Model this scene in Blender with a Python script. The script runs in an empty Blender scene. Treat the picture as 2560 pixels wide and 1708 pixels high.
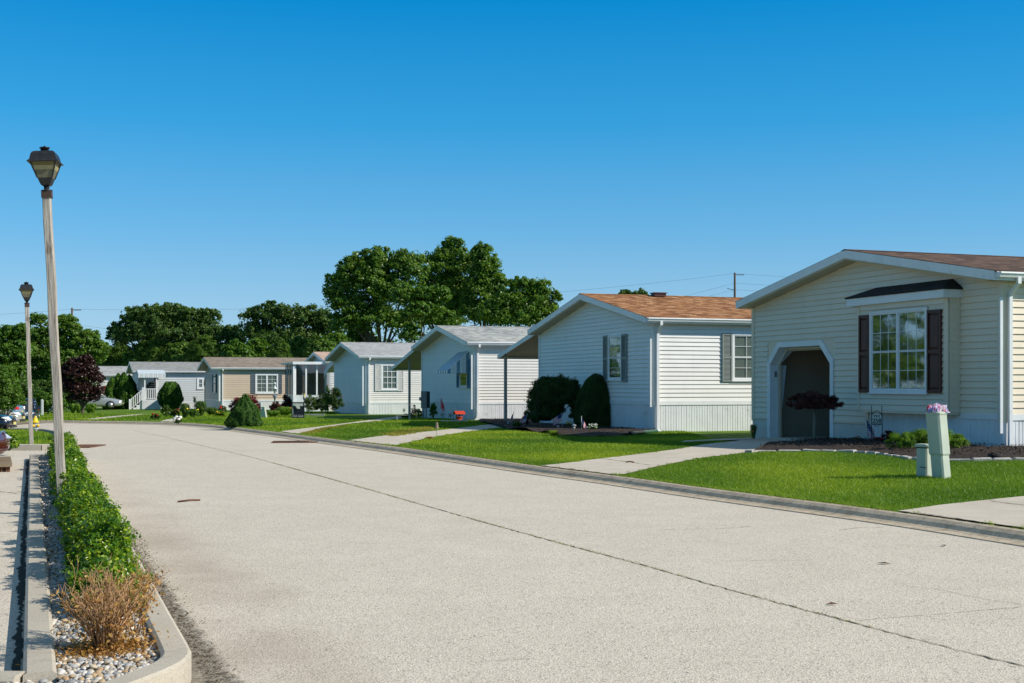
import bpy, bmesh, math, random
import numpy as np
from mathutils import Vector, Matrix, noise as mnoise
random.seed(7); RNG = np.random.default_rng(7)
SC = bpy.context.scene
COL = SC.collection
R = math.radians
# ------------------------------------------------------------------ camera, sky, sun, exposure
CAM_H = 1.5; FPX = 3160.0; CX = 1280.0; HY = 960.0      # photograph calibration (2560x1708)
cam = bpy.data.cameras.new('camera'); camo = bpy.data.objects.new('camera', cam); COL.objects.link(camo)
camo.location = (0, 0, CAM_H); camo.rotation_euler = (R(90), 0, 0)
cam.sensor_width = 36; cam.lens = FPX / 2560 * 36; cam.shift_y = 106 / 2560; cam.clip_end = 3000; cam.clip_start = 0.05
SC.camera = camo
SUN_AZ = Vector((0.97, -0.24)).normalized(); SUN_EL = R(35.5)
world = bpy.data.worlds.new('World'); SC.world = world; world.use_nodes = True
wn = world.node_tree.nodes; wl = world.node_tree.links; wn.clear()
sky = wn.new('ShaderNodeTexSky'); sky.sky_type = 'NISHITA'; sky.sun_disc = False
sky.sun_elevation = SUN_EL; sky.sun_rotation = math.atan2(SUN_AZ.x, SUN_AZ.y)
sky.air_density = 1.0; sky.dust_density = 0.25; sky.ozone_density = 2.5; sky.altitude = 50
geo = wn.new('ShaderNodeTexCoord'); sep = wn.new('ShaderNodeSeparateXYZ'); wl.new(geo.outputs['Generated'], sep.inputs[0])
rp = wn.new('ShaderNodeValToRGB'); el = rp.color_ramp.elements
SKYC = [(0.0, (.29, .41, .48)), (.05, (.225, .395, .53)), (.12, (.115, .355, .60)), (.20, (.035, .31, .64)), (.30, (.0, .25, .64)), (.50, (.09, .27, .50)), (1.0, (.22, .30, .42))]
while len(el) < len(SKYC): el.new(.5)
# clear summer sky by height, all round; unseen upper part paled to fill shade
for i, (p, c) in enumerate(SKYC): el[i].position = p; el[i].color = (*c, 1)
wl.new(sep.outputs['Z'], rp.inputs[0])
bw = wn.new('ShaderNodeRGBToBW'); wl.new(sky.outputs[0], bw.inputs[0])
lum = wn.new('ShaderNodeMath'); lum.operation = 'POWER'; lum.inputs[1].default_value = .45; wl.new(bw.outputs[0], lum.inputs[0])
mx = wn.new('ShaderNodeMix'); mx.data_type = 'RGBA'; mx.blend_type = 'MULTIPLY'; mx.inputs[0].default_value = 1.0
wl.new(rp.outputs[0], mx.inputs[6]); wl.new(lum.outputs[0], mx.inputs[7])
gn = wn.new('ShaderNodeVectorMath'); gn.operation = 'SCALE'; gn.inputs['Scale'].default_value = 4.75; wl.new(mx.outputs[2], gn.inputs[0])
bg = wn.new('ShaderNodeBackground'); bg.inputs['Strength'].default_value = 0.13
wo = wn.new('ShaderNodeOutputWorld')
wl.new(gn.outputs[0], bg.inputs[0]); wl.new(bg.outputs[0], wo.inputs[0])
sl = bpy.data.lights.new('sun', 'SUN'); sl.energy = 5.0; sl.angle = R(0.53); sl.color = (1.0, 0.94, 0.83)
so = bpy.data.objects.new('sun', sl); COL.objects.link(so)
sd = Vector((SUN_AZ.x * math.cos(SUN_EL), SUN_AZ.y * math.cos(SUN_EL), math.sin(SUN_EL)))
so.rotation_euler = sd.to_track_quat('Z', 'Y').to_euler(); so.location = sd * 60
SC.view_settings.view_transform = 'Standard'; SC.view_settings.look = 'None'; SC.view_settings.gamma = 1
SC.view_settings.exposure = 0.12
SC.cycles.max_bounces = 7; SC.cycles.transparent_max_bounces = 10; SC.cycles.diffuse_bounces = 3; SC.cycles.glossy_bounces = 3

# ------------------------------------------------------------------ terrain and pixel rays
def S(t): t = min(1, max(0, t)); return t * t * (3 - 2 * t)
def G(x, y):
    a = max(0, y - 36)
    gr = -0.008 * a - 0.004 * S((-x - 10) / 12) * min(a, 25)
    gl = -0.015 * max(0, min(y, 75) - 29) - 0.008 * max(0, y - 75)
    w = S((-x / max(y, 1) - 0.36) / 0.05)
    return gr * (1 - w) + gl * w
RC = [(11.5, -8), (9.4, -2), (7.6, 4), (6.1, 9), (4.91, 12.12), (4.21, 13.8), (2.75, 16.7), (1.62, 19.2), (.48, 21.5), (-1.0, 24.7), (-2.65, 28.3), (-4.0, 31.0),
      (-5.6, 34.2), (-7.0, 37.25), (-8.8, 41.3), (-10.6, 45.3), (-12.7, 48.9), (-15.2, 51.9), (-18.2, 54.8), (-21.5, 57.8), (-26, 61), (-33, 65), (-45, 70), (-70, 78)]
def catmull(P, n=12):
    out = []
    for i in range(len(P) - 1):
        p0 = P[max(0, i - 1)]; p1 = P[i]; p2 = P[i + 1]; p3 = P[min(len(P) - 1, i + 2)]
        for k in range(n):
            t = k / n; q = []
            for d in range(len(p1)):
                q.append(.5 * (2 * p1[d] + (p2[d] - p0[d]) * t + (2 * p0[d] - 5 * p1[d] + 4 * p2[d] - p3[d]) * t * t + (3 * p1[d] - p0[d] - 3 * p2[d] + p3[d]) * t ** 3))
            out.append(tuple(q))
    out.append(tuple(P[-1])); return out
RCS = catmull(RC, 10)
_ry = np.array([p[1] for p in RCS]); _rx = np.array([p[0] for p in RCS])
def RX(y): return float(np.interp(y, _ry, _rx))
def LZ(x, y):                                   # lawn surface height
    d = (x - RX(y)) * .92
    return G(x, y) + 0.10 + 0.14 * S((d - .5) / 7) * S((31 - y) / 6) + 0.02 * S(d / 2)
def ray(px, py): return Vector(((px - CX) / FPX, 1, (HY - py) / FPX))
def hit(px, py, surf=G, off=0.0):               # photo pixel to the point where its ray meets the ground
    r = ray(px, py); o = Vector((0, 0, CAM_H)); D = 10.0
    lo, hi = 2.0, 400.0
    for _ in range(50):
        D = (lo + hi) / 2; p = o + r * D
        if p.z > surf(p.x, p.y) + off: lo = D
        else: hi = D
    return o + r * D
def at(px, py, D): return Vector((0, 0, CAM_H)) + ray(px, py) * D
U = Vector((-.342, .94, 0)).normalized(); V = Vector((.94, .342, 0)).normalized(); HANG = math.atan2(V.y, V.x)

# ------------------------------------------------------------------ mesh helpers
class MB:
    def __init__(s, tf=None): s.v = []; s.f = []; s.m = []; s.tf = tf; s.sm = []
    def _add(s, vs, fs, mi=0, smooth=False):
        b = len(s.v)
        for p in vs:
            p = s.tf(*p) if s.tf else p
            s.v.append(tuple(p))
        for f in fs: s.f.append([b + i for i in f]); s.m.append(mi); s.sm.append(smooth)
        return s
    def box(s, x0, x1, y0, y1, z0, z1, mi=0):
        return s._add([(x0, y0, z0), (x1, y0, z0), (x1, y1, z0), (x0, y1, z0), (x0, y0, z1), (x1, y0, z1), (x1, y1, z1), (x0, y1, z1)],
                      [(0, 3, 2, 1), (4, 5, 6, 7), (0, 1, 5, 4), (1, 2, 6, 5), (2, 3, 7, 6), (3, 0, 4, 7)], mi)
    def cbox(s, x, y, z, sx, sy, sz, mi=0): return s.box(x - sx / 2, x + sx / 2, y - sy / 2, y + sy / 2, z, z + sz, mi)
    def prism(s, poly, ext, mi=0):              # poly: 3D points, ext: extrusion vector
        n = len(poly); P = [Vector(p) for p in poly]; E = Vector(ext)
        return s._add([tuple(p) for p in P] + [tuple(p + E) for p in P],
                      [tuple(range(n))[::-1], tuple(range(n, 2 * n))] + [(i, (i + 1) % n, n + (i + 1) % n, n + i) for i in range(n)], mi)
    def frustum(s, rings, mi=0, cap=True, smooth=False):
        n = len(rings[0]); vs = [p for r in rings for p in r]; fs = []
        for k in range(len(rings) - 1):
            for i in range(n): fs.append((k * n + i, k * n + (i + 1) % n, (k + 1) * n + (i + 1) % n, (k + 1) * n + i))
        if cap: fs.append(tuple(range(n))[::-1]); fs.append(tuple(range((len(rings) - 1) * n, len(rings) * n)))
        return s._add(vs, fs, mi, smooth)
    def lathe(s, prof, c=(0, 0, 0), n=12, mi=0, smooth=True, sq=None):
        rings = []
        for r, z in prof:
            if sq: rings.append([(c[0] + r * a, c[1] + r * b, c[2] + z) for a, b in ((-1, -1), (1, -1), (1, 1), (-1, 1))])
            else: rings.append([(c[0] + r * math.cos(2 * math.pi * i / n), c[1] + r * math.sin(2 * math.pi * i / n), c[2] + z) for i in range(n)])
        return s.frustum(rings, mi, True, smooth and not sq)
    def tube(s, path, r, n=6, mi=0, smooth=True):
        P = [Vector(p) for p in path]; rings = []
        rr = r if isinstance(r, (list, tuple)) else [r] * len(P)
        for i, p in enumerate(P):
            d = (P[min(i + 1, len(P) - 1)] - P[max(i - 1, 0)]).normalized()
            a = d.cross(Vector((0, 0, 1)) if abs(d.z) < .9 else Vector((1, 0, 0))).normalized(); b = d.cross(a)
            rings.append([tuple(p + (a * math.cos(2 * math.pi * k / n) + b * math.sin(2 * math.pi * k / n)) * rr[i]) for k in range(n)])
        return s.frustum(rings, mi, True, smooth)
    def ball(s, c, r, n=8, m=6, mi=0, sz=1.0):
        rings = []
        for j in range(1, m):
            a = math.pi * j / m; rings.append([(c[0] + r * math.sin(a) * math.cos(2 * math.pi * i / n), c[1] + r * math.sin(a) * math.sin(2 * math.pi * i / n), c[2] - r * sz * math.cos(a)) for i in range(n)])
        return s.frustum(rings, mi, True, True)
    def build(s, name, mat=None, parent=None, **kw):
        me = bpy.data.meshes.new(name); me.from_pydata(s.v, [], s.f)
        mats = mat if isinstance(mat, (list, tuple)) else [mat]
        for m in mats:
            if m: me.materials.append(m)
        if len(mats) > 1: me.polygons.foreach_set('material_index', s.m)
        me.polygons.foreach_set('use_smooth', s.sm); me.update()
        o = bpy.data.objects.new(name, me); COL.objects.link(o)
        if parent: o.parent = parent
        for k, v in kw.items(): o[k] = v
        return o
def empty(name, label, cat, loc=(0, 0, 0), rz=0, group=None):
    o = bpy.data.objects.new(name, None); COL.objects.link(o); o.location = loc; o.rotation_euler = (0, 0, rz)
    o.empty_display_size = .1
    o['label'] = label; o['category'] = cat
    if group: o['group'] = group
    return o
def share(name, me, parent, loc=(0, 0, 0), rot=(0, 0, 0), scale=(1, 1, 1)):
    o = bpy.data.objects.new(name, me); COL.objects.link(o); o.parent = parent
    o.location = loc; o.rotation_euler = rot; o.scale = scale
    return o
def tag(o, label, cat, group=None):
    o['label'] = label; o['category'] = cat
    if group: o['group'] = group
    return o
def kids(o): return [c for c in bpy.data.objects if c.parent == o]
def copy_tree(o, parent=None):
    c = o.copy(); COL.objects.link(c); c.parent = parent
    for ch in list(o.children): copy_tree(ch, c)
    return c

# ------------------------------------------------------------------ materials
def nt(name):
    m = bpy.data.materials.new(name); m.use_nodes = True; n = m.node_tree.nodes; l = m.node_tree.links
    return m, n, l, n['Principled BSDF']
def texco(n, l, scale=(1, 1, 1), kind='Object', rot=(0, 0, 0)):
    tc = n.new('ShaderNodeTexCoord'); mp = n.new('ShaderNodeMapping'); mp.inputs['Scale'].default_value = scale; mp.inputs['Rotation'].default_value = rot
    l.new(tc.outputs[kind], mp.inputs[0]); return mp.outputs[0]
def pos(n): return n.new('ShaderNodeNewGeometry').outputs['Position']
def ramp(n, l, src, stops, interp='LINEAR'):
    r = n.new('ShaderNodeValToRGB'); r.color_ramp.interpolation = interp; e = r.color_ramp.elements
    while len(e) < len(stops): e.new(.5)
    for i, (p, c) in enumerate(stops): e[i].position = p; e[i].color = (*c, 1) if len(c) == 3 else c
    l.new(src, r.inputs[0]); return r.outputs[0]
def noise(n, l, vec, scale, detail=3, rough=.55, dist=0):
    t = n.new('ShaderNodeTexNoise'); t.inputs['Scale'].default_value = scale; t.inputs['Detail'].default_value = detail
    t.inputs['Roughness'].default_value = rough; t.inputs['Distortion'].default_value = dist; l.new(vec, t.inputs['Vector']); return t.outputs[0]
def mix(n, l, fac, a, b, mode='MIX'):
    m = n.new('ShaderNodeMix'); m.data_type = 'RGBA'; m.blend_type = mode
    for sock, v in ((m.inputs['Factor'], fac), (m.inputs['A'] if False else m.inputs[6], a), (m.inputs[7], b)):
        if isinstance(v, (int, float)): sock.default_value = v
        elif isinstance(v, tuple): sock.default_value = (*v, 1) if len(v) == 3 else v
        else: l.new(v, sock)
    return m.outputs[2]
def bump(n, l, h, strength, dist=.01, base=None):
    b = n.new('ShaderNodeBump'); b.inputs['Strength'].default_value = strength; b.inputs['Distance'].default_value = dist
    l.new(h, b.inputs['Height'])
    if base: l.new(base, b.inputs['Normal'])
    return b.outputs[0]
def mth(n, l, op, a, b=0.0):
    m = n.new('ShaderNodeMath'); m.operation = op
    for i, v in enumerate((a, b)):
        if isinstance(v, (int, float)): m.inputs[i].default_value = v
        else: l.new(v, m.inputs[i])
    return m.outputs[0]
def plain(name, col, rough=.5, var=.10, scale=6, metal=0, spec=.4, bmp=0.0, dirt=None, rnd=.0):
    m, n, l, p = nt(name); P = pos(n)
    f = noise(n, l, P, scale, 4)
    c = ramp(n, l, f, [(.3, tuple(x * (1 - var) for x in col)), (.7, tuple(min(1, x * (1 + var)) for x in col))])
    if dirt:
        f2 = noise(n, l, P, dirt[1], 5, .65)
        c = mix(n, l, ramp(n, l, f2, [(dirt[2], (0, 0, 0)), (dirt[2] + .18, (1, 1, 1))]), c, dirt[0])
    if rnd:
        oi = n.new('ShaderNodeObjectInfo'); c = mix(n, l, 1.0, c, ramp(n, l, oi.outputs['Random'], [(0, (1 - rnd,) * 3), (1, (1, 1, 1))]), 'MULTIPLY')
    l.new(c, p.inputs['Base Color']); p.inputs['Roughness'].default_value = rough; p.inputs['Metallic'].default_value = metal
    p.inputs['Specular IOR Level'].default_value = spec
    if bmp: l.new(bump(n, l, noise(n, l, P, scale * 12, 4), bmp, .004), p.inputs['Normal'])
    return m
def leafmat(name, c0, c1, c2, trans=.3, rough=.5):
    m, n, l, p = nt(name)
    a = n.new('ShaderNodeAttribute'); a.attribute_name = 'tint'
    f = noise(n, l, pos(n), .9, 2)
    fac = mth(n, l, 'ADD', mth(n, l, 'MULTIPLY', a.outputs['Fac'], .75), mth(n, l, 'MULTIPLY', f, .3))
    c = ramp(n, l, fac, [(.08, c0), (.5, c1), (.95, c2)])
    l.new(c, p.inputs['Base Color']); p.inputs['Roughness'].default_value = rough; p.inputs['Specular IOR Level'].default_value = .35
    t = n.new('ShaderNodeBsdfTranslucent'); c2_ = mix(n, l, 1.0, c, (1.7, 1.75, .75, 1), 'MULTIPLY'); l.new(c2_, t.inputs[0])
    ms = n.new('ShaderNodeMixShader'); ms.inputs[0].default_value = trans
    l.new(p.outputs[0], ms.inputs[1]); l.new(t.outputs[0], ms.inputs[2]); l.new(ms.outputs[0], n['Material Output'].inputs[0])
    return m
def siding(name, col, var=.04, dirt=(.45, .42, .36)):
    m, n, l, p = nt(name); P = pos(n)
    f = noise(n, l, P, 1.3, 5, .6)
    oi = n.new('ShaderNodeObjectInfo')
    c = ramp(n, l, f, [(.3, tuple(x * (1 - var * 1.6) for x in col)), (.7, col)])
    c = mix(n, l, 1.0, c, ramp(n, l, oi.outputs['Random'], [(0, (.955, .955, .95)), (1, (1, 1, 1))]), 'MULTIPLY')
    st = noise(n, l, texco(n, l, (3, 3, .35), 'Object'), 2.2, 5, .65)
    c = mix(n, l, mth(n, l, 'MULTIPLY', ramp(n, l, st, [(.56, (0, 0, 0)), (.8, (1, 1, 1))]), .28), c, dirt)
    l.new(c, p.inputs['Base Color']); p.inputs['Roughness'].default_value = .42; p.inputs['Specular IOR Level'].default_value = .35
    gr = noise(n, l, texco(n, l, (1.2, 1.2, 40)), 3, 3)
    l.new(bump(n, l, gr, .12, .004, bump(n, l, noise(n, l, P, 2.3, 2), .35, .01)), p.inputs['Normal'])
    return m
def shingles(name, cols, tint=.5):
    m, n, l, p = nt(name); co = texco(n, l)
    b = n.new('ShaderNodeTexBrick'); b.offset = .37; b.offset_frequency = 2; b.squash = 1
    b.inputs['Scale'].default_value = 1; b.inputs['Brick Width'].default_value = .24; b.inputs['Row Height'].default_value = .135
    b.inputs['Mortar Size'].default_value = .006; b.inputs['Mortar Smooth'].default_value = .3; b.inputs['Bias'].default_value = 0
    b.inputs['Color1'].default_value = (0, 0, 0, 1); b.inputs['Color2'].default_value = (1, 1, 1, 1); b.inputs['Mortar'].default_value = (.0, .0, .0, 1)
    l.new(co, b.inputs['Vector'])
    f = mix(n, l, .38, b.outputs['Color'], noise(n, l, texco(n, l, (1.6, 6, 1)), 2.2, 4, .7))
    c = ramp(n, l, f, [(.12, cols[0]), (.42, cols[1]), (.62, cols[2]), (.88, cols[3])])
    c = mix(n, l, .3, c, ramp(n, l, noise(n, l, pos(n), .7, 4), [(.35, tuple(x * .7 for x in cols[1])), (.65, cols[2])]))
    c = mix(n, l, .35, c, noise(n, l, pos(n), 90, 2), 'OVERLAY')
    l.new(c, p.inputs['Base Color']); p.inputs['Roughness'].default_value = .9; p.inputs['Specular IOR Level'].default_value = .2
    l.new(bump(n, l, b.outputs['Fac'], -.5, .006, bump(n, l, noise(n, l, pos(n), 120, 2), .5, .003)), p.inputs['Normal'])
    return m
def glassmat(name='window_glass', tint=(.8, .85, .85), refl=.045):
    m, n, l, p = nt(name); n.remove(p)
    g = n.new('ShaderNodeBsdfGlossy'); g.inputs['Roughness'].default_value = .03; g.inputs[0].default_value = (.9, .95, 1, 1)
    t = n.new('ShaderNodeBsdfTransparent'); t.inputs[0].default_value = (*tint, 1)
    lw = n.new('ShaderNodeLayerWeight'); lw.inputs[0].default_value = .35
    f = mth(n, l, 'ADD', mth(n, l, 'MULTIPLY', lw.outputs['Fresnel'], .3), refl)
    P = pos(n); l.new(bump(n, l, noise(n, l, P, 2.5, 1), .08, .01), g.inputs['Normal'])
    ms = n.new('ShaderNodeMixShader'); l.new(f, ms.inputs[0]); l.new(t.outputs[0], ms.inputs[1]); l.new(g.outputs[0], ms.inputs[2])
    l.new(ms.outputs[0], n['Material Output'].inputs[0]); return m
M = {}
def roadmat(name, warm=1.0):
    m, n, l, p = nt(name); P = pos(n)
    big = noise(n, l, P, .16, 4, .5); mid = noise(n, l, P, 1.4, 5, .6)
    c = ramp(n, l, mid, [(.3, (.55, .485, .405)), (.7, (.64, .57, .48))])
    c = mix(n, l, .4, c, ramp(n, l, big, [(.3, (.55, .485, .40)), (.7, (.63, .56, .47))]))
    v = n.new('ShaderNodeTexVoronoi'); v.inputs['Scale'].default_value = 92; l.new(P, v.inputs['Vector'])
    agg = ramp(n, l, v.outputs['Color'], [(.0, (.42, .39, .33)), (.14, (.74, .71, .66)), (.5, (1, 1, .98)), (1, (1.28, 1.26, 1.21))])
    c = mix(n, l, .8, c, agg, 'MULTIPLY')
    v2 = n.new('ShaderNodeTexVoronoi'); v2.inputs['Scale'].default_value = 26; l.new(P, v2.inputs['Vector'])
    sp = mth(n, l, 'MULTIPLY', ramp(n, l, v2.outputs['Distance'], [(.14, (1, 1, 1)), (.27, (0, 0, 0))]), ramp(n, l, noise(n, l, P, 5, 2), [(.34, (0, 0, 0)), (.6, (1, 1, 1))]))
    c = mix(n, l, mth(n, l, 'MULTIPLY', sp, .75), c, (.13, .115, .09))
    l.new(c, p.inputs['Base Color']); p.inputs['Roughness'].default_value = .85; p.inputs['Specular IOR Level'].default_value = .25
    l.new(bump(n, l, v.outputs['Distance'], .55, .006, bump(n, l, noise(n, l, P, 16, 4), .4, .01)), p.inputs['Normal'])
    return m, n, l, p, c, P
def edge_stain(m, n, l, p, c, P):
    # dirt that has washed up against the left island kerb: distance from the kerb line (u direction)
    sep = n.new('ShaderNodeSeparateXYZ'); l.new(P, sep.inputs[0])
    # signed distance right of the line through (-1.78,7.03) direction (-.37,.93)
    d = mth(n, l, 'ADD', mth(n, l, 'MULTIPLY', sep.outputs[0], .929), mth(n, l, 'ADD', mth(n, l, 'MULTIPLY', sep.outputs[1], .370), -0.95))
    w = noise(n, l, P, .9, 4, .6)
    e = mth(n, l, 'SUBTRACT', d, mth(n, l, 'MULTIPLY', w, 1.1))
    brown = ramp(n, l, e, [(.0, (1, 1, 1)), (.42, (0, 0, 0))])       # e in metres, clamps
    far = ramp(n, l, mth(n, l, 'MULTIPLY', sep.outputs[1], .05), [(.6, (1, 1, 1)), (1, (0, 0, 0))])
    f = mth(n, l, 'MULTIPLY', mth(n, l, 'MULTIPLY', brown, far), mth(n, l, 'MULTIPLY', ramp(n, l, noise(n, l, P, .55, 5, .6), [(.34, (0, 0, 0)), (.62, (1, 1, 1))]), .6))
    c = mix(n, l, f, c, (.36, .29, .22))
    e2 = mth(n, l, 'SUBTRACT', d, mth(n, l, 'MULTIPLY', noise(n, l, P, 2.8, 6, .8), .20))
    dk = mth(n, l, 'MULTIPLY', ramp(n, l, e2, [(.0, (1, 1, 1)), (.05, (0, 0, 0))]), ramp(n, l, noise(n, l, P, 14, 4, .7), [(.3, (.25, .25, .25)), (.6, (1, 1, 1))]))
    c = mix(n, l, mth(n, l, 'MULTIPLY', mth(n, l, 'MULTIPLY', dk, far), .85), c, (.075, .065, .045))
    l.new(c, p.inputs['Base Color'])
_r = roadmat('road_surface'); edge_stain(*_r); M['road'] = _r[0]
M['lot'] = roadmat('lot_surface')[0]
def concrete(name, a, b, dark=(.1, .09, .075), thr=.6, amt=.7, ds=2.6):
    m, n, l, p = nt(name); P = pos(n)
    c = ramp(n, l, noise(n, l, P, 1.7, 5, .6), [(.3, a), (.7, b)])
    c = mix(n, l, mth(n, l, 'MULTIPLY', ramp(n, l, noise(n, l, P, ds, 6, .75), [(thr, (0, 0, 0)), (thr + .2, (1, 1, 1))]), amt), c, dark)
    c = mix(n, l, .5, c, noise(n, l, P, 140, 2), 'OVERLAY')
    l.new(c, p.inputs['Base Color']); p.inputs['Roughness'].default_value = .85; p.inputs['Specular IOR Level'].default_value = .25
    l.new(bump(n, l, noise(n, l, P, 60, 4), .35, .006), p.inputs['Normal']); return m
M['kerb'] = concrete('kerb_concrete', (.42, .37, .295), (.52, .46, .37), (.17, .14, .10), .54, .5, 3.4)
M['rkerb'] = concrete('rolled_kerb_concrete', (.47, .38, .27), (.58, .475, .345), (.16, .12, .08), .45, .55, 9)
M['drive'] = concrete('driveway_concrete', (.50, .43, .345), (.60, .525, .425), thr=.62, amt=.3)
def grassmat(name, a, b, c_):
    m, n, l, p = nt(name); P = pos(n)
    f = noise(n, l, P, .55, 4, .6); g = noise(n, l, P, 9, 4, .7)
    c = ramp(n, l, mth(n, l, 'ADD', mth(n, l, 'MULTIPLY', f, .65), mth(n, l, 'MULTIPLY', g, .35)), [(.34, a), (.5, b), (.66, c_)])
    l.new(c, p.inputs['Base Color']); p.inputs['Roughness'].default_value = .8; p.inputs['Specular IOR Level'].default_value = .15
    l.new(bump(n, l, noise(n, l, P, 50, 3), .8, .03), p.inputs['Normal']); return m
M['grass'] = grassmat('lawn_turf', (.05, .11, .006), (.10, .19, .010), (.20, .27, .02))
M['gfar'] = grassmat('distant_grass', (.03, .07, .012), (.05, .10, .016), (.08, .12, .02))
M['blade'] = leafmat('grass_blades', (.07, .15, .006), (.145, .245, .010), (.33, .39, .02), .3, .55)
M['blade_y'] = leafmat('yellow_grass_blades', (.16, .17, .02), (.26, .24, .03), (.40, .32, .06), .3, .6)
M['oak'] = leafmat('oak_leaves', (.04, .10, .011), (.095, .185, .022), (.22, .31, .045), .36, .42)
M['oak2'] = leafmat('dark_oak_leaves', (.032, .078, .013), (.068, .132, .024), (.15, .22, .045), .3, .45)
M['pine'] = leafmat('pine_needles', (.05, .11, .015), (.09, .175, .022), (.16, .26, .035), .3, .6)
M['bright'] = leafmat('bright_green_leaves', (.04, .10, .01), (.08, .17, .015), (.15, .25, .03), .3, .45)
M['box'] = leafmat('boxwood_leaves', (.022, .075, .004), (.08, .19, .008), (.42, .50, .03), .24, .33)
M['boxn'] = leafmat('creeping_shrub_leaves', (.05, .12, .01), (.11, .22, .015), (.22, .33, .03), .28, .5)
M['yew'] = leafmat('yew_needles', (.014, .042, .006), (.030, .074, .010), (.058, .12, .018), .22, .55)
M['cone'] = leafmat('dwarf_spruce_needles', (.03, .085, .012), (.05, .13, .015), (.08, .17, .02), .2, .6)
M['arb'] = leafmat('arborvitae_leaves', (.035, .095, .006), (.06, .145, .010), (.10, .20, .02), .25, .5)
M['maple'] = leafmat('purple_maple_leaves', (.018, .008, .007), (.045, .017, .014), (.11, .045, .035), .2, .4)
M['redleaf'] = leafmat('red_maple_leaves', (.06, .008, .012), (.14, .015, .025), (.24, .03, .04), .3, .45)
M['darkred'] = leafmat('dark_red_shrub_leaves', (.035, .010, .008), (.08, .022, .016), (.16, .05, .035), .2, .45)
M['blue'] = leafmat('blue_spruce_needles', (.10, .19, .17), (.16, .27, .25), (.24, .36, .34), .1, .6)
M['leafy'] = leafmat('garden_plant_leaves', (.03, .07, .01), (.06, .12, .018), (.14, .20, .04), .3, .45)
M['deadtwig'] = plain('dead_twig_bark', (.42, .245, .12), .8, .35, 30)
M['deadleaf'] = leafmat('dead_leaves', (.20, .085, .02), (.38, .19, .05), (.62, .40, .13), .3, .6)
M['bark'] = plain('tree_bark', (.10, .075, .055), .9, .3, 8, bmp=.6)
M['wood'] = None
def woodpost():
    m, n, l, p = nt('weathered_wood'); co = texco(n, l, (14, 14, .7))
    f = noise(n, l, co, 3, 6, .65, .4); f2 = noise(n, l, texco(n, l, (30, 30, 1.2)), 4, 4, .7)
    c = ramp(n, l, f, [(.28, (.13, .105, .085)), (.45, (.34, .30, .25)), (.7, (.52, .47, .40))])
    c = mix(n, l, .4, c, f2, 'OVERLAY')
    k = noise(n, l, texco(n, l, (5, 5, 1.5)), 2, 2); c = mix(n, l, ramp(n, l, k, [(.66, (0, 0, 0)), (.75, (.7, .7, .7))]), c, (.12, .08, .055))
    l.new(c, p.inputs['Base Color']); p.inputs['Roughness'].default_value = .85
    l.new(bump(n, l, f2, .6, .01, bump(n, l, f, .5, .02)), p.inputs['Normal']); return m
M['wood'] = woodpost()
M['white'] = plain('white_trim_paint', (.74, .75, .76), .4, .05, 3, dirt=((.45, .44, .4), 5, .62))
M['white2'] = plain('white_vinyl', (.72, .73, .74), .4, .05, 3, rnd=.05, dirt=((.42, .44, .44), 2.5, .6))
M['cream'] = plain('cream_stucco', (.60, .56, .50), .8, .06, 5, bmp=.5)
M['soffit'] = plain('beige_soffit', (.50, .43, .32), .6, .05, 3)
M['black'] = plain('black_painted_metal', (.022, .022, .024), .45, .3, 20, spec=.4)
M['rust'] = plain('rusty_iron', (.13, .055, .028), .8, .4, 30, bmp=.5)
M['glass'] = glassmat()
M['glassd'] = glassmat('dark_tinted_glass', (.35, .38, .40), .12)
M['dark'] = plain('dark_interior', (.018, .017, .016), .9, .3, 3)
M['mulch'] = None
def mulchm():
    m, n, l, p = nt('dark_mulch'); P = pos(n)
    c = ramp(n, l, noise(n, l, P, 45, 4, .8), [(.3, (.010, .006, .004)), (.55, (.045, .026, .016)), (.78, (.14, .09, .06))])
    l.new(c, p.inputs['Base Color']); p.inputs['Roughness'].default_value = .9
    l.new(bump(n, l, noise(n, l, P, 30, 4, .8), 1, .05), p.inputs['Normal']); return m
M['mulch'] = mulchm()
M['chip'] = plain('bark_chips', (.055, .034, .022), .85, .7, 60)
M['pedestal'] = plain('pale_green_metal', (.46, .50, .415), .5, .08, 4, dirt=((.36, .25, .13), 7, .66))
M['curtain'] = plain('pale_curtain', (.42, .43, .38), .8, .15, 8)
def pleated(name, a, b, sc=28):
    m, n, l, p = nt(name); w = n.new('ShaderNodeTexWave'); w.bands_direction = 'DIAGONAL'; w.inputs['Scale'].default_value = sc * .1; w.inputs['Distortion'].default_value = 2.5
    l.new(texco(n, l, (9, 9, .4)), w.inputs[0]); c = ramp(n, l, w.outputs[0], [(.1, a), (.8, b)])
    l.new(c, p.inputs['Base Color']); p.inputs['Roughness'].default_value = .9; return m
M['lace'] = pleated('lace_curtain', (.20, .21, .17), (.50, .50, .42))
M['greencurt'] = pleated('green_curtain', (.05, .07, .04), (.22, .25, .14))
M['darkcurt'] = pleated('dim_curtain', (.02, .02, .018), (.075, .07, .06))
M['bluegrey'] = plain('blue_grey_shutter_paint', (.10, .20, .30), .5, .1, 4)
M['greyshut'] = plain('sage_grey_shutter_paint', (.22, .25, .235), .5, .08, 4)
M['slate'] = plain('slate_shutter_paint', (.13, .16, .19), .5, .08, 4)
M['brownshut'] = plain('dark_brown_shutter_paint', (.085, .028, .020), .45, .12, 4)
M['whiteshut'] = plain('off_white_shutter_paint', (.64, .63, .60), .5, .05, 4)
M['blackshut'] = plain('black_shutter_paint', (.03, .035, .04), .5, .08, 4)
M['awnblue'] = plain('blue_awning_metal', (.16, .30, .42), .4, .06, 4)
M['awnwhite'] = plain('white_awning_metal', (.62, .66, .68), .4, .05, 4)
M['metal'] = plain('grey_metal', (.30, .31, .32), .45, .1, 8, metal=.3)
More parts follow.
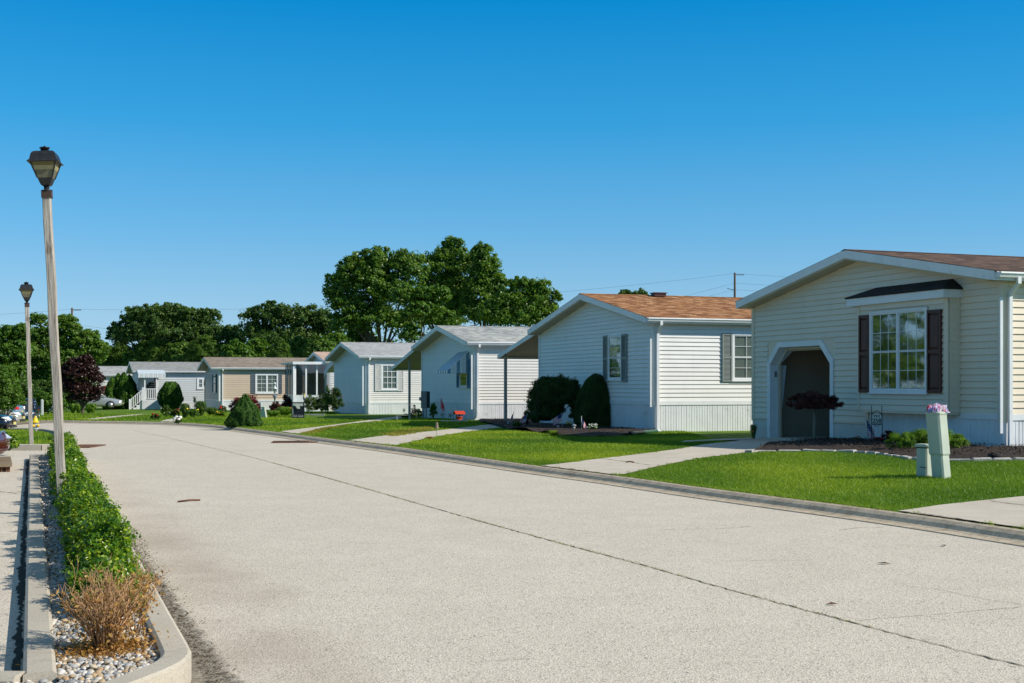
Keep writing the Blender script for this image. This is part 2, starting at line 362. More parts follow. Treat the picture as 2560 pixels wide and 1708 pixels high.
M['greymetal'] = plain('dull_grey_metal', (.20, .20, .19), .55, .1, 8)
M['postgrey'] = plain('grey_carport_post', (.40, .38, .34), .5, .1, 5)
M['red'] = plain('red_paint', (.50, .05, .025), .45, .12, 10)
M['flagred'] = plain('flag_red', (.50, .03, .05), .7, .1, 10); M['flagwhite'] = plain('flag_white', (.72, .70, .72), .7, .05, 10); M['flagblue'] = plain('flag_blue', (.02, .03, .13), .7, .1, 10)
M['yellow'] = plain('yellow_paint', (.75, .50, .02), .4, .08, 20, dirt=((.5, .3, .05), 14, .62))
M['silverp'] = plain('silver_hydrant_paint', (.50, .53, .56), .4, .08, 20, dirt=((.3, .3, .28), 14, .6))
M['gpipe'] = plain('green_plastic_pipe', (.01, .07, .04), .35, .15, 20)
M['stonee'] = plain('edging_stone', (.50, .47, .42), .9, .2, 9, bmp=.8, rnd=.3)
M['rubber'] = plain('tyre_rubber', (.02, .02, .021), .8, .2, 10)
M['rim'] = plain('alloy_rim', (.45, .46, .48), .3, .05, 10, metal=.7)
M['yellowf'] = plain('yellow_petals', (.75, .55, .02), .6, .1, 30); M['whitef'] = plain('white_petals', (.78, .78, .70), .6, .05, 30)
M['redf'] = plain('red_petals', (.42, .02, .02), .6, .2, 30); M['orangef'] = plain('orange_petals', (.60, .15, .03), .6, .2, 30)
M['stem'] = plain('plant_stem', (.08, .10, .03), .8, .2, 20)
def carpaint(name, col, metal=.35):
    m, n, l, p = nt(name); p.inputs['Base Color'].default_value = (*col, 1); p.inputs['Metallic'].default_value = metal; p.inputs['Roughness'].default_value = .28
    p.inputs['Coat Weight'].default_value = .8; p.inputs['Coat Roughness'].default_value = .05
    l.new(ramp(n, l, noise(n, l, pos(n), 300, 1), [(.3, tuple(x * .85 for x in col)), (.7, col)]), p.inputs['Base Color']); return m
# ------------------------------------------------------------------ numpy foliage
def np_mesh(name, verts, faces_n, mat, parent=None, tint=None, smooth=False):
    """verts (N*k,3), each consecutive k = faces_n verts is one face"""
    nv = len(verts); k = faces_n; nf = nv // k
    me = bpy.data.meshes.new(name); me.vertices.add(nv); me.vertices.foreach_set('co', np.asarray(verts, np.float32).ravel())
    me.loops.add(nv); me.loops.foreach_set('vertex_index', np.arange(nv, dtype=np.int32))
    me.polygons.add(nf); me.polygons.foreach_set('loop_start', np.arange(0, nv, k, dtype=np.int32))
    try: me.polygons.foreach_set('loop_total', np.full(nf, k, np.int32))
    except Exception: pass
    if tint is not None:
        at_ = me.attributes.new('tint', 'FLOAT', 'FACE'); at_.data.foreach_set('value', np.asarray(tint, np.float32))
    me.update(calc_edges=True); me.materials.append(mat)
    o = bpy.data.objects.new(name, me); COL.objects.link(o)
    if parent: o.parent = parent
    return o
def unit(a): return a / np.maximum(1e-6, np.linalg.norm(a, axis=-1, keepdims=True))
def leafquads(P, out, size, aspect=.6, up=.35, rnd=.9, rng=RNG):
    n = len(P); sz = size * rng.uniform(.6, 1.3, n)[:, None]
    nrm = unit(out * .6 + rng.normal(0, rnd, (n, 3)) + np.array([0, 0, up]))
    a = unit(np.cross(nrm, rng.normal(0, 1, (n, 3)))); b = np.cross(nrm, a)
    V4 = np.stack([P - a * sz * .5, P - b * sz * .5 * aspect + nrm * sz * .08, P + a * sz * .5, P + b * sz * .5 * aspect + nrm * sz * .08], 1)
    return V4.reshape(-1, 3)
def foliage(name, blobs, n, size, mat, parent=None, k=40, rc=.28, seed=0, shell=(.55, 1.0), aspect=.6, up=.35, flat=.8, base=(0, 0, 0), jit=.5, fill=.0):
    """blobs (cx,cy,cz,rx,ry,rz) in metres; leaves gather in clumps spread over every blob's outer volume"""
    rng = np.random.default_rng(seed + 11); B = np.array(blobs, float); B[:, :3] -= np.array(base)
    vol = (B[:, 3] * B[:, 4] * B[:, 5]) ** (2 / 3); prob = vol / vol.sum()
    nk = max(6, int(k * len(B))); bi = rng.choice(len(B), nk, p=prob)
    d = unit(rng.normal(0, 1, (nk, 3))); d[:, 2] = np.where(d[:, 2] < -.5, -d[:, 2], d[:, 2])
    rad = rng.uniform(shell[0], shell[1], nk)[:, None]
    c = B[bi, :3] + d * rad * B[bi, 3:6]
    cr = rc * (B[bi, 3] * B[bi, 5]) ** .5 * rng.uniform(.5, 1.3, nk)
    ci = rng.integers(0, nk, n)
    dd = unit(rng.normal(0, 1, (n, 3))); rr = rng.uniform(0, 1, n) ** (.45)
    off = dd * rr[:, None] * cr[ci][:, None]; off[:, 2] *= flat
    P = c[ci] + off
    nf_ = int(n * fill)
    if nf_:                                               # stray leaves and sprays between the clumps
        b2 = rng.choice(len(B), nf_, p=prob); P[:nf_] = B[b2, :3] + unit(rng.normal(0, 1, (nf_, 3))) * (rng.uniform(.1, 1.04, nf_) ** .6)[:, None] * B[b2, 3:6]
    out = unit(P - B[bi[ci], :3]) * .6 + dd * .6
    tint = np.clip(rng.uniform(0, 1, nk)[ci] * .55 + rng.uniform(0, 1, n) * .45, 0, 1)
    return np_mesh(name, leafquads(P, out, size, aspect, up, jit, rng), 4, mat, parent, tint)
def skin_foliage(name, prof, h, n, size, mat, parent=None, seed=0, bumpy=.12, lean=(0, 0), aspect=.5, depth=.12, ell=1.0, z0=0, tuft=3.0):
    """leaves over the outside of a body of revolution r=prof(t), t 0..1 up; lumpy skin"""
    rng = np.random.default_rng(seed + 5)
    t = rng.uniform(0, 1, n * 2); r = np.array([prof(x) for x in t]); keep = rng.uniform(0, r.max(), n * 2) < r + .08; t = t[keep][:n]; r = r[keep][:n]; n = len(t)
    th = rng.uniform(0, 2 * math.pi, n)
    lump = np.array([mnoise.noise(Vector((math.cos(a) * tuft, math.sin(a) * tuft, z * tuft * 1.3 + seed))) for a, z in zip(th, t)])
    rr = r * (1 + bumpy * lump * 2) - rng.uniform(0, depth, n) * r.max() * (rng.uniform(0, 1, n) ** 1.5) + np.abs(rng.normal(0, .02, n))
    z = t * h
    P = np.stack([np.cos(th) * rr + lean[0] * t, np.sin(th) * rr * ell + lean[1] * t, z0 + z + lump * bumpy * .4 * (t > .8)], 1)
    out = np.stack([np.cos(th), np.sin(th), np.full(n, .4)], 1)
    tint = np.clip(.5 + lump * .7 + rng.normal(0, .2, n), 0, 1)
    return np_mesh(name, leafquads(P, out, size, aspect, .5, .55, rng), 4, mat, parent, tint)
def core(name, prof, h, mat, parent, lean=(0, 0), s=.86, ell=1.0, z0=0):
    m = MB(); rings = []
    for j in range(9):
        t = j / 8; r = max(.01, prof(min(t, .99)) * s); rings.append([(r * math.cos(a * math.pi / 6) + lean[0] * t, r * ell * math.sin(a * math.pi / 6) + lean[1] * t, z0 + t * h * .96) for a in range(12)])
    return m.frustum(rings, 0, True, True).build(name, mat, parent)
def limbs(name, base, tips, r0, mat, parent, seed=0):
    rnd = random.Random(seed); m = MB(); b = Vector(base)
    top = Vector((sum(t[0] for t in tips) / len(tips), sum(t[1] for t in tips) / len(tips), 0)); hz = min(t[2] for t in tips)
    fork = Vector((b.x * .6 + top.x * .4, b.y * .6 + top.y * .4, b.z + (hz - b.z) * .55))
    m.tube([b, b.lerp(fork, .5) + Vector((rnd.uniform(-.1, .1), 0, 0)), fork], [r0, r0 * .8, r0 * .65], 8)
    for t in tips:
        t = Vector(t); mid = fork.lerp(t, .5) + Vector((rnd.uniform(-.4, .4), rnd.uniform(-.3, .3), rnd.uniform(0, .5))) * (t - fork).length * .12
        m.tube([fork, mid, t], [r0 * .5, r0 * .3, r0 * .1], 6)
        for _ in range(4):
            q = mid.lerp(t, rnd.uniform(0, .9)); e = q + Vector((rnd.uniform(-1, 1), rnd.uniform(-1, 1), rnd.uniform(.1, .9))) * (t - fork).length * .14
            m.tube([q, e], [r0 * .16, r0 * .04], 4)
    return m.build(name, mat, parent)
# ================================================================== SETTING: ground, road, lawns, kerbs
def grid_obj(name, xs_fn, ys, nx, zf, mat, kind='structure', **kw):
    vs = []; fs = []
    for j, y in enumerate(ys):
        xs = xs_fn(y)
        for i in range(nx):
            x = xs(i / (nx - 1)); vs.append((x, y, zf(x, y)))
    for j in range(len(ys) - 1):
        for i in range(nx - 1):
            a = j * nx + i; fs.append((a, a + 1, a + nx + 1, a + nx))
    m = MB(); m._add(vs, fs, 0, True); o = m.build(name, mat); o['kind'] = kind
    for k, v in kw.items(): o[k] = v
    return o
def frange(a, b, s):
    n = max(1, round((b - a) / s)); return [a + (b - a) * i / n for i in range(n + 1)]
XL = [-900, -400, -200, -120] + frange(-80, 60, 4) + [90, 150, 300, 900]
def gz(x, y): return G(max(-80, min(60, x)), min(y, 130)) - .09
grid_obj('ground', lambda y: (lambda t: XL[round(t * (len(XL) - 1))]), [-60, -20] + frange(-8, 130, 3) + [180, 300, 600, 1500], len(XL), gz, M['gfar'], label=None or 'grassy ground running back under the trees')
LCX = lambda y: -2.126 - .38 * (y - 5.88)              # left island kerb, its right edge
RCO = lambda y: -1.66 - .373 * (y - 6.52)              # right island kerb, its outer (road) edge
_ly = [-10, 5.0, 24.5, 25.2, 28.3, 28.9, 34.5, 41, 47, 52, 57, 66, 80]
_lx = [-8, -6, -8.9, -14, -14, -10.2, -12.35, -15.5, -19.5, -26, -38, -55, -70]
def LX(y): return float(np.interp(y, _ly, _lx))
def road_l(y):
    if 5.9 <= y <= 24.8: return (LCX(y) + RCO(y)) / 2 - .05
    return LX(y) if y > 24.8 else -6.0
ROADY = sorted(set([round(q, 2) for q in frange(-8, 5.85, 1)] + [5.9] + [round(q, 2) for q in frange(6.2, 24.6, .8)] + [24.8, 25.0] + [round(q, 2) for q in frange(25.5, 77, .5)]))
grid_obj('road', lambda y: (lambda t: road_l(y) * (1 - t) + (RX(y) - .34) * t), ROADY, 22, lambda x, y: G(x, y), M['road'])
grid_obj('parking_lot', lambda y: (lambda t: -16 * (1 - t) + (LCX(y) - .03) * t), frange(5.9, 24.9, 1), 8, lambda x, y: G(x, y) + .050, M['lot'])
grid_obj('parking_lot', lambda y: (lambda t: -60 * (1 - t) + min(LX(y) - .4, -14.5 - (y - 44) * .3) * t), frange(44.5, 72, 1.5), 12, lambda x, y: G(x, y) + .008, M['lot'])
LYS = [-14, -6, 0] + frange(4, 66, .6) + frange(68, 128, 3)
DD = [0, .1, .3, .7, 1.3, 2, 3, 4.2, 5.6, 7.2, 9, 11.5, 15, 20, 28, 40, 60, 90, 130]
lawn = grid_obj('lawn', lambda y: (lambda t: RX(y) - .02 + DD[round(t * 18)]), LYS, 19, LZ, M['grass'])
# left grass strip behind its own kerb
LGX = lambda y: LX(y) - .16
grid_obj('lawn', lambda y: (lambda t: min(-30, -14 - y * .2) * (1 - t) + LGX(y) * t), frange(28.95, 47.5, .8), 14, lambda x, y: G(x, y) + .10, M['grass'])

def strip(name, near, far, zf, off, mat, n=24, sub=4):
    A = [hit(*p, zf) if len(p) == 2 else Vector(p) for p in near]; B = [hit(*p, zf) if len(p) == 2 else Vector(p) for p in far]
    def rs(P):
        L = [0]
        for i in range(1, len(P)): L.append(L[-1] + (P[i] - P[i - 1]).length)
        return [(float(np.interp(L[-1] * k / n, L, [p.x for p in P])), float(np.interp(L[-1] * k / n, L, [p.y for p in P]))) for k in range(n + 1)]
    a = rs(A); b = rs(B); vs = []; fs = []
    for k in range(n + 1):
        for j in range(sub + 1):
            t = j / sub; x = a[k][0] * (1 - t) + b[k][0] * t; y = a[k][1] * (1 - t) + b[k][1] * t; vs.append((x, y, zf(x, y) + off))
    w = sub + 1
    for k in range(n):
        for j in range(sub): q = k * w + j; fs.append((q, q + 1, q + w + 1, q + w))
    m = MB(); m._add(vs, fs, 0, True); o = m.build(name, mat); o['kind'] = 'structure'
    return o, [Vector((x, y)) for x, y in a] + [Vector((x, y)) for x, y in reversed(b)]
NOGRASS = []
a0 = hit(2244, 1280, LZ); a1 = hit(2560, 1243, LZ); dv = (a1 - a0); a2 = a0 + dv * 2.2
def off3(p, d=3.6): return Vector((p.x + .40 * d, p.y - .917 * d, 0))
_, pg = strip('driveway', [tuple(off3(a0)), tuple(off3(a1)), tuple(off3(a2))], [tuple(a0), tuple(hit(2350, 1265, LZ)), tuple(hit(2470, 1252, LZ)), tuple(a1), tuple(a2)], LZ, .014, M['drive']); NOGRASS.append(pg)
for near, far in (([(1547, 1190), (1635, 1169.5), (1743, 1148), (1874, 1132), (1990, 1117), (2087, 1106), (2100, 1098)], [(1351, 1166), (1500, 1148), (1590, 1138), (1703, 1123), (1780, 1110), (1860, 1099), (1925, 1092)]),
                  ([(986, 1115), (1099, 1091), (1190, 1078), (1287, 1066), (1340, 1060)], [(871, 1102), (960, 1090), (1081, 1079), (1256, 1058), (1330, 1049)]),
                  ([(742, 1086), (780, 1077), (864, 1061.5), (970, 1051), (1010, 1046)], [(701, 1079.6), (760, 1072), (800, 1067.5), (866, 1058.5), (960, 1046), (1010, 1041)]),
                  ([(245, 1050), (330, 1041), (394, 1034.5)], [(201, 1049), (290, 1040.5), (385, 1033)]),
                  ([(452, 1056), (440, 1051), (450, 1047)], [(400, 1055), (415, 1050), (440, 1046)])):
    _, pg = strip('driveway', near, far, LZ, .014, M['drive']); NOGRASS.append(pg)
_, pg = strip('path', [(1700, 1108), (1780, 1104), (1883, 1100)], [(1712, 1104), (1790, 1100), (1883, 1096.5)], LZ, .024, M['drive'], 10, 2); NOGRASS.append(pg)
# recessed joints of the driveways: dark weed-filled grooves
def groove(path, w, zf, off, mat, name, jit=.3, seg=.12, kind='structure', parent=None):
    rnd = random.Random(int(path[0][0] * 10)); P = [Vector((p[0], p[1])) for p in path]; pts = []
    for i in range(len(P) - 1):
        n = max(1, int((P[i + 1] - P[i]).length / seg))
        for k in range(n): pts.append(P[i].lerp(P[i + 1], k / n))
    pts.append(P[-1]); vs = []; fs = []
    for i, p in enumerate(pts):
        d = (pts[min(i + 1, len(pts) - 1)] - pts[max(0, i - 1)]).normalized(); nn = Vector((-d.y, d.x))
        p = p + nn * rnd.gauss(0, w * jit); ww = w * (rnd.uniform(.3, 1.3) if w < .05 else .85 + .9 * mnoise.noise(Vector((p.x * 1.5, p.y * 1.5, 2))) + .35 * mnoise.noise(Vector((p.x * 7, p.y * 7, 2))))
        for s in (-.5, .5): q = p + nn * ww * s; vs.append((q.x, q.y, zf(q.x, q.y) + off))
    for i in range(len(pts) - 1): fs.append((2 * i, 2 * i + 1, 2 * i + 3, 2 * i + 2))
    m = MB(); m._add(vs, fs); o = m.build(name, mat, parent); o['kind'] = kind; return o, pts
M['crack'] = plain('crack_dirt_and_kerb_shade', (.035, .030, .018), .95, .5, 20)
M['joint'] = plain('road_joint_dirt', (.10, .085, .05), .95, .6, 25)
M['crackl'] = plain('hairline_crack', (.30, .26, .21), .95, .5, 20)
M['moss'] = plain('green_moss', (.10, .13, .02), .95, .5, 20)
def hp(*pts, zf=G): return [tuple(hit(x, y, zf).xy) for x, y in pts]
lc, lcp = groove(hp((2700, 1706), (2560, 1666), (2458, 1642), (2274, 1595), (2029, 1530), (1776, 1462), (1600, 1411), (1416, 1363), (1187, 1300), (926, 1225.5), (640, 1146), (442, 1100), (330, 1076)), (.015), G, .004, M['joint'], 'road_joint', .35, .06)
for ps, w in (([(2145, 1553), (2230, 1545), (2300, 1540), (2400, 1532), (2480, 1524), (2560, 1518)], .006), ([(2280, 1467), (2340, 1473), (2420, 1490), (2470, 1500), (2560, 1512)], .006),
              ([(1650, 1326), (1720, 1323), (1790, 1323), (1880, 1316)], .014), ([(2095, 1326), (2140, 1320), (2220, 1318)], .012), ([(1190, 1657), (1270, 1650), (1340, 1648)], .004),
              ([(1800, 1403), (1900, 1401), (2020, 1402)], .007), ([(300, 1110), (380, 1104), (470, 1102)], .03), ([(200, 1133), (300, 1138), (420, 1131)], .02), ([(260, 1146), (330, 1143)], .03)):
    groove(hp(*ps), w, G, .004, M['crackl'], 'road_crack', .8, .05)
for ps in ([(2244, 1281), (2350, 1294), (2454, 1310), (2600, 1330)],): groove(hp(*ps, zf=LZ), .03, LZ, .02, M['crack'], 'driveway_joint', .2, .06)
for ps in ([(2474, 1256), (2540, 1264), (2640, 1275)], [(1500, 1148), (1570, 1157), (1625, 1165)], [(1351, 1166), (1450, 1178), (1547, 1190)], [(1028, 1096), (1065, 1100)], [(770, 1071), (800, 1074)]): groove(hp(*ps, zf=LZ), .02, LZ, .018, M['crack'], 'driveway_joint', .2, .06)
groove([tuple(hit(0, 1239, G).xy), tuple(hit(46, 1244, G).xy)], .02, G, .056, M['crack'], 'parking_lot_joint', .2, .06)
# weeds in the joint
rngw = np.random.default_rng(3); P = []
for p in lcp:
    if p.y < 24 and rngw.uniform() < .75 and mnoise.noise(Vector((p.x * .9, p.y * .9, 3))) > -.05:
        for _ in range(9): P.append((p.x + rngw.normal(0, .013), p.y + rngw.normal(0, .03), G(p.x, p.y) + .003 + rngw.uniform(0, .005)))
P = np.array(P); wd = np_mesh('joint_weeds', leafquads(P, np.zeros_like(P) + [0, 0, 1], .018, .3, .9, .5), 4, M['blade_y'], None, rngw.uniform(0, 1, len(P))); wd['kind'] = 'stuff'; wd['label'] = 'thin weeds growing along the long road joint'

def sweep(path, prof, name, mat, parent, zf, zs=None, smooth=True):
    rings = []; P = [Vector(p[:2]) for p in path]
    for i, p in enumerate(P):
        d = (P[min(i + 1, len(P) - 1)] - P[max(0, i - 1)]).normalized(); nn = Vector((d.y, -d.x))      # right-hand side of travel
        k = zs(p) if zs else 1
        rings.append([(p.x + nn.x * o, p.y + nn.y * o, zf(p.x, p.y) + (z * k if z > 0 else z)) for o, z in prof])
    m = MB(); m.frustum(rings, 0, True, False); return m.build(name, mat, parent)
# rolled kerb on the right side of the road (profile offsets towards the road are negative = left of travel)
kerb = MB().box(11, 11.2, -9.2, -9, -.05, .0).build('kerb', M['rkerb']); kerb['kind'] = 'structure'
PROF = [(.02, -.05), (.02, .095), (-.03, .108), (-.09, .100), (-.15, .070), (-.20, .030), (-.25, .016), (-.37, .010), (-.37, -.05)]
from mathutils.geometry import intersect_point_tri_2d
def inpoly(x, y, pg):
    c = False; n = len(pg)
    for i in range(n):
        a = pg[i]; b = pg[(i + 1) % n]
        if (a.y > y) != (b.y > y) and x < (b.x - a.x) * (y - a.y) / (b.y - a.y) + a.x: c = not c
    return c
def dip(p):
    for pg in NOGRASS:
        for dx in (.15, .5): 
            if inpoly(p.x + dx, p.y, pg): return .98
    return 1
dense = []
for i in range(len(RCS) - 1):
    a = Vector(RCS[i]); b = Vector(RCS[i + 1])
    for k in range(6): dense.append(a.lerp(b, k / 6))
L = 0; seg = [dense[0]]; segs = []
for i in range(1, len(dense)):
    L += (dense[i] - dense[i - 1]).length; seg.append(dense[i])
    if L > 2.9: segs.append(seg); seg = [dense[i]]; L = 0
for s_ in segs:
    s2 = [s_[0].lerp(s_[1], .06)] + s_[1:]
    pts = s2[::3] + ([s2[-1]] if (len(s2) - 1) % 3 else [])
    def sm(p):
        return sum(dip(Vector((p.x + dx, p.y + dy))) for dx, dy in ((0, 0), (.2, -.5), (-.2, .5))) / 3
    sweep(pts, PROF, 'kerb_segment', M['rkerb'], kerb, lambda x, y: G(x, y), sm)
# square kerbs round the planting island and the left grass strip
KP = [(0, -.06), (0, .13), (.018, .142), (.132, .142), (.15, .13), (.15, -.06)]
def kerbrun(path, name_parent, step=2.6, prof=KP, zf=G):
    d2 = []
    for i in range(len(path) - 1):
        a = Vector(path[i]); b = Vector(path[i + 1]); n = max(1, int((b - a).length / .15))
        for k in range(n): d2.append(a.lerp(b, k / n))
    d2.append(Vector(path[-1])); L = 0; sg = [d2[0]]
    for i in range(1, len(d2)):
        L += (d2[i] - d2[i - 1]).length; sg.append(d2[i])
        if L > step or i == len(d2) - 1:
            q = [sg[0].lerp(sg[1], .07)] + sg[1:]
            sweep(q, prof, 'kerb_segment', M['kerb'], name_parent, zf); sg = [d2[i]]; L = 0
ik = MB().box(-12.6, -12.4, 3.0, 3.2, -.1, -.05).build('kerb', M['kerb']); ik['kind'] = 'structure'
nose = catmull([(-3.0, 4.0), (-2.45, 4.75), (-2.0, 5.25), (-1.78, 5.62), (-1.68, 5.88), (-1.615, 6.15), (-1.62, 6.38), (-1.70, 6.63), (RCO(7.3), 7.3)], 5)
kerbrun([(p[0] - .15 * .0, p[1]) for p in nose] + [(RCO(y), y) for y in frange(7.6, 24.3, 1.2)], ik, 2.7, [(-o, z) for o, z in KP][::-1])
kerbrun([(LCX(y) - .15, y) for y in frange(5.92, 24.3, 1.2)], ik, 3.1, KP)
kerbrun([(-5.0, 6.09), (LCX(5.95) - .155, 5.98)], ik, 3, [(-.02, -.06), (-.02, .13), (0, .142), (.10, .142), (.12, .12), (.12, -.06)])
kerbrun([(LCX(24.3) - .0, 24.35), (RCO(24.3) - .0, 24.35)], ik, 3, [(0, -.06), (0, .13), (.018, .142), (.132, .142), (.15, .13), (.15, -.06)])
kerbrun(catmull([(-26, 28.7), (-18, 28.6), (-11.2, 28.55), (-10.55, 28.65), (-10.25, 29.0), (-10.45, 30.0), (-11.1, 31.6), (-12.3, 34.5), (-13.9, 37.9), (-15.5, 41), (-17.4, 44.2), (-19.5, 47), (-22.5, 49.8), (-26, 52)], 4), ik, 3, [(-o, z + .01) for o, z in KP][::-1] if False else KP)
gd, _ = groove([(LCX(y) - .15 - .03, y) for y in frange(6.2, 24, 1.5)], .055, G, .054, M['crack'], 'kerb_shadow_dirt', .12, .05); gd['kind'] = 'stuff'; gd['label'] = 'dark dirt and painted kerb shadow along the parking lot side of the kerb'  # dark ribbon paints the kerb's cast shadow on the lot, with some dirt
# pebble bed
bed = grid_obj('pebble_bed', lambda y: (lambda t: (LCX(y) if y > 5.95 else -4.2) * (1 - t) + ((RCO(y) - .13) if y > 6.5 else (-1.76 if y > 5.8 else -1.9 - (5.8 - y) * .9)) * t), [4.7, 5.2, 5.6, 5.94, 5.96] + frange(6.3, 24.3, .9), 6, lambda x, y: G(x, y) + .085, M['mulch'])
def pebmat():
    m, n, l, p = nt('river_pebbles'); a = n.new('ShaderNodeAttribute'); a.attribute_name = 'tint'; oi = n.new('ShaderNodeObjectInfo')
    f = mth(n, l, 'FRACT', mth(n, l, 'ADD', a.outputs['Fac'], oi.outputs['Random']))
    c = ramp(n, l, f, [(0, (0.554, 0.512, 0.456)), (.16, (0.353, 0.344, 0.334)), (.30, (0.487, 0.424, 0.342)), (.42, (0.420, 0.296, 0.167)), (.52, (0.588, 0.544, 0.502)), (.66, (0.252, 0.248, 0.243)), (.72, (0.504, 0.416, 0.304)), (.82, (0.403, 0.256, 0.137)), (.88, (0.470, 0.464, 0.456)), (.96, (0.185, 0.160, 0.137))], 'CONSTANT')
    c = mix(n, l, .35, c, noise(n, l, pos(n), 45, 4), 'OVERLAY'); l.new(c, p.inputs['Base Color']); p.inputs['Roughness'].default_value = .6
    l.new(bump(n, l, noise(n, l, pos(n), 120, 3), .3, .002), p.inputs['Normal']); return m
M['pebble'] = pebmat()
def ico(sub):
    bm = bmesh.new(); bmesh.ops.create_icosphere(bm, subdivisions=sub, radius=1); v = np.array([tuple(q.co) for q in bm.verts]); f = [[q.index for q in t.verts] for t in bm.faces]; bm.free(); return v, np.array(f)
I2 = ico(2); I1 = ico(1)
pmesh = []
for k in range(12):
    rng = np.random.default_rng(k); v = I2[0].copy(); v *= 1 + .16 * np.array([mnoise.noise(Vector(tuple(q * 1.1)) + Vector((k * 7, 0, 0))) for q in v])[:, None] * 2
    v *= np.array([1, rng.uniform(.65, .95), rng.uniform(.5, .72)]); me = bpy.data.meshes.new('pebble'); me.from_pydata([tuple(q) for q in v], [], [list(map(int, t)) for t in I2[1]])
    me.polygons.foreach_set('use_smooth', [True] * len(I2[1])); me.materials.append(M['pebble']); pmesh.append((me, v))
def bed_x(y):
    if y < 5.93: return (-2.9 - (5.93 - y) * .2, (-1.74 if y > 5.75 else -1.74 - (5.75 - y) * .9))
    return (LCX(y) + .012, (RCO(y) - .165) if y > 6.6 else (-1.81 if y > 6.2 else -1.80))
pts = []; rng = np.random.default_rng(5); cells = {}
def trypeb(x, y, r):
    cx, cy = int(x / .05), int(y / .05)
    for i in (-1, 0, 1):
        for j in (-1, 0, 1):
            for q in cells.get((cx + i, cy + j), ()):
                if (q[0] - x) ** 2 + (q[1] - y) ** 2 < ((q[2] + r) * .72) ** 2: return False
    cells.setdefault((cx, cy), []).append((x, y, r)); return True
for y0, y1, tries in ((5.35, 9, 14000), (9, 24.2, 22000)):
    for _ in range(tries):
        y = rng.uniform(y0, y1) if y1 < 10 else y0 + (y1 - y0) * rng.uniform() ** 1.5; a, b = bed_x(y); x = rng.uniform(a, b)
        if y > 8.6 and a + .26 < x < b - .12: continue
        r = rng.uniform(.010, .021) * (1 if rng.uniform() > .08 else 1.35)
        if trypeb(x, y, r): pts.append((x, y, r))
pts.sort(key=lambda q: q[1])
rest = []
for i, (x, y, r) in enumerate(pts):
    if i < 300:
        share('pebble', pmesh[i % 12][0], bed, (x, y, G(x, y) + .09 + rng.uniform(0, .016)), (rng.uniform(-.3, .3), rng.uniform(-.3, .3), rng.uniform(0, 6.3)), (r * 1.15,) * 3)
    else: rest.append((x, y, r))
def joined_stones(name, rest, parent, zf, mat, lift=.09, near=9.0):
    vs = []; tt = []
    for (x, y, r) in rest:
        base, F = (pmesh[rng.integers(12)][1], I2[1]) if y < near else (I1[0] * np.array([1, .8, .6]), I1[1])
        a = rng.uniform(0, 6.28); c, s_ = math.cos(a), math.sin(a); tl = rng.uniform(-.35, .35)
        v = base @ np.array([[1, 0, tl], [0, 1, 0], [-tl, 0, 1]]) @ np.array([[c, s_, 0], [-s_, c, 0], [0, 0, 1]]) * r * 1.15 + np.array([x, y, zf(x, y) + lift + rng.uniform(0, .016)])
        vs.append(v[F].reshape(-1, 3)); tt.append(np.full(len(F), rng.uniform()))
    o = np_mesh(name, np.concatenate(vs), 3, mat, parent, np.concatenate(tt)); o['kind'] = 'stuff'; return o
so_ = joined_stones('pebbles', rest, bed, G, M['pebble'])
bm = bmesh.new(); bm.from_mesh(so_.data); bmesh.ops.remove_doubles(bm, verts=bm.verts, dist=1e-5); [setattr(f, 'smooth', True) for f in bm.faces]; bm.to_mesh(so_.data); bm.free()
# ------------------------------------------------------------------ grass blades
def blades(name, region, dens, h, mat, zf, test=None, seed=0, kind='stuff', label=None, w=.006, clump=True):
    rng = np.random.default_rng(seed + 40); x0, x1, y0, y1 = region; n = int((x1 - x0) * (y1 - y0) * dens)
    X = rng.uniform(x0, x1, n); Y = rng.uniform(y0, y1, n)
    st = .10 if (x1 - x0) * (y1 - y0) < 160 else .2
    gx = np.arange(x0, x1 + 2 * st, st); gy = np.arange(y0, y1 + 2 * st, st)
    MK = np.array([[1 if (not test or test(a, b)) else 0 for a in gx] for b in gy]); ZG = np.array([[zf(a, b) for a in gx] for b in gy]); BG = np.array([[mnoise.noise(Vector((a * .35, b * .35, 7))) for a in gx] for b in gy])
    fi = (X - x0) / st; fj = (Y - y0) / st; ri = np.round(fi).astype(int); rj = np.round(fj).astype(int); k = (MK[rj, ri] > 0) & ((X > np.interp(Y, _ry, _rx) + .0) | (x1 <= -10) & (x0 >= -19.5))
    X = X[k]; Y = Y[k]; fi = fi[k]; fj = fj[k]; n = len(X); i0 = fi.astype(int); j0 = fj.astype(int); a_ = fi - i0; b_ = fj - j0
    Z = ZG[j0, i0] * (1 - a_) * (1 - b_) + ZG[j0, i0 + 1] * a_ * (1 - b_) + ZG[j0 + 1, i0] * (1 - a_) * b_ + ZG[j0 + 1, i0 + 1] * a_ * b_; big = BG[rj[k], ri[k]]
    hh = h * rng.uniform(.5, 1.3, n); th = rng.uniform(0, 6.28, n); ww = w * rng.uniform(.7, 1.4, n)
    dx = np.cos(th) * ww; dy = np.sin(th) * ww; lx = rng.normal(0, .55, n) * hh; ly = rng.normal(0, .55, n) * hh
    A = np.stack([X - dx, Y - dy, Z - .004], 1); B = np.stack([X + dx, Y + dy, Z - .004], 1); C = np.stack([X + lx, Y + ly, Z + hh], 1)
    o = np_mesh(name, np.stack([A, B, C], 1).reshape(-1, 3), 3, mat, None, np.clip(.42 + big * 1.1 + rng.normal(0, .2, n), 0, 1)); o['kind'] = kind
    if label: o['label'] = label
    return o
BEDS = []      # mulch beds, filled in below (2D polygons)
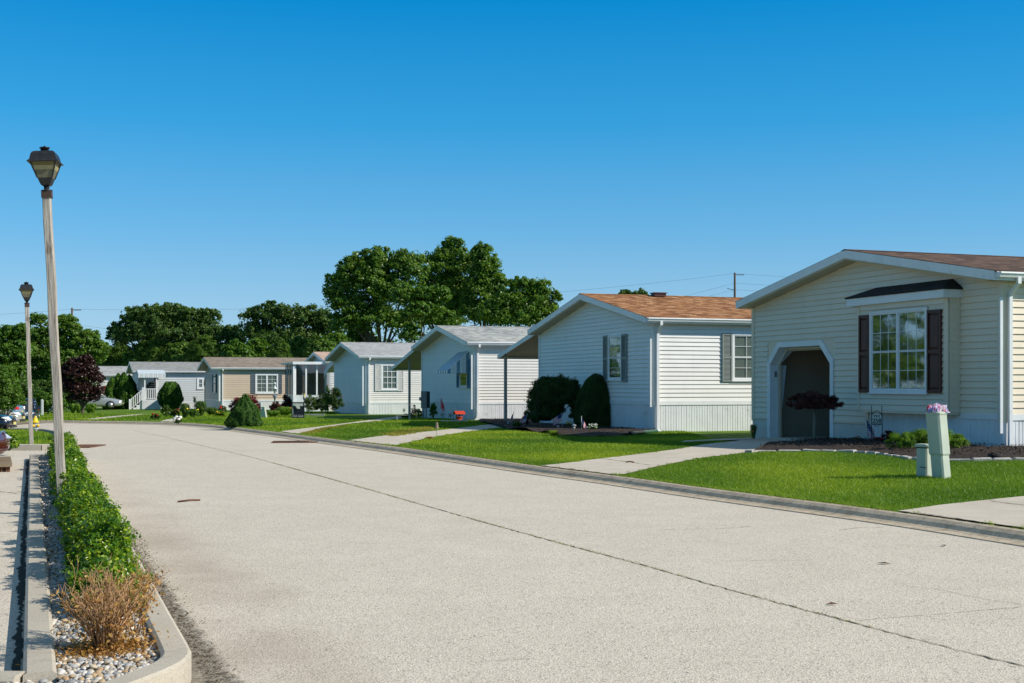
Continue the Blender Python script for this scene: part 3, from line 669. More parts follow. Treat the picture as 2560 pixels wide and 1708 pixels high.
bed1 = [Vector(p) for p in hp((1874, 1133), (1883, 1131), (1980, 1129), (2064, 1129), (2140, 1132), (2199, 1136.5), (2250, 1143), (2289, 1150), (2375, 1153.5), (2460, 1152), (2560, 1151), (2640, 1150), (2640, 1120), (2500, 1122), (2090, 1102), zf=LZ)]
bed2 = [Vector(p) for p in hp((1200, 1056), (1270, 1075), (1340, 1082), (1410, 1090), (1470, 1093), (1540, 1092), (1600, 1088), (1640, 1082), (1640, 1078), (1350, 1040), (1200, 1040), zf=LZ)]
BEDS += [bed1, bed2]
def onlawn(x, y):
    if x < RX(y) - .03: return False
    for pg in NOGRASS + BEDS:
        if inpoly(x, y, pg): return False
    px = 1280 + 3160 * x / y
    return -60 < px < 3300
blades('grass', (-.5, 13, 9, 26), 2500, .032, M['blade'], LZ, onlawn, 1, label='mown green grass of the near front lawn', w=.0042)
blades('grass', (-5.5, 5, 22, 38), 1000, .036, M['blade'], LZ, onlawn, 2, label='mown grass of the middle lawns', w=.009)
blades('grass', (-14, 1, 38, 56), 260, .045, M['blade'], LZ, onlawn, 3, label='mown grass of the farther lawns', w=.016)
blades('grass', (-28, -10, 54, 74), 80, .08, M['blade'], LZ, onlawn, 4, label='grass of the far verge beyond the bend', w=.025)
def onleft(x, y): return x < LGX(y) - .05 and 28.8 < y < 47 and 1280 + 3160 * x / y > -40
blades('grass', (-19, -10, 28.8, 47), 420, .06, M['blade'], lambda x, y: G(x, y) + .1, onleft, 5, label='grass strip round the hydrant beyond the parking lot', w=.009)
ypatch = [Vector(p) for p in hp((950, 1088), (1000, 1078), (1060, 1070), (1082, 1068), (1084, 1076), (1040, 1085), (985, 1093), zf=LZ)]
ypatch2 = [Vector(p) for p in hp((750, 1085), (770, 1082), (810, 1071), (860, 1065), (870, 1066), (820, 1076), (790, 1084), zf=LZ)]
blades('yellow_grass', (-8, 0, 28, 45), 900, .06, M['blade_y'], LZ, lambda x, y: inpoly(x, y, ypatch) or inpoly(x, y, ypatch2), 6, label='yellowing patches of grass beside the driveways', w=.01)
# edge tufts leaning over the kerb of the near lawn
rng = np.random.default_rng(77); yy = rng.uniform(11, 44, 26000); yy = yy[rng.uniform(0, 1, len(yy)) < (15 / yy).clip(0, 1)]; xx = np.interp(yy, _ry, _rx) + rng.uniform(-.02, .10, len(yy))
ok = np.array([not any(inpoly(a + .12, b, pg) for pg in NOGRASS) for a, b in zip(xx, yy)]); xx = xx[ok]; yy = yy[ok]; n = len(xx); zz = np.array([LZ(a, b) for a, b in zip(xx, yy)]) - .005
th = rng.uniform(0, 6.28, n); w_ = .0045 * np.maximum(1, yy / 15); hh = rng.uniform(.02, .055, n)
A = np.stack([xx - np.cos(th) * w_, yy - np.sin(th) * w_, zz], 1); B = np.stack([xx + np.cos(th) * w_, yy + np.sin(th) * w_, zz], 1); C = np.stack([xx - rng.uniform(-.02, .05, n), yy + rng.normal(0, .02, n), zz + hh], 1)
o = np_mesh('edge_grass', np.stack([A, B, C], 1).reshape(-1, 3), 3, M['blade'], None, rng.uniform(.1, .8, n)); o['kind'] = 'stuff'; o['label'] = 'grass fringe overhanging the rolled kerb'
# ------------------------------------------------------------------ mulch beds
def flatpoly(name, pg, zf, off, mat, n=26):
    xs = [p.x for p in pg]; ys = [p.y for p in pg]; m = MB(); vs = {}; V_ = []; F_ = []
    sx = (max(xs) - min(xs)) / n; sy = (max(ys) - min(ys)) / n
    bm = bmesh.new(); bv = [bm.verts.new((p.x, p.y, 0)) for p in pg]; bm.faces.new(bv); bmesh.ops.triangulate(bm, faces=bm.faces[:])
    bmesh.ops.subdivide_edges(bm, edges=bm.edges[:], cuts=5, use_grid_fill=True)
    for v in bm.verts:
        e = min((Vector((v.co.x, v.co.y)) - q).length for q in pg)
        v.co.z = zf(v.co.x, v.co.y) + off + .06 * min(1, e / .8) * (1 + mnoise.noise(v.co * 1.3)) + .02 * mnoise.noise(v.co * 6)
    for f in bm.faces: f.smooth = True
    me = bpy.data.meshes.new(name); bm.to_mesh(me); bm.free(); me.materials.append(mat); o = bpy.data.objects.new(name, me); COL.objects.link(o); return o
def chips(name, pg, n, zf, seed, label):
    rng = np.random.default_rng(seed); xs = [p.x for p in pg]; ys = [p.y for p in pg]; P = []
    while len(P) < n:
        x = rng.uniform(min(xs), max(xs)); y = rng.uniform(min(ys), max(ys))
        if inpoly(x, y, pg): P.append((x, y, zf(x, y) + .085 + rng.uniform(0, .03)))
    P = np.array(P); o = np_mesh(name, leafquads(P, np.zeros_like(P), .05, .35, 1.2, .5, rng), 4, M['chip'], None, rng.uniform(0, 1, n)); o['kind'] = 'stuff'; o['label'] = label
flatpoly('mulch_bed', bed1, LZ, .02, M['mulch'])['kind'] = 'structure'; chips('mulch_chips', bed1, 5000, LZ, 1, 'dark bark chips of the bed by the garage house')
flatpoly('mulch_bed', bed2, LZ, .02, M['mulch'])['kind'] = 'structure'; chips('mulch_chips', bed2, 4500, LZ, 2, 'dark bark chips of the bed with flags')
# stone edging
ed = empty('stone_edging', 'low curved edging of flat pale stones along the mulch bed before the garage house', 'edging', tuple(hit(2100, 1131, LZ)))
epts = catmull(hp((1870, 1134), (1883, 1131.5), (1980, 1129.5), (2064, 1129.5), (2140, 1133), (2199, 1137.5), (2250, 1144), (2289, 1151), (2375, 1154), (2460, 1153), (2560, 1152), (2660, 1151), zf=LZ), 14)
rnd = random.Random(2); i = 0; P = [Vector(p) for p in epts]; acc = 0; last = P[0]; o0 = ed.location
nxt = .3
for a, b in zip(P, P[1:]):
    acc += (b - a).length
    if acc >= nxt:
        mid = (last + b) / 2; d = (b - last); ln = d.length; an = math.atan2(d.y, d.x)
        m = MB(); w = rnd.uniform(.10, .15); h = rnd.uniform(.03, .055); hl = ln / 2 - .012
        bot = [(-hl, -w / 2), (hl, -w / 2), (hl, w / 2), (-hl, w / 2)]
        m.frustum([[(x, y, -.04) for x, y in bot], [(x * rnd.uniform(.93, 1.02), y * rnd.uniform(.9, 1.1), h * .7) for x, y in bot], [(x * .86, y * .75, h * rnd.uniform(.9, 1.15)) for x, y in bot]])
        o = m.build('stone', M['stonee'], ed); o.location = Vector((mid.x, mid.y, LZ(mid.x, mid.y))) - o0; o.rotation_euler = (rnd.uniform(-.05, .05), rnd.uniform(-.05, .05), an)
        last = b; acc = 0; nxt = rnd.uniform(.24, .42)
# ================================================================== HOUSES
M['sid1'] = siding('beige_vinyl_siding', (.78, .665, .52)); M['sid2'] = siding('off_white_vinyl_siding', (.79, .775, .745))
M['sid3'] = siding('pale_grey_vinyl_siding', (.76, .73, .69)); M['sid4'] = siding('pale_grey_white_siding', (.76, .73, .69))
M['sid6'] = siding('tan_vinyl_siding', (.62, .49, .37)); M['sid7'] = siding('pale_grey_siding', (.58, .61, .63)); M['sid8'] = siding('white_siding', (.66, .66, .64))
M['rf1'] = shingles('brown_shingles', [(.03, .017, .012), (.085, .05, .034), (.15, .09, .06), (.27, .17, .12)])
M['rf2'] = shingles('orange_brown_shingles', [(.09, .035, .015), (.24, .10, .038), (.40, .19, .08), (.64, .38, .20)])
M['rf3'] = shingles('mottled_grey_shingles', [(.14, .16, .17), (.30, .31, .30), (.46, .45, .41), (.60, .58, .53)])
M['rf4'] = shingles('light_grey_shingles', [(.24, .24, .24), (.34, .34, .34), (.42, .42, .41), (.52, .51, .50)])
M['rf5'] = shingles('peach_shingles', [(.35, .23, .17), (.48, .33, .25), (.58, .42, .33), (.66, .5, .42)])
M['rf6'] = shingles('taupe_shingles', [(.14, .11, .085), (.24, .19, .15), (.31, .25, .20), (.40, .33, .27)])
M['rf7'] = shingles('grey_shingles', [(.18, .18, .17), (.27, .27, .26), (.33, .33, .32), (.42, .42, .41)])
M['blackrf'] = plain('black_shingle_hood', (.014, .012, .012), .8, .3, 40)
def sk_panel_mesh(w=.34, grooves=2):
    m = MB(); q = w / grooves; prof = []
    for g in range(grooves):
        a = g * q; prof += [(a + .002, .004), (a + .010, .016), (a + q * .45, .016), (a + q * .50, .008), (a + q * .55, .016), (a + q - .012, .016), (a + q - .002, .004)]
    vs = [(x, -y, 0) for x, y in prof] + [(x, -y, 1) for x, y in prof]; n = len(prof)
    m._add(vs, [(i, i + 1, n + i + 1, n + i) for i in range(n - 1)]); return m
SKP = sk_panel_mesh().build('skirting_panel', M['white2']); SKME = SKP.data; bpy.data.objects.remove(SKP)
class House:
    def __init__(s, name, label, C, W, L, eave, apex, skirt, sid, roof, exp=.127, of=.35, os_=.22, base=None, group='manufactured homes along the right side of the street', rz=HANG):
        s.C = Vector(C); s.W = W; s.L = L; s.rz = rz; s.root = empty(name, label, 'house', C, rz, group)
        s.M = Matrix.Translation(s.C) @ Matrix.Rotation(rz, 4, 'Z'); s.I = s.M.inverted()
        s.eave = eave - s.C.z; s.apex = apex - s.C.z; s.sk = skirt - s.C.z; s.sid = sid; s.roofm = roof; s.exp = exp; s.of = of; s.os = os_
        s.slope = (s.apex - s.eave - .18) / (W / 2 + os_)         # eave: bottom of the fascia at the side overhang; apex: top of the ridge
    # pixel -> point on a wall plane: front wall x=-off (returns y,z), side wall y=-off (returns x,z)
    def f(s, px, py, off=0):
        o = s.I @ Vector((0, 0, CAM_H)); d = s.I.to_3x3() @ ray(px, py); t = (-off - o.x) / d.x; p = o + d * t; return p.y, p.z
    def sd(s, px, py, off=0):
        o = s.I @ Vector((0, 0, CAM_H)); d = s.I.to_3x3() @ ray(px, py); t = (-off - o.y) / d.y; p = o + d * t; return p.x, p.z
    def TF(s, side, off=0): return (lambda a, b, c: (-c - off, a, b)) if side == 'f' else (lambda a, b, c: (a, -c - off, b))
    def wtop(s, y): return s.apex - .20 - abs(y - s.W / 2) * s.slope - .02
    def shell(s, front=None, hole=None):
        W, L = s.W, s.L; b = -.5; e = s.wtop(0)
        if not hole:
            m = MB(); m.prism([(0, 0, b), (0, W, b), (0, W, e), (0, W / 2, s.wtop(W / 2)), (0, 0, e)], (L, 0, 0)); m.build('wall', s.sid, s.root)
        else:
            y0, y1, zt, ch = hole; m = MB()
            def piece(a, b_, lo): m.prism([(0, a, lo), (0, b_, lo), (0, b_, s.wtop(b_))] + ([(0, W / 2, s.wtop(W / 2))] if a < W / 2 < b_ else []) + [(0, a, s.wtop(a))], (.15, 0, 0))
            piece(0, y0, b); piece(y1, W, b); piece(y0, y1, zt)
            m.prism([(0, y0, zt - ch), (0, y0 + ch, zt), (0, y0, zt)], (.15, 0, 0)); m.prism([(0, y1, zt - ch), (0, y1 - ch, zt), (0, y1, zt)], (.15, 0, 0))
            m.box(0.15, L, 0, .12, b, e); m.box(.15, L, W - .12, W, b, e); m.prism([(L - .15, .12, b), (L - .15, W - .12, b), (L - .15, W - .12, e), (L - .15, W / 2, s.wtop(W / 2)), (L - .15, .12, e)], (.15, 0, 0))
            m.build('wall', s.sid, s.root)
    def gable(s, fascia=.18, fm='white', len_=None):
        W, L, of, o_ = s.W, s.L, s.of, s.os; sl = s.slope; t = .035
        zt = lambda y: s.apex - abs(y - W / 2) * sl
        ln = math.hypot(W / 2 + o_, (W / 2 + o_) * sl); ang = math.atan(sl)
        for sg, nm in ((-1, 'roof'), (1, 'roof')):          # local x = along the eave so the shingle courses run true
            m = MB(); m.box(0, L + 2 * of - .1, -.03, ln, -.03, 0); r = m.build(nm, s.roofm, s.root)
            if sg < 0: r.matrix_local = Matrix.Translation((-of - .03, -o_, zt(-o_) + .004)) @ Matrix.Rotation(ang, 4, 'X')
            else: r.matrix_local = Matrix.Translation((L + of - .13, W + o_, zt(W + o_) + .004)) @ Matrix.Rotation(math.pi, 4, 'Z') @ Matrix.Rotation(ang, 4, 'X')
        cp = MB(); cp.prism([(-of - .04, W / 2 - .13, s.apex - .13 * sl + .012), (-of - .04, W / 2, s.apex + .018), (-of - .04, W / 2 + .13, s.apex - .13 * sl + .012), (-of - .04, W / 2, s.apex - .02)], (L + 2 * of - .06, 0, 0)); cp.build('ridge_cap', s.roofm, s.root)
        sf = MB(); sf.prism([(-of, -o_, zt(-o_) - .05), (-of, W / 2, s.apex - .05), (-of, W + o_, zt(-o_) - .05), (-of, W + o_, zt(-o_) - .16), (-of, W, zt(-o_) - .16), (-of, W, s.wtop(W) - .0), (-of, W / 2, s.wtop(W / 2)), (-of, 0, s.wtop(0)), (-of, 0, zt(-o_) - .16), (-of, -o_, zt(-o_) - .16)], (L + 2 * of - .1, 0, 0))
        sf.build('soffit', M['soffit'], s.root)
        for a, b in ((-o_, W / 2), (W / 2, W + o_)):
            m = MB(); m.prism([(-of - t, a, zt(a) - .008), (-of - t, b, zt(b) - .008), (-of - t, b, zt(b) - fascia), (-of - t, a, zt(a) - fascia)], (t, 0, 0)); m.build('rake_board', M[fm], s.root)
        for a, yy in ((-o_ - .0, -o_ - .03), (W + o_, W + o_ + .03)):
            m = MB(); m.box(-of, L + of, min(a, yy), max(a, yy), zt(-o_) - fascia, zt(-o_) - .02); m.build('fascia_board', M[fm], s.root)
        g = MB(); y0 = -o_ - .03; z0 = zt(-o_) - .03
        g.prism([(-of + .0, y0, z0), (-of, y0 - .11, z0), (-of, y0 - .115, z0 - .03), (-of, y0 - .095, z0 - .045), (-of, y0 - .075, z0 - .10), (-of, y0, z0 - .105)], (L + 2 * of, 0, 0)); s.gut = g.build('gutter', M['white'], s.root)
        # frieze strip under the soffit
        return s
    def boards(s, side, a0, a1, z0, topfn, openings=(), off=0, exp=None, mat=None, name='siding_board', zmax=None):
        e = exp or s.exp; tf = s.TF(side, off); z = z0; mat = mat or s.sid
        zm = zmax if zmax else max(topfn(a0), topfn(a1), topfn((a0 + a1) / 2)) if topfn else z0
        while z < zm - .01:
            zt = z + e
            # usable interval at this height
            def clip(zz):
                lo, hi = a0, a1
                if topfn(a0) < zz or topfn(a1) < zz:
                    k = 60; ok = [a0 + (a1 - a0) * i / k for i in range(k + 1) if topfn(a0 + (a1 - a0) * i / k) >= zz - 1e-6]
                    if not ok: return None
                    lo, hi = ok[0], ok[-1]
                    pk = s.W / 2
                    if topfn(a0) < zz and s.slope: lo = max(a0, pk - (topfn(pk) - zz) / s.slope)
                    if topfn(a1) < zz and s.slope: hi = min(a1, pk + (topfn(pk) - zz) / s.slope)
                return lo, hi
            cb = clip(z)
            if not cb: break
            zz = min(zt, zm); ct = clip(zz)
            if not ct: mid = (cb[0] + cb[1]) / 2; ct = (mid - .001, mid + .001); zz = min(zz, topfn(s.W / 2))
            if zz - z < .015: break
            segs = [(cb[0], cb[1], ct[0], ct[1], z, zz)]
            for (o0, o1, p0, p1) in openings:
                ns = []
                for (b0, b1, t0, t1, q0, q1) in segs:
                    if p0 >= q1 - .01 or p1 <= q0 + .01 or o1 <= b0 or o0 >= b1: ns.append((b0, b1, t0, t1, q0, q1)); continue
                    if o0 > b0 + .02: ns.append((b0, min(o0, b1), t0, min(o0, t1), q0, q1))
                    if o1 < b1 - .02: ns.append((max(o1, b0), b1, max(o1, t0), t1, q0, q1))
                    if p0 > q0 + .02: ns.append((max(b0, o0), min(b1, o1), max(b0, o0), min(b1, o1), q0, p0))
                    if p1 < q1 - .02: ns.append((max(b0, o0), min(b1, o1), max(b0, o0), min(b1, o1), p1, q1))
                segs = ns
            for (b0, b1, t0, t1, q0, q1) in segs:
                if b1 - b0 < .03: continue
                q1 = min(q1, z + e - .013); f0 = .030 - .024 * (q0 - z) / e; f1 = .030 - .024 * (q1 - z) / e
                m = MB(tf); m._add([(b0, q0, 0), (b1, q0, 0), (b0, q0, f0), (b1, q0, f0), (t0, q1, f1), (t1, q1, f1), (t0, q1, -.002), (t1, q1, -.002)], [(0, 1, 3, 2), (2, 3, 5, 4), (4, 5, 7, 6), (0, 2, 4, 6), (1, 7, 5, 3)])
                m.build(name, mat, s.root)
            z = zt
    def band(s, side, a0, a1, z0, z1, th=.034, mat=None, name='trim_board', off=0):
        m = MB(s.TF(side, off)); m.box(a0, a1, z0, z1, 0, th); return m.build(name, mat or M['white'], s.root)
    def skirting(s, side, a0, a1, z1, z0=-.25, off=0, skip=()):
        w = .34; n = int((a1 - a0) / w) + 1
        for i in range(n):
            a = a0 + i * w; ww = min(w, a1 - a)
            if ww < .04: continue
            if any(k0 - .05 < a + ww / 2 < k1 + .05 for k0, k1 in skip): continue
            if side == 'f': o = share('skirting_panel', SKME, s.root, (-off, a + ww, z0), (0, 0, -math.pi / 2), (ww / w, 1, z1 - z0))
            else: o = share('skirting_panel', SKME, s.root, (a, -off, z0), (0, 0, 0), (ww / w, 1, z1 - z0))
    def corner(s, z0, z1, w=.09, mat=None, y=0, fr=True):
        m = MB()
        if y == 0: m.box(-.042, w, -.042, 0, z0, z1); m.box(-.042, 0, 0, w, z0, z1)
        else: m.box(-.042, 0, y - w, y + .02, z0, z1)
        m.build('corner_post', mat or s.sid, s.root)
    def window(s, side, a0, a1, b0, b1, off=0, units=1, cols=2, rows=2, hung=True, fw=.055, curtain='lace', frame='white', low=None, muntw=.012, grid_low=True, sill=True, lowcurt=None):
        tf = s.TF(side, off); m = MB(tf); d = .062
        m.box(a0, a1, b0, b0 + fw, 0, d); m.box(a0, a1, b1 - fw, b1, 0, d); m.box(a0, a0 + fw, b0 + fw, b1 - fw, 0, d); m.box(a1 - fw, a1, b0 + fw, b1 - fw, 0, d)
        uw = (a1 - a0 - 2 * fw + fw * .9) / units; edges = []
        for u in range(units):
            l = a0 + fw + u * uw; r_ = l + uw - fw * .9
            if u: m.box(l - fw * .9, l, b0 + fw, b1 - fw, 0, d)
            edges.append((l, r_))
        if sill: m.box(a0 - .02, a1 + .02, b0 - .03, b0, 0, d + .02)
        w = m.build('window', M[frame], s.root)
        bk = MB(tf); bk.box(a0 + .01, a1 - .01, b0 + .01, b1 - .01, .004, .008); bk.build('curtain', M[curtain], w)
        for l, r_ in edges:
            B, T = b0 + fw, b1 - fw; md = (B + T) / 2; st = .028
            parts = [(B, md, .036), (md - .012, T, .036)] if hung else [(B, T, .034)]
            for k, (p, q, dp) in enumerate(parts):
                sm = MB(tf); sm.box(l, r_, p, p + st, dp - .012, dp + .008); sm.box(l, r_, q - st, q, dp - .012, dp + .008); sm.box(l, l + st, p + st, q - st, dp - .012, dp + .008); sm.box(r_ - st, r_, p + st, q - st, dp - .012, dp + .008)
                sm.build('sash', M[frame], w)
                gx0, gx1, gz0, gz1 = l + st, r_ - st, p + st, q - st
                c_, r2 = (cols, rows)
                mu = MB(tf)
                for i in range(1, c_): x = gx0 + (gx1 - gx0) * i / c_; mu.box(x - muntw / 2, x + muntw / 2, gz0, gz1, dp - .008, dp + .004)
                for j in range(1, r2):
                    z = gz0 + (gz1 - gz0) * j / r2
                    for i in range(c_): xa = gx0 + (gx1 - gx0) * i / c_ + muntw / 2; xb = gx0 + (gx1 - gx0) * (i + 1) / c_ - muntw / 2; mu.box(xa, xb, z - muntw / 2, z + muntw / 2, dp - .007, dp + .0045)
                if c_ * r2 > 1: mu.build('glazing_bar', M[frame], w)
                for i in range(c_):
                    for j in range(r2):
                        xa = gx0 + (gx1 - gx0) * i / c_ + muntw * .5; xb = gx0 + (gx1 - gx0) * (i + 1) / c_ - muntw * .5; za = gz0 + (gz1 - gz0) * j / r2 + muntw * .5; zb = gz0 + (gz1 - gz0) * (j + 1) / r2 - muntw * .5
                        pm = MB(tf); pm.box(xa, xb, za, zb, dp - .003, dp + .0); pm.build('pane', M['glass'], w)
        return w
    def shutter(s, side, a0, a1, b0, b1, mat, off=0, louv=True):
        m = MB(s.TF(side, off)); f = min(.045, (a1 - a0) * .18)
        m.box(a0, a0 + f, b0, b1, .0, .068); m.box(a1 - f, a1, b0, b1, .0, .068)
        md = (b0 + b1) / 2
        for z0, z1 in ((b0, b0 + f * 1.3), (md - f * .7, md + f * .7), (b1 - f * 1.3, b1)): m.box(a0 + f, a1 - f, z0, z1, 0, .068)
        m.box(a0 + f, a1 - f, b0, b1, 0, .036); sh = m.build('shutter', M[mat], s.root)
        if louv:
            z = b0 + f * 1.3 + .01; lm = MB(s.TF(side, off))
            me = None
            while z < b1 - f * 1.3 - .02:
                if not (md - f * .7 - .03 < z < md + f * .7):
                    lm._add([(a0 + f, z, .036), (a1 - f, z, .036), (a0 + f, z + .01, .062), (a1 - f, z + .01, .062), (a0 + f, z + .035, .038), (a1 - f, z + .035, .038)], [(0, 1, 3, 2), (2, 3, 5, 4)])
                z += .036
            lo = lm.build('louvres', M[mat], sh); lo['kind'] = 'stuff'
        else:
            for z0, z1 in ((b0 + f * 1.9, md - f * 1.3), (md + f * 1.3, b1 - f * 1.9)):
                q = MB(s.TF(side, off)); q.frustum([[(a0 + f * 1.5, z0, .036), (a1 - f * 1.5, z0, .036), (a1 - f * 1.5, z1, .036), (a0 + f * 1.5, z1, .036)], [(a0 + f * 2.1, z0 + f * .6, .058), (a1 - f * 2.1, z0 + f * .6, .058), (a1 - f * 2.1, z1 - f * .6, .058), (a0 + f * 2.1, z1 - f * .6, .058)]]); q.build('panel', M[mat], sh)
    def downspout(s, x, zt, zb, y=-.09, mat='white', front=False, kick=True):
        m = MB(); g = -s.os - .09
        p = [(x, g, zt), (x, g, zt - .10), (x, y, zt - .32), (x, y, zb + .12)] + ([(x - .0, y, zb + .10), (x - .02, y - .22, zb + .03)] if kick else [(x, y, zb)])
        for a, b in zip(p, p[1:]):
            A = Vector(a); B = Vector(b); d = (B - A).normalized(); sx = Vector((1, 0, 0)); sy = d.cross(sx).normalized(); w1, w2 = .038, .028
            A = A - d * .012; B = B + d * .012
            ring = lambda c: [tuple(c + sx * i * w1 + sy * j * w2) for i, j in ((-1, -1), (1, -1), (1, 1), (-1, 1))]
            m.frustum([ring(A), ring(B)])
        return m.build('downspout', M[mat], s.root)
def carport(H, t0, t1, zhi, zlo, post_t, x0=0.0, x1=9.0, postx=0.0, zpost=-.2, mat='postgrey', name='carport', ps=.05):
    """lean-to roof running away from the house's far eave"""
    sl = (zlo - zhi) / (t1 - t0)
    m = MB(); m.prism([(x0, t0, zhi), (x0, t1, zlo), (x0, t1, zlo - .03), (x0, t0, zhi - .03)], (x1 - x0, 0, 0)); r = m.build('carport_roof', M['awnwhite'], H.root)
    u = MB()
    n = int((t1 - t0) / .30)
    for i in range(n):                                       # ribbed underside pans
        a = t0 + (t1 - t0) * i / n + .01; b = t0 + (t1 - t0) * (i + 1) / n - .01; za = zhi + sl * (a - t0); zb = zhi + sl * (b - t0)
        u.prism([(x0 + .03, a, za - .031), (x0 + .03, b, zb - .031), (x0 + .03, b - .02, zb - .05), (x0 + .03, a + .02, za - .05)], (x1 - x0 - .06, 0, 0))
    u.build('carport_soffit', M['soffit'], r)
    f = MB(); f.prism([(x0 - .03, t0, zhi + .02), (x0 - .03, t1, zlo + .02), (x0 - .03, t1, zlo - .13), (x0 - .03, t0, zhi - .15)], (.03, 0, 0)); f.box(x0, x1, t1, t1 + .03, zlo - .13, zlo + .02); f.build('carport_fascia', M['white'], r)
    for px_ in (postx, postx + 3.0, postx + 6):
        p = MB(); p.box(px_ - ps, px_ + ps, post_t - ps, post_t + ps, zpost, zhi + sl * (post_t - t0) - .05); p.box(px_ - ps * 1.6, px_ + ps * 1.6, post_t - ps * 1.6, post_t + ps * 1.6, zpost, zpost + .04); p.build('carport_post', M[mat], r)
# ---------------- house 1: beige house with garage and bay window
H1 = House('beige_house', 'beige vinyl house with brown roof, open garage doorway and boxed bay window, nearest house', (9.24, 23.8, .22), 9.01, 14, 3.43, 4.46, 0, M['sid1'], M['rf1'], of=.35)
H = H1
def z7(x, y): return 1820 + x * .34436, 600 + y * .34436
sk1 = H.sd(*z7(2060, 1268))[1]; H.sk = sk1
g0 = H.f(*z7(750, 1435)); g1 = H.f(*z7(315, 1435)); gt = H.f(*z7(560, 772))[1]
gy0, gy1 = g0[0], g1[0]
H.shell(hole=(gy0, gy1, gt, .42)); H.gable(.185)
tw = .13
bay = dict(y0=H.f(*z7(1605, 1000), .27)[0], y1=H.f(*z7(948, 1000), .27)[0]); bz0 = H.f(*z7(1650, 1262), .27)[1]; bz1 = H.f(*z7(1650, 410), .27)[1]
by0, by1 = bay['y0'], bay['y1']
lowz = H.f(*z7(860, 1285))[1]                                # siding of the garage part hangs lower
ops = [(gy0 - tw, gy1 + tw, -1, gt + tw), (by0, by1, bz0 + .02, bz1 + .35)]
zS = sk1 + H.exp * math.ceil((bz1 + .28 - sk1) / H.exp); lowz = sk1 - 2 * H.exp
H.boards('f', .06, by0, sk1, lambda a: zS, [], zmax=zS)
H.boards('f', by1 + .10, H.W - .06, lowz, lambda a: min(zS, H.wtop(a)) if False else zS, [(gy0 - tw - .01, gy1 + tw + .01, -1, gt + tw + .01)], zmax=min(zS, H.wtop(H.W) - .0))
zL = lowz + H.exp * math.floor((H.wtop(H.W) - lowz) / H.exp + 1e-6)
H.boards('f', by1 + .10, H.W - .0, lowz + H.exp * math.ceil((min(zS, H.wtop(H.W)) - lowz) / H.exp), lambda a: H.wtop(a), [], zmax=zS) if zS > H.wtop(H.W) + .05 else None
H.boards('f', .02, H.W - .02, zS, H.wtop, [])
m = MB(H.TF('f')); m.box(by1, by1 + .10, lowz - .12, bz1 + .3, 0, .03); m.build('corner_post', M['sid1'], H.root)
H.band('f', by1 + .10, gy0 - tw, lowz - .05, lowz, mat=M['sid1']); H.band('f', gy1 + tw, H.W, lowz - .05, lowz, mat=M['sid1'])
for q0, q1 in ((by1 + .02, gy0 - tw), (gy1 + tw, H.W)): m = MB(H.TF('f')); m.box(q0, q1, -.3, lowz - .06, 0, .012); m.build('skirting_panel', M['cream'], H.root)
H.skirting('f', .03, by1, sk1 - .0, off=0)
H.band('f', .05, by0 - .05, sk1 - .10, sk1 + .005, .036)
H.boards('s', .09, H.L, sk1, lambda a: H.wtop(0) - .02); H.skirting('s', .03, H.L, sk1 - .1); H.band('s', .0, H.L, sk1 - .11, sk1 + .003, .036)
H.corner(sk1 - .15, H.wtop(0)); H.corner(lowz - .1, H.wtop(H.W), y=H.W)
cs = MB(); cs.box(-.12, -.06, -.075, -.045, sk1 - .35, H.wtop(0) - .3); cs.build('corner_conduit', M['white'], H.root)
m = MB(); m.box(-.03, .05, -.03, .05, -.3, sk1 - .15); m.build('skirting_corner', M['white'], H.root)
# garage surround, jamb, interior
zb = H.f(*z7(330, 1440))[1]; ch = .42
tf = H.TF('f'); m = MB(tf); d0 = .045
def oct_(y0, y1, zt, c): return [(y0, zb), (y0, zt - c), (y0 + c, zt), (y1 - c, zt), (y1, zt - c), (y1, zb)]
inn = oct_(gy0, gy1, gt, ch); out = oct_(gy0 - tw, gy1 + tw, gt + tw, ch + .05)
for i in range(5):
    a, b, c, d = out[i], out[i + 1], inn[i + 1], inn[i]
    m.prism([(a[0], a[1], .022), (b[0], b[1], .022), (c[0], c[1], .022), (d[0], d[1], .022)], (0, 0, .0)) if False else m._add([(a[0], a[1], 0), (b[0], b[1], 0), (c[0], c[1], 0), (d[0], d[1], 0), (a[0], a[1], d0), (b[0], b[1], d0), (c[0], c[1], d0), (d[0], d[1], d0)], [(0, 1, 2, 3), (4, 5, 6, 7), (0, 1, 5, 4), (1, 2, 6, 5), (2, 3, 7, 6), (3, 0, 4, 7)])
m.build('garage_surround', M['white'], H.root)
m = MB(tf)
in2 = oct_(gy0 + .015, gy1 - .015, gt - .015, ch)
for i in range(5): m._add([(inn[i][0], inn[i][1], .04), (inn[i + 1][0], inn[i + 1][1], .04), (in2[i + 1][0], in2[i + 1][1], -.22), (in2[i][0], in2[i][1], -.42)], [(0, 1, 2, 3)])
m.build('garage_jamb', M['white'], H.root)
m = MB(tf); in3 = oct_(gy0 + .04, gy1 - .05, gt - .05, ch)
for i in range(5): m._add([(in2[i][0], in2[i][1], -.16), (in2[i + 1][0], in2[i + 1][1], -.16), (in3[i + 1][0], in3[i + 1][1], -.16), (in3[i][0], in3[i][1], -.16), (in2[i][0], in2[i][1], -.20), (in2[i + 1][0], in2[i + 1][1], -.20), (in3[i + 1][0], in3[i + 1][1], -.20), (in3[i][0], in3[i][1], -.20)], [(0, 1, 2, 3), (4, 5, 6, 7), (3, 2, 6, 7)])
m.build('inner_door_frame', M['cream'], H.root)
M['garwall'] = plain('garage_plaster', (.46, .36, .26), .9, .05, 2)
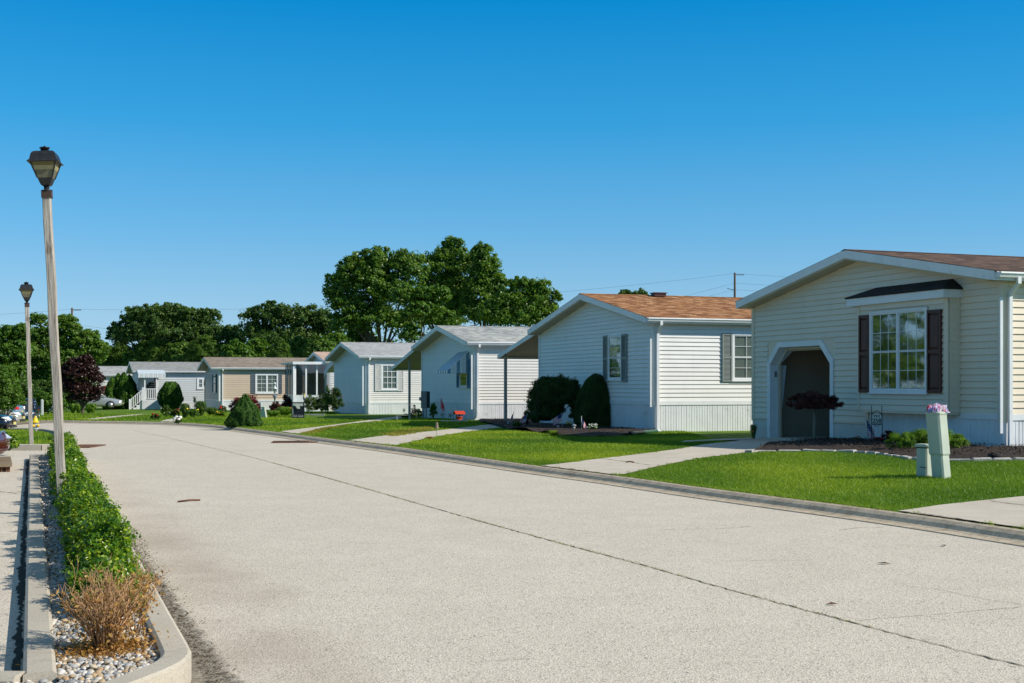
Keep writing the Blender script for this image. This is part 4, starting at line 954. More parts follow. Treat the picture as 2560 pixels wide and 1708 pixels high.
m = MB(); x0, x1 = .24, 4.6; m.box(x0, x1, gy0 - .5, gy0 - .45, zb, 2.6); m.box(x0, x1, gy1 + .5, gy1 + .55, zb, 2.6); m.box(x1, x1 + .05, gy0 - .5, gy1 + .5, zb, 2.6); m.box(x0, x1 + .05, gy0 - .5, gy1 + .55, 2.6, 2.65)
m.box(.20, .24, gy0 - .5, gy0 + .11, zb, 2.6); m.box(.20, .24, gy1 - .10, gy1 + .55, zb, 2.6); m.box(.20, .24, gy0 + .11, gy1 - .10, gt - .09, 2.6)
m.build('garage_room', M['garwall'], H.root)
m = MB(); m.box(-.06, x1, gy0 - .45, gy1 + .5, zb - .10, zb + .02); m.build('garage_floor', M['drive'], H.root)
m = MB(tf); lx, lz = gy1 - .002, H.f(*z7(335, 975))[1]; m.box(lx - .03, lx, lz - .07, lz + .07, -.14, -.08); m.build('keypad', M['greymetal'], H.root)
for nm, lb, c, sz in (('storage_cabinet', 'dark cabinet standing inside the open garage doorway', (2.6, gy1 - .1, zb + .02), (.5, .5, 1.15)), ('storage_box', 'dark box on the garage floor at the right of the doorway', (2.9, gy0 + .15, zb + .02), (.45, .4, .9))):
    m = MB(); m.cbox(c[0], c[1], c[2], *sz); m.cbox(c[0] - sz[0] / 2 - .01, c[1], c[2] + sz[2] * .55, .02, sz[1] * .85, sz[2] * .38); m.cbox(c[0] - sz[0] / 2 - .01, c[1], c[2] + sz[2] * .06, .02, sz[1] * .85, sz[2] * .42); m.cbox(c[0], c[1], c[2] + sz[2], sz[0] + .05, sz[1] + .05, .03)
    o = m.build(nm, M['dark']); o.matrix_world = H.M; tag(o, lb, 'cabinet' if 'cab' in nm else 'box')
# bay window box
BD = .27; tfb = H.TF('f', BD)
m = MB(tf); m.box(by0 + .004, by1 - .004, bz0, bz1 + .02, 0, BD - .004); bx = m.build('bay_window_box', M['sid1'], H.root)
w0 = H.f(*z7(1460, 1112), BD); w1 = H.f(*z7(1043, 1112), BD); wt = H.f(*z7(1460, 485), BD)[1]; wa, wb, wz0, wz1 = w0[0], w1[0], w0[1] + .0, wt
sL = H.f(*z7(965, 1000), BD)[0]; sR = H.f(*z7(1562, 1000), BD)[0]
H.boards('f', by0 + .10, by1 - .08, bz0 + .02, lambda a: bz1, [(wa - .02, wb + .02, wz0 - .04, wz1 + .02)], off=BD, zmax=bz1)
m = MB(tfb); m.box(by0, by0 + .10, bz0, bz1, 0, .036); m.box(by1 - .08, by1, bz0, bz1, 0, .036); m.box(by0, by1, bz0 - .03, bz0 + .02, -.26, .02); m.build('bay_corner_post', M['sid1'], H.root)
# right return of the bay
e = H.exp; z = bz0 + .02
while z < bz1 - .02:
    zz = min(z + e, bz1); m = MB(); m._add([(-BD, by0, z), (-.03, by0, z), (-BD, by0 - .019, z), (-.03, by0 - .019, z), (-BD, by0 - .005, zz), (-.03, by0 - .005, zz)], [(0, 1, 3, 2), (2, 3, 5, 4), (1, 5, 3)]); m.build('siding_board', M['sid1'], H.root); z += e
m = MB(); m.box(-.09, -.02, by0 - .03, by0 - .004, bz0, bz1); m.build('trim_board', M['sid1'], H.root)
H.window('f', wa, wb, wz0, wz1, off=BD, units=2, cols=3, rows=2, curtain='darkcurt', fw=.06)
H.shutter('f', wb + .005, sL, wz0 - .0, H.f(*z7(1000, 547), BD)[1], 'brownshut', BD, louv=False); H.shutter('f', sR, wa - .005, wz0 - .0, H.f(*z7(1562, 503), BD)[1], 'brownshut', BD, louv=False)
# bay hood
hp_ = .20; ya, yb = by0 - .08, by1 + .16; hz0 = H.f(*z7(1625, 410), BD + hp_)[1]; hz1 = H.f(*z7(1625, 350), BD + hp_)[1]; htop = H.f(*z7(1640, 282))[1]
m = MB(tf); m.box(ya, yb, hz0, hz1, .0, BD + hp_); m.build('hood_fascia', M['white'], H.root)
m = MB(tf); m.box(ya + .08, yb - .2, hz0 - .10, hz0 - .001, .0, BD + .03); m.build('hood_trim', M['white'], H.root)
m = MB(tf); m._add([(ya - .03, hz1 + .002, 0), (ya - .03, hz1 + .002, BD + hp_ + .03), (yb + .03, hz1 + .002, BD + hp_ + .03), (yb + .03, hz1 + .002, 0), (ya - .03, hz1 + .03, 0), (ya - .03, hz1 + .03, BD + hp_ + .03), (yb + .03, hz1 + .03, BD + hp_ + .03), (yb + .03, hz1 + .03, 0), (ya + .28, htop, .02), (yb - .45, htop, .02)],
    [(0, 1, 2, 3), (0, 1, 5, 4), (1, 2, 6, 5), (2, 3, 7, 6), (5, 6, 9, 8), (4, 5, 8), (6, 7, 9)]); m.build('hood_roof', M['blackrf'], H.root)
H.downspout(.10, H.eave + .05, -.1, y=-.085)
H.window('s', 4.6, 5.6, 1.2, 2.4, units=1, cols=2, rows=2)
m = MB(); m.box(H.L * .3, H.L * .3 + .25, H.W / 2 - .3, H.W / 2 - .05, H.apex - .05, H.apex + .08)
# ---------------- house 2: off-white with orange-brown roof
def z6(x, y): return 1280 + x * .29342, 680 + y * .29342
H2 = House('white_house', 'off-white house with orange-brown shingle roof and sage shutters behind the dark yew bushes', (4.11, 36.6, .085), 9.13, 14, 3.25, 4.41, 0, M['sid2'], M['rf2'], exp=.124)
H = H2; H.shell(); H.gable(.185); H.sk = H.sd(*z6(1300, 1135))[1]
wA = H.f(*z6(945, 920)); wB = H.f(*z6(830, 920)); wT = H.f(*z6(885, 540))[1]
H.boards('f', .05, H.W - .05, H.sk + .11, H.wtop, [(wA[0], wB[0], wA[1], wT)]); H.skirting('f', .03, H.W, H.sk); H.band('f', 0, H.W, H.sk - .0, H.sk + .115, .036)
H.window('f', wA[0], wB[0], wA[1], wT, cols=1, rows=2, curtain='greencurt', fw=.055)
sz0, sz1 = H.f(*z6(960, 938))[1], H.f(*z6(960, 530))[1]
H.shutter('f', H.f(*z6(990, 700))[0], wA[0] - .005, sz0, sz1, 'greyshut'); H.shutter('f', wB[0] + .005, H.f(*z6(790, 700))[0], sz0 + .0, sz1, 'greyshut')
s0 = H.sd(*z6(1870, 925)); st = H.sd(*z6(1870, 525)); sh0 = H.sd(*z6(1785, 935)); sh1 = H.sd(*z6(1785, 522))
H.boards('s', .09, H.L, H.sk + .11, lambda a: H.wtop(0) - .02, [(s0[0], s0[0] + .98, s0[1], st[1])]); H.skirting('s', .03, H.L, H.sk); H.band('s', 0, H.L, H.sk, H.sk + .115, .036)
H.window('s', s0[0], s0[0] + .98, s0[1], st[1], cols=2, rows=2, curtain='lace'); H.shutter('s', sh0[0], s0[0] - .005, sh0[1], sh1[1], 'greyshut'); H.shutter('s', s0[0] + .985, s0[0] + 1.40, sh0[1], sh1[1], 'greyshut')
H.corner(H.sk + .1, H.wtop(0)); H.corner(H.sk + .1, H.wtop(H.W), y=H.W, mat=M['white']); m = MB(); m.box(-.03, .05, -.03, .05, -.3, H.sk); m.build('skirting_corner', M['white'], H.root)
H.downspout(.08, H.eave + .05, -.02); cs = MB(); cs.box(-.16, -.11, -.08, -.03, H.sk - .05, H.wtop(0) - .45); cs.build('corner_conduit', M['white'], H.root)
carport(H, 9.13 + .3, 9.13 + 4.35, H.eave + .16, 2.60 - H.C.z, 9.13 + 3.9, x0=-.05, postx=.1)
m = MB(); vx, vz = 6.6, None; o = MB(); a = math.atan(H.slope)
o.box(-.2, .2, -.15, .15, 0, .10); o.box(-.23, .23, -.18, .18, .10, .13); v = o.build('roof_vent', M['brownshut'], H.root); v.location = (H.sd(1648, 740, -H.W / 2 + .3)[0], H.W / 2 - .25, H.apex - .05)
# ---------------- house 3: pale grey with blue awning
def z5(x, y): return 800 + x * .22128, 780 + y * .22128
H3 = House('grey_house', 'pale grey house with mottled grey roof and striped blue window awning', (-1.51, 51.9, -.027), 7.9, 14, 3.06, 4.05, 0, M['sid3'], M['rf3'], exp=.122, of=.45)
H = H3; H.shell(); H.gable(.19); H.sk = H.sd(*z5(1800, 1020))[1] - .09
a_ = H.f(*z5(1675, 855)); b_ = H.f(*z5(1590, 855)); t_ = H.f(*z5(1640, 540))[1]
H.boards('f', .05, H.W - .05, H.sk + .09, H.wtop, [(a_[0], b_[0], a_[1], t_)]); H.skirting('f', .03, H.W, H.sk); H.band('f', 0, H.W, H.sk, H.sk + .095, .036)
H.window('f', a_[0], b_[0], a_[1], t_, cols=1, rows=1, curtain='darkcurt', fw=.07)
H.shutter('f', H.f(*z5(1708, 700))[0], a_[0] - .005, H.f(*z5(1700, 862))[1], t_, 'bluegrey'); H.shutter('f', b_[0] + .005, H.f(*z5(1557, 700))[0], H.f(*z5(1570, 858))[1], t_, 'bluegrey')
H.boards('s', .09, H.L, H.sk + .09, lambda a: H.wtop(0) - .02); H.skirting('s', .03, H.L, H.sk); H.band('s', 0, H.L, H.sk, H.sk + .095, .036)
H.corner(H.sk + .1, H.wtop(0), mat=M['white']); H.corner(H.sk + .1, H.wtop(H.W), y=H.W, mat=M['white']); m = MB(); m.box(-.03, .05, -.03, .05, -.3, H.sk); m.build('skirting_corner', M['white'], H.root)
H.downspout(.08, H.eave + .05, .2, kick=False); cs = MB(); cs.box(-.20, -.14, -.08, -.02, H.sk - .2, H.wtop(0) - .35); cs.build('corner_conduit', M['white'], H.root)
carport(H, 7.9 + .3, 7.9 + 4.75, H.eave + .16, 2.30 - H.C.z, 7.9 + 2.45, x0=-.25, postx=.05)
# metal awning: slats as parts, side wings
p = .95; yA, yB = a_[0] - .18, b_[0] + .18; zt = H.f(*z5(1672, 447))[1]; zb_ = H.f(*z5(1480, 690), p)[1]
aw = MB(H.TF('f')); aw.box(yA, yB, zt - .03, zt, 0, .04); awo = aw.build('awning', M['awnwhite'], H.root)
n = 8
for i in range(n):
    ya_ = yA + (yB - yA) * i / n; yb_ = yA + (yB - yA) * (i + 1) / n - .008; q = MB(H.TF('f'))
    q.prism([(ya_, zt, .02), (yb_, zt, .02), (yb_, zb_ + .12, p), (ya_, zb_ + .12, p)], (0, .014, .006)); q.prism([(ya_, zb_ + .12, p), (yb_, zb_ + .12, p), (yb_, zb_, p + .01), (ya_, zb_, p + .01)], (0, 0, .012)); q.build('awning_slat', M['awnblue'] if i % 2 else M['white'], awo)
for i in range(7):
    c0 = p * i / 7; c1 = p * (i + 1) / 7 - .01
    for yy in (yA, yB):
        q = MB(H.TF('f')); zz0 = zt + (zb_ + .12 - zt) * c0 / p; zz1 = zt + (zb_ + .12 - zt) * c1 / p
        q.prism([(yy, zz0 - .01, c0 + .02), (yy, zz1 - .01, c1 + .02), (yy, zb_, c1 + .02), (yy, zb_, c0 + .02)], (.008, 0, 0)); q.build('awning_slat', M['awnblue'] if i % 3 == 0 else M['white'], awo)
# ---------------- house 4: pale grey-white with six-pane window
H4 = House('white_house', 'pale grey-white house with light grey roof and white shuttered multi-pane window on its sunny side', (-7.83, 68, -.22), 8.28, 14, 2.85, 3.86, 0, M['sid4'], M['rf4'], exp=.118, of=.5)
H = H4; H.shell(); H.gable(.18); H.sk = H.sd(*z5(560, 1038))[1]
a_ = H.sd(*z5(690, 882)); b_ = H.sd(*z5(877, 882)); t_ = H.sd(*z5(780, 593))[1]
H.boards('f', .05, H.W - .05, H.sk + .10, H.wtop); H.skirting('f', .03, H.W, H.sk); H.band('f', 0, H.W, H.sk, H.sk + .10, .036)
H.boards('s', .09, H.L, H.sk + .10, lambda a: H.wtop(0) - .02, [(a_[0], b_[0], a_[1], t_)]); H.skirting('s', .03, H.L, H.sk); H.band('s', 0, H.L, H.sk, H.sk + .10, .036)
H.window('s', a_[0], b_[0], a_[1], t_, cols=3, rows=2, curtain='curtain', fw=.07, muntw=.03)
H.shutter('s', H.sd(*z5(620, 800))[0], a_[0] - .01, H.sd(*z5(650, 893))[1], t_ + .04, 'whiteshut'); H.shutter('s', b_[0] + .01, H.sd(*z5(943, 800))[0], H.sd(*z5(900, 893))[1], t_ + .04, 'whiteshut')
H.corner(H.sk, H.wtop(0), mat=M['white']); H.downspout(.12, H.eave + .05, 0, kick=False); cs = MB(); cs.box(-.24, -.17, -.08, -.02, H.sk - .1, H.wtop(0) - .4); cs.build('corner_conduit', M['white'], H.root)
m = MB(); m.box(-.03, .05, -.03, .05, -.3, H.sk); m.build('skirting_corner', M['white'], H.root)
def arch_awning(H, t0, t1, zhi, zlo, x0, x1, post=True, zb=-.2):
    prof = [(t0 + (t1 - t0) * math.sin(k / 8 * math.pi / 2), zlo + (zhi - zlo) * math.cos(k / 8 * math.pi / 2)) for k in range(9)]
    prof = [(t0 + (t1 - t0) * k / 8, zlo + (zhi - zlo) * (1 - (k / 8) ** 1.9)) for k in range(9)]
    m = MB(); m.prism([(x0, y, z) for y, z in prof] + [(x0, y, z - .03) for y, z in reversed(prof)], (x1 - x0, 0, 0)); r = m.build('arched_awning', M['awnwhite'], H.root)
    m = MB(); m.prism([(x0 - .03, y, z + .02) for y, z in prof] + [(x0 - .03, y - (.0 if k else 0), z - .42 * (1 - k * .0)) for k, (y, z) in enumerate(reversed([(a, b + .20 * (1 - j / 8)) for j, (a, b) in enumerate(prof)]))], (.03, 0, 0)); m.build('awning_fascia', M['awnwhite'], r)
    for xx in (x0 + .05, x0 + 3):
        p = MB(); p.box(xx - .04, xx + .04, t1 - .12, t1 - .04, zb, zlo - .02); p.build('awning_post', M['awnwhite'], r)
arch_awning(H, 8.28 + .0, 8.28 + 2.9, H.eave + .05, H.eave - .62, .0, 6)
# ---------------- house 5: small house with peach roof and glazed porch
def z4(x, y): return 480 + x * .18494, 820 + y * .18494
H5 = House('white_house', 'small white house with peach roof and flat-roofed glazed porch, behind the for sale board', (-11.9, 82, -.33), 6.8, 14, 2.82, 3.65, .35, M['sid8'], M['rf5'], exp=.15, of=.3)
H = H5; H.shell(); H.gable(.16); H.boards('f', .05, H.W - .05, H.sk + .05, H.wtop); H.skirting('f', .03, H.W, H.sk); H.boards('s', .09, 8, H.sk, lambda a: H.wtop(0) - .02)
def box_part(H, nm, mat, *b): m = MB(); m.box(*b); return m.build(nm, M[mat], H.root)
vp = MB(); vp.lathe([(.05, 0), (.05, .35), (.09, .36), (.09, .42), (.03, .46)], (3.6, H.W / 2 - .6, H.apex - .12)); vp.build('roof_vent', M['white'], H.root)
# porch: x from -2.1 to 0 , glazed on the sunny side
PX = -2.2; zr = H.eave - .02
box_part(H, 'porch_roof', 'awnwhite', PX - .15, .0, -.1, 4.2, zr - .02, zr + .10); box_part(H, 'porch_gutter', 'white', PX - .15, .0, -.17, -.105, zr - .04, zr + .13)
box_part(H, 'porch_wall', 'awnwhite', PX, -.02, .05, .12, -.4, 1.1); box_part(H, 'porch_wall', 'awnwhite', PX, PX + .07, .125, 3.9, -.4, 1.1); box_part(H, 'porch_back', 'dark', -.25, -.2, .13, 3.9, 1.1, zr - .03)
for k in range(4):
    xa = PX + .05 + k * (2.1 / 3); box_part(H, 'porch_post', 'white', xa - .05, xa + .05, .05, .15, 1.105, zr - .025)
    if k < 3:
        xb = xa + .7; m = MB(); m.box(xa + .06, xb - .06, .09, .10, 1.12, zr - .03); m.build('pane', M['glassd'], H.root)
        if k < 2: m = MB(); m.box(xa + .06, xb - .2, .30, .33, 1.12, zr - .05); m.build('curtain', M['greencurt'], H.root)
for k in range(4):
    ya = .15 + k * .9; box_part(H, 'porch_post', 'white', PX, PX + .08, ya, ya + .08, 1.105, zr - .025); m = MB(); m.box(PX + .03, PX + .04, ya + .09, ya + .9, 1.12, zr - .03); m.build('pane', M['glassd'], H.root)
box_part(H, 'porch_column', 'white', PX - .12, PX - .02, -.06, .03, -.3, zr - .05)
# ---------------- house 6: tan house with double window
H6 = House('tan_house', 'tan house with taupe roof and white double window beside slate shutters', (-20.84, 90, -.38), 8.6, 14, 2.50, 3.48, .275, M['sid6'], M['rf6'], exp=.155, of=.6)
H = H6; H.shell(); H.gable(.18)
a_ = H.sd(*z4(855, 885)); b_ = H.sd(*z4(1162, 885)); t_ = H.sd(*z4(1000, 622))[1]
H.boards('s', .10, H.L, H.sk + .10, lambda a: H.wtop(0) - .02, [(a_[0], b_[0], a_[1], t_)]); H.skirting('s', .03, H.L, H.sk); H.band('s', 0, H.L, H.sk - .02, H.sk + .10, .036)
H.window('s', a_[0], b_[0], a_[1], t_, units=2, cols=2, rows=2, curtain='curtain', fw=.10, muntw=.02)
H.shutter('s', H.sd(*z4(800, 800))[0], a_[0] - .01, H.sd(*z4(820, 882))[1], t_, 'slate'); H.shutter('s', b_[0] + .01, H.sd(*z4(1215, 800))[0], H.sd(*z4(1190, 887))[1], t_, 'slate')
M['sid6f'] = siding('grey_tan_siding', (.50, .47, .41))
g0_ = H.f(*z4(330, 878)); g1_ = H.f(*z4(292, 878)); gt_ = H.f(*z4(310, 632))[1]
H.boards('f', .05, H.W - .05, H.sk + .08, H.wtop, [(g0_[0], g1_[0], g0_[1], gt_)], mat=M['sid6f']); H.skirting('f', .03, H.W, H.sk); H.band('f', 0, H.W, H.sk - .02, H.sk + .08, .036)
H.window('f', g0_[0], g1_[0], g0_[1], gt_, cols=1, rows=1, curtain='curtain', fw=.07); H.shutter('f', g0_[0] - .42, g0_[0] - .01, g0_[1], gt_ + .03, 'blackshut'); H.shutter('f', g1_[0] + .01, g1_[0] + .42, g0_[1], gt_ + .03, 'blackshut')
H.corner(H.sk, H.wtop(0), mat=M['white']); H.downspout(.22, H.eave + .05, 0, kick=False)
arch_awning(H, 8.6, 8.6 + 1.9, H.eave - .05, H.eave - .75, .1, 4)
# ---------------- house 7: pale grey with white porch and stairs
def z3(x, y): return x * .26782, 740 + y * .26782
H7 = House('grey_house', 'pale grey house with grey roof, white railed porch and stairs', (-29.5, 100, -.557), 8.5, 15, 2.36, 3.31, .02, M['sid7'], M['rf7'], exp=.15, of=.5)
H = H7; H.shell(); H.gable(.16); H.boards('f', .05, H.W - .05, H.sk, H.wtop); H.skirting('f', .03, H.W, H.sk); H.boards('s', .10, H.L, H.sk + .05, lambda a: H.wtop(0) - .02); H.skirting('s', .03, H.L, H.sk); H.band('s', 0, H.L, H.sk - .03, H.sk + .05, .036)
for q in (('s', *H.sd(*z3(1838, 868)), *H.sd(*z3(1900, 765))),): H.window('s', q[1], q[3], q[2], q[4], cols=1, rows=1, curtain='darkcurt', fw=.12)
m = MB(); m.lathe([(.12, 0), (.14, .08), (.06, .12)], (6, H.W / 2 - .4, H.apex - .06)); m.build('roof_vent', M['greymetal'], H.root)
PD = 1.7                                                     # porch depth towards the camera
p0 = H.sd(*z3(1335, 970), PD); p1 = H.sd(*z3(1492, 970), PD); fz = p0[1]; gz_ = H.sd(*z3(1400, 1080), PD)[1]
xa, xb = p0[0], p1[0]
for k in range(6):
    w_ = (xb - xa) / 6; o = share('skirting_panel', SKME, H.root, (xa + k * w_, -PD, gz_ - .1), (0, 0, 0), (w_ / .34, 1, fz - gz_ + .05))
box_part(H, 'porch_deck', 'white2', xa, xb, -PD + .01, -.03, fz - .08, fz); box_part(H, 'porch_base', 'white2', xa + .01, xb - .01, -PD + .012, -.03, gz_ - .1, fz - .085)
rt = H.sd(*z3(1400, 865), PD)[1]
def railing(H, A, B, zt, zb, n, nm='railing'):
    A = Vector(A); B = Vector(B); m = MB(); d = B - A
    for zz, th in ((zt, .06), (zb, .05)):
        m.prism([tuple(A + Vector((0, -.035, zz))), tuple(B + Vector((0, -.035, zz))), tuple(B + Vector((0, -.035, zz - th))), tuple(A + Vector((0, -.035, zz - th)))], (0, .07, 0))
    r = m.build(nm, M['white'], H.root)
    for k in range(1, n):
        c = A.lerp(B, k / n); m = MB(); m.box(c.x - .03, c.x + .03, -.02 + c.y, .02 + c.y, c.z + zb - .02, c.z + zt - .05); m.build('baluster', M['white'], r)
    return r
railing(H, (xa, -PD + .05, 0), (xb, -PD + .05, 0), rt, fz + .12, 9)
for xx in (xa, xb): m = MB(); m.box(xx - .07, xx + .07, -PD, -PD + .14, gz_, rt + .06); m.box(xx - .09, xx + .09, -PD - .02, -PD + .16, rt + .06, rt + .10); m.build('railing_post', M['white'], H.root)
s1 = H.sd(*z3(1213, 1075), PD); sx = s1[0]; rise = fz - gz_
m = MB(); m.box(sx - .07, sx + .07, -PD, -PD + .14, gz_ - .1, gz_ + (rt - fz) + .1); m.build('railing_post', M['white'], H.root)
A_ = Vector((sx, -PD + .05, gz_ + .05)); B_ = Vector((xa, -PD + .05, fz)); railing(H, tuple(A_), tuple(B_), rt - fz, .12, 7)
for k in range(4): t = k / 4; x_ = sx + (xa - sx) * t; box_part(H, 'stair_tread', 'white2', x_, x_ + (xa - sx) / 4 + .02, -PD + .1, -.5, gz_ - .1, gz_ + rise * (k + .6) / 4.6)
c0 = H.sd(*z3(1290, 757), PD + .1); c1 = H.sd(*z3(1546, 757), PD + .1); ct = H.sd(*z3(1400, 718), PD + .1)[1]
m = MB(); m.prism([(c0[0], -PD - .1, c0[1]), (c0[0], -PD - .1, ct - .06), (c0[0], 0, ct + .25), (c0[0], 0, ct + .1)], (c1[0] - c0[0], 0, 0)); m.build('porch_canopy', M['awnwhite'], H.root)
for k in range(12): w_ = (c1[0] - c0[0]) / 12; m = MB(); m.box(c0[0] + k * w_ + .01, c0[0] + (k + 1) * w_ - .01, -PD - .13, -PD - .105, c0[1] - .05, ct - .05); m.build('canopy_panel', M['awnwhite'] if k % 2 else M['white'], H.root)
for px_, w_ in ((1352, .05), (1474, .05)): q = H.sd(px_ * .26782, 1000, PD)[0]; m = MB(); m.box(q - w_, q + w_, -PD + .02, -PD + .12, fz, c0[1]); m.build('porch_column', M['white'], H.root)
q0 = H.sd(*z3(1362, 900))[0]; q1 = H.sd(*z3(1455, 900))[0]; m = MB(H.TF('s')); m.box(q0, q1, fz, ct - .05, .02, .04); dd = m.build('door', M['glassd'], H.root); m = MB(H.TF('s')); m.box(q0 - .08, q0, fz, ct, .02, .07); m.box(q1, q1 + .08, fz, ct, .02, .07); m.build('door_frame', M['white'], H.root)
m = MB(H.TF('s')); m.box(q0 + .02, q1 - .02, fz + .05, ct - .1, .005, .015); m.build('curtain', M['greencurt'], H.root)
arch = None
# ---------------- house 8: farthest, roof behind the purple maple
H8 = House('white_house', 'farthest white house with pale grey roof behind the purple-leaved tree', (-44, 113, -.6), 9, 16, 2.17, 3.17, .0, M['sid8'], M['rf4'], exp=.15, of=.4)
H = H8; H.shell(); H.gable(.18); H.boards('f', .05, H.W - .05, H.sk, H.wtop); H.skirting('f', .03, H.W, H.sk); H.boards('s', .10, H.L, H.sk, lambda a: H.wtop(0) - .02); H.skirting('s', .03, H.L, H.sk)
a_ = H.sd(262, 985)[0]; 
M['redshut'] = plain('dull_red_shutter_paint', (.30, .05, .04), .6, .1, 6)
H.window('s', a_ - 1.1, a_ - .1, .9, 1.9, cols=2, rows=1, curtain='curtain', fw=.09); H.shutter('s', a_ - .08, a_ + .42, .85, 1.92, 'redshut'); H.shutter('s', a_ - 1.6, a_ - 1.12, .85, 1.92, 'redshut')
m = MB(); m.lathe([(.15, 0), (.15, .3), (.22, .31), (.22, .38)], (11.5, H.W / 2, H.apex - .05)); m.build('roof_vent', M['white'], H.root)
box_part(H, 'porch_roof', 'awnwhite', 3.2, 6.6, -2.4, -.35, 2.12, 2.28)
for xx in (3.4, 6.3): box_part(H, 'porch_column', 'white', xx, xx + .12, -2.2, -2.08, -.3, 2.115)
# ================================================================== OBJECTS
# ---------------- street lamps
def lamp(label, base, top, rz):
    base = Vector(base); top = Vector(top); d = (top - base); h = d.length + .09
    t = empty('street_lamp', label, 'street lamp', base, 0, 'lantern street lamps on wooden posts'); t.rotation_mode = 'QUATERNION'
    t.rotation_quaternion = d.to_track_quat('Z', 'Y') @ Matrix.Rotation(rz, 4, 'Z').to_quaternion()
    m = MB(); w = .046; c = .008; pr = [(w - c, -w), (w, -w + c), (w, w - c), (w - c, w), (-w + c, w), (-w, w - c), (-w, -w + c), (-w + c, -w)]
    rings = [[(x * (1 - .06 * k / 10) + .006 * math.sin(k), y * (1 - .06 * k / 10) + .005 * math.cos(k * 1.7), h * k / 10 - (.2 if k == 0 else 0)) for x, y in pr] for k in range(11)]
    m.frustum(rings); m.build('post', M['wood'], t)
    z = h
    m = MB(); m.box(-.052, .052, -.052, .052, z - .075, z - .002); m.build('post_collar', plain('dark_rusty_collar', (.06, .035, .025), .7, .3, 30), t)
    m = MB(); m.lathe([(.062, 0), (.062, .012), (.03, .013), (.03, .06)], (0, 0, z), 12); m.build('neck', M['black'], t)
    z0 = z + .058; m = MB()
    def sq(r, zz): return [(-r, -r, zz), (r, -r, zz), (r, r, zz), (-r, r, zz)]
    m.frustum([sq(.035, z0), sq(.052, z0 + .012), sq(.078, z0 + .082)]); ln = m.build('lantern_base', M['black'], t)
    gb, gt_ = z0 + .083, z0 + .262; rb, rt = .078, .138
    for i, j in ((-1, -1), (1, -1), (1, 1), (-1, 1)):
        fr = MB(); fr.frustum([[(i * (rb) + a * .007, j * rb + b * .007, gb) for a, b in ((-1, -1), (1, -1), (1, 1), (-1, 1))], [(i * rt + a * .007, j * rt + b * .007, gt_) for a, b in ((-1, -1), (1, -1), (1, 1), (-1, 1))]]); fr.build('frame_bar', M['black'], ln)
    for k in range(4):
        a = k * math.pi / 2; ca, sa = math.cos(a), math.sin(a)
        def P(x, y, zz): return (x * ca - y * sa, x * sa + y * ca, zz)
        def bandq(f0, f1, name, mat, ins):
            r0 = rb + (rt - rb) * f0 - ins; r1 = rb + (rt - rb) * f1 - ins; za = gb + (gt_ - gb) * f0; zb2 = gb + (gt_ - gb) * f1
            q = MB(); q._add([P(-r0, -r0, za), P(r0, -r0, za), P(r1, -r1, zb2), P(-r1, -r1, zb2), P(-r0, -r0 + .003, za), P(r0, -r0 + .003, za), P(r1, -r1 + .003, zb2), P(-r1, -r1 + .003, zb2)], [(0, 1, 2, 3), (4, 5, 6, 7), (0, 1, 5, 4), (2, 3, 7, 6)]); q.build(name, mat, ln)
        bandq(0, .48, 'pane', M['lampglass'], .004); bandq(.485, .73, 'refractor_band', M['lampband'], .003); bandq(.735, 1, 'pane', M['lampglass2'], .004)
    m = MB(); m.frustum([sq(.166, gt_ - .010), sq(.163, gt_ - .002), sq(.142, gt_ + .020), sq(.128, gt_ + .080), sq(.114, gt_ + .104), sq(.09, gt_ + .116)])
    m.build('lantern_roof', M['black'], t)
    m = MB(); m.lathe([(.045, 0), (.045, .042), (.058, .043), (.056, .052), (.02, .060), (.008, .070)], (0, 0, gt_ + .114), 12); m.build('chimney_cap', M['black'], t)
    return t
def milky(name, col):
    m, n, l, p = nt(name); c = ramp(n, l, noise(n, l, pos(n), 25, 3), [(.3, tuple(x * .8 for x in col)), (.7, col)]); l.new(c, p.inputs['Base Color']); p.inputs['Roughness'].default_value = .3
    t = n.new('ShaderNodeBsdfTranslucent'); l.new(c, t.inputs[0]); ms = n.new('ShaderNodeMixShader'); ms.inputs[0].default_value = .5
    l.new(p.outputs[0], ms.inputs[1]); l.new(t.outputs[0], ms.inputs[2]); l.new(ms.outputs[0], n['Material Output'].inputs[0]); return m
M['lampglass'] = milky('aged_lamp_glass', (.36, .34, .22)); M['lampglass2'] = milky('amber_lamp_glass', (.40, .32, .13)); M['lampband'] = milky('bright_lamp_refractor', (.74, .64, .34))
b = at(152, 1172, 14); tp = at(118, 499, 14.0); d = (tp - b).normalized(); b0 = b - d * ((b.z - .09) / d.z)
lamp('tall nearer street lamp rising out of the boxwood hedge, wooden post leaning left', b0, tp, R(9))
b = at(78.6, 1106.5, 29); tp = at(67.7, 769, 29); b.z = G(b.x, b.y) + .09
lamp('smaller distant street lamp on a grey wooden post beside the yellow hydrant', b, tp, R(20))
# ---------------- hydrant
hb = at(88, 1093, 40); hb.z = 1.5 - 133 * 40 / 3160
t = empty('fire_hydrant', 'fire hydrant with yellow bonnet and silver barrel on the far grass strip', 'fire hydrant', hb); s_ = .78
m = MB(); m.lathe([(.12 * s_, -.1), (.12 * s_, .02), (.085 * s_, .04), (.085 * s_, .26)], (0, 0, 0), 14); m.lathe([(.12 * s_, .24), (.12 * s_, .275)], (0, 0, 0), 14); m.build('lower_barrel', M['silverp'], t)
m = MB(); m.lathe([(.085 * s_, .27), (.09 * s_, .42), (.10 * s_, .46)], (0, 0, 0), 14); m.build('upper_barrel', M['whiteshut'], t)
m = MB(); m.lathe([(.155 * s_, .455), (.155 * s_, .48), (.12 * s_, .49), (.105 * s_, .56), (.07 * s_, .61), (.03 * s_, .63), (.03 * s_, .67), (.0, .675)], (0, 0, 0), 14); m.build('bonnet', M['yellow'], t)
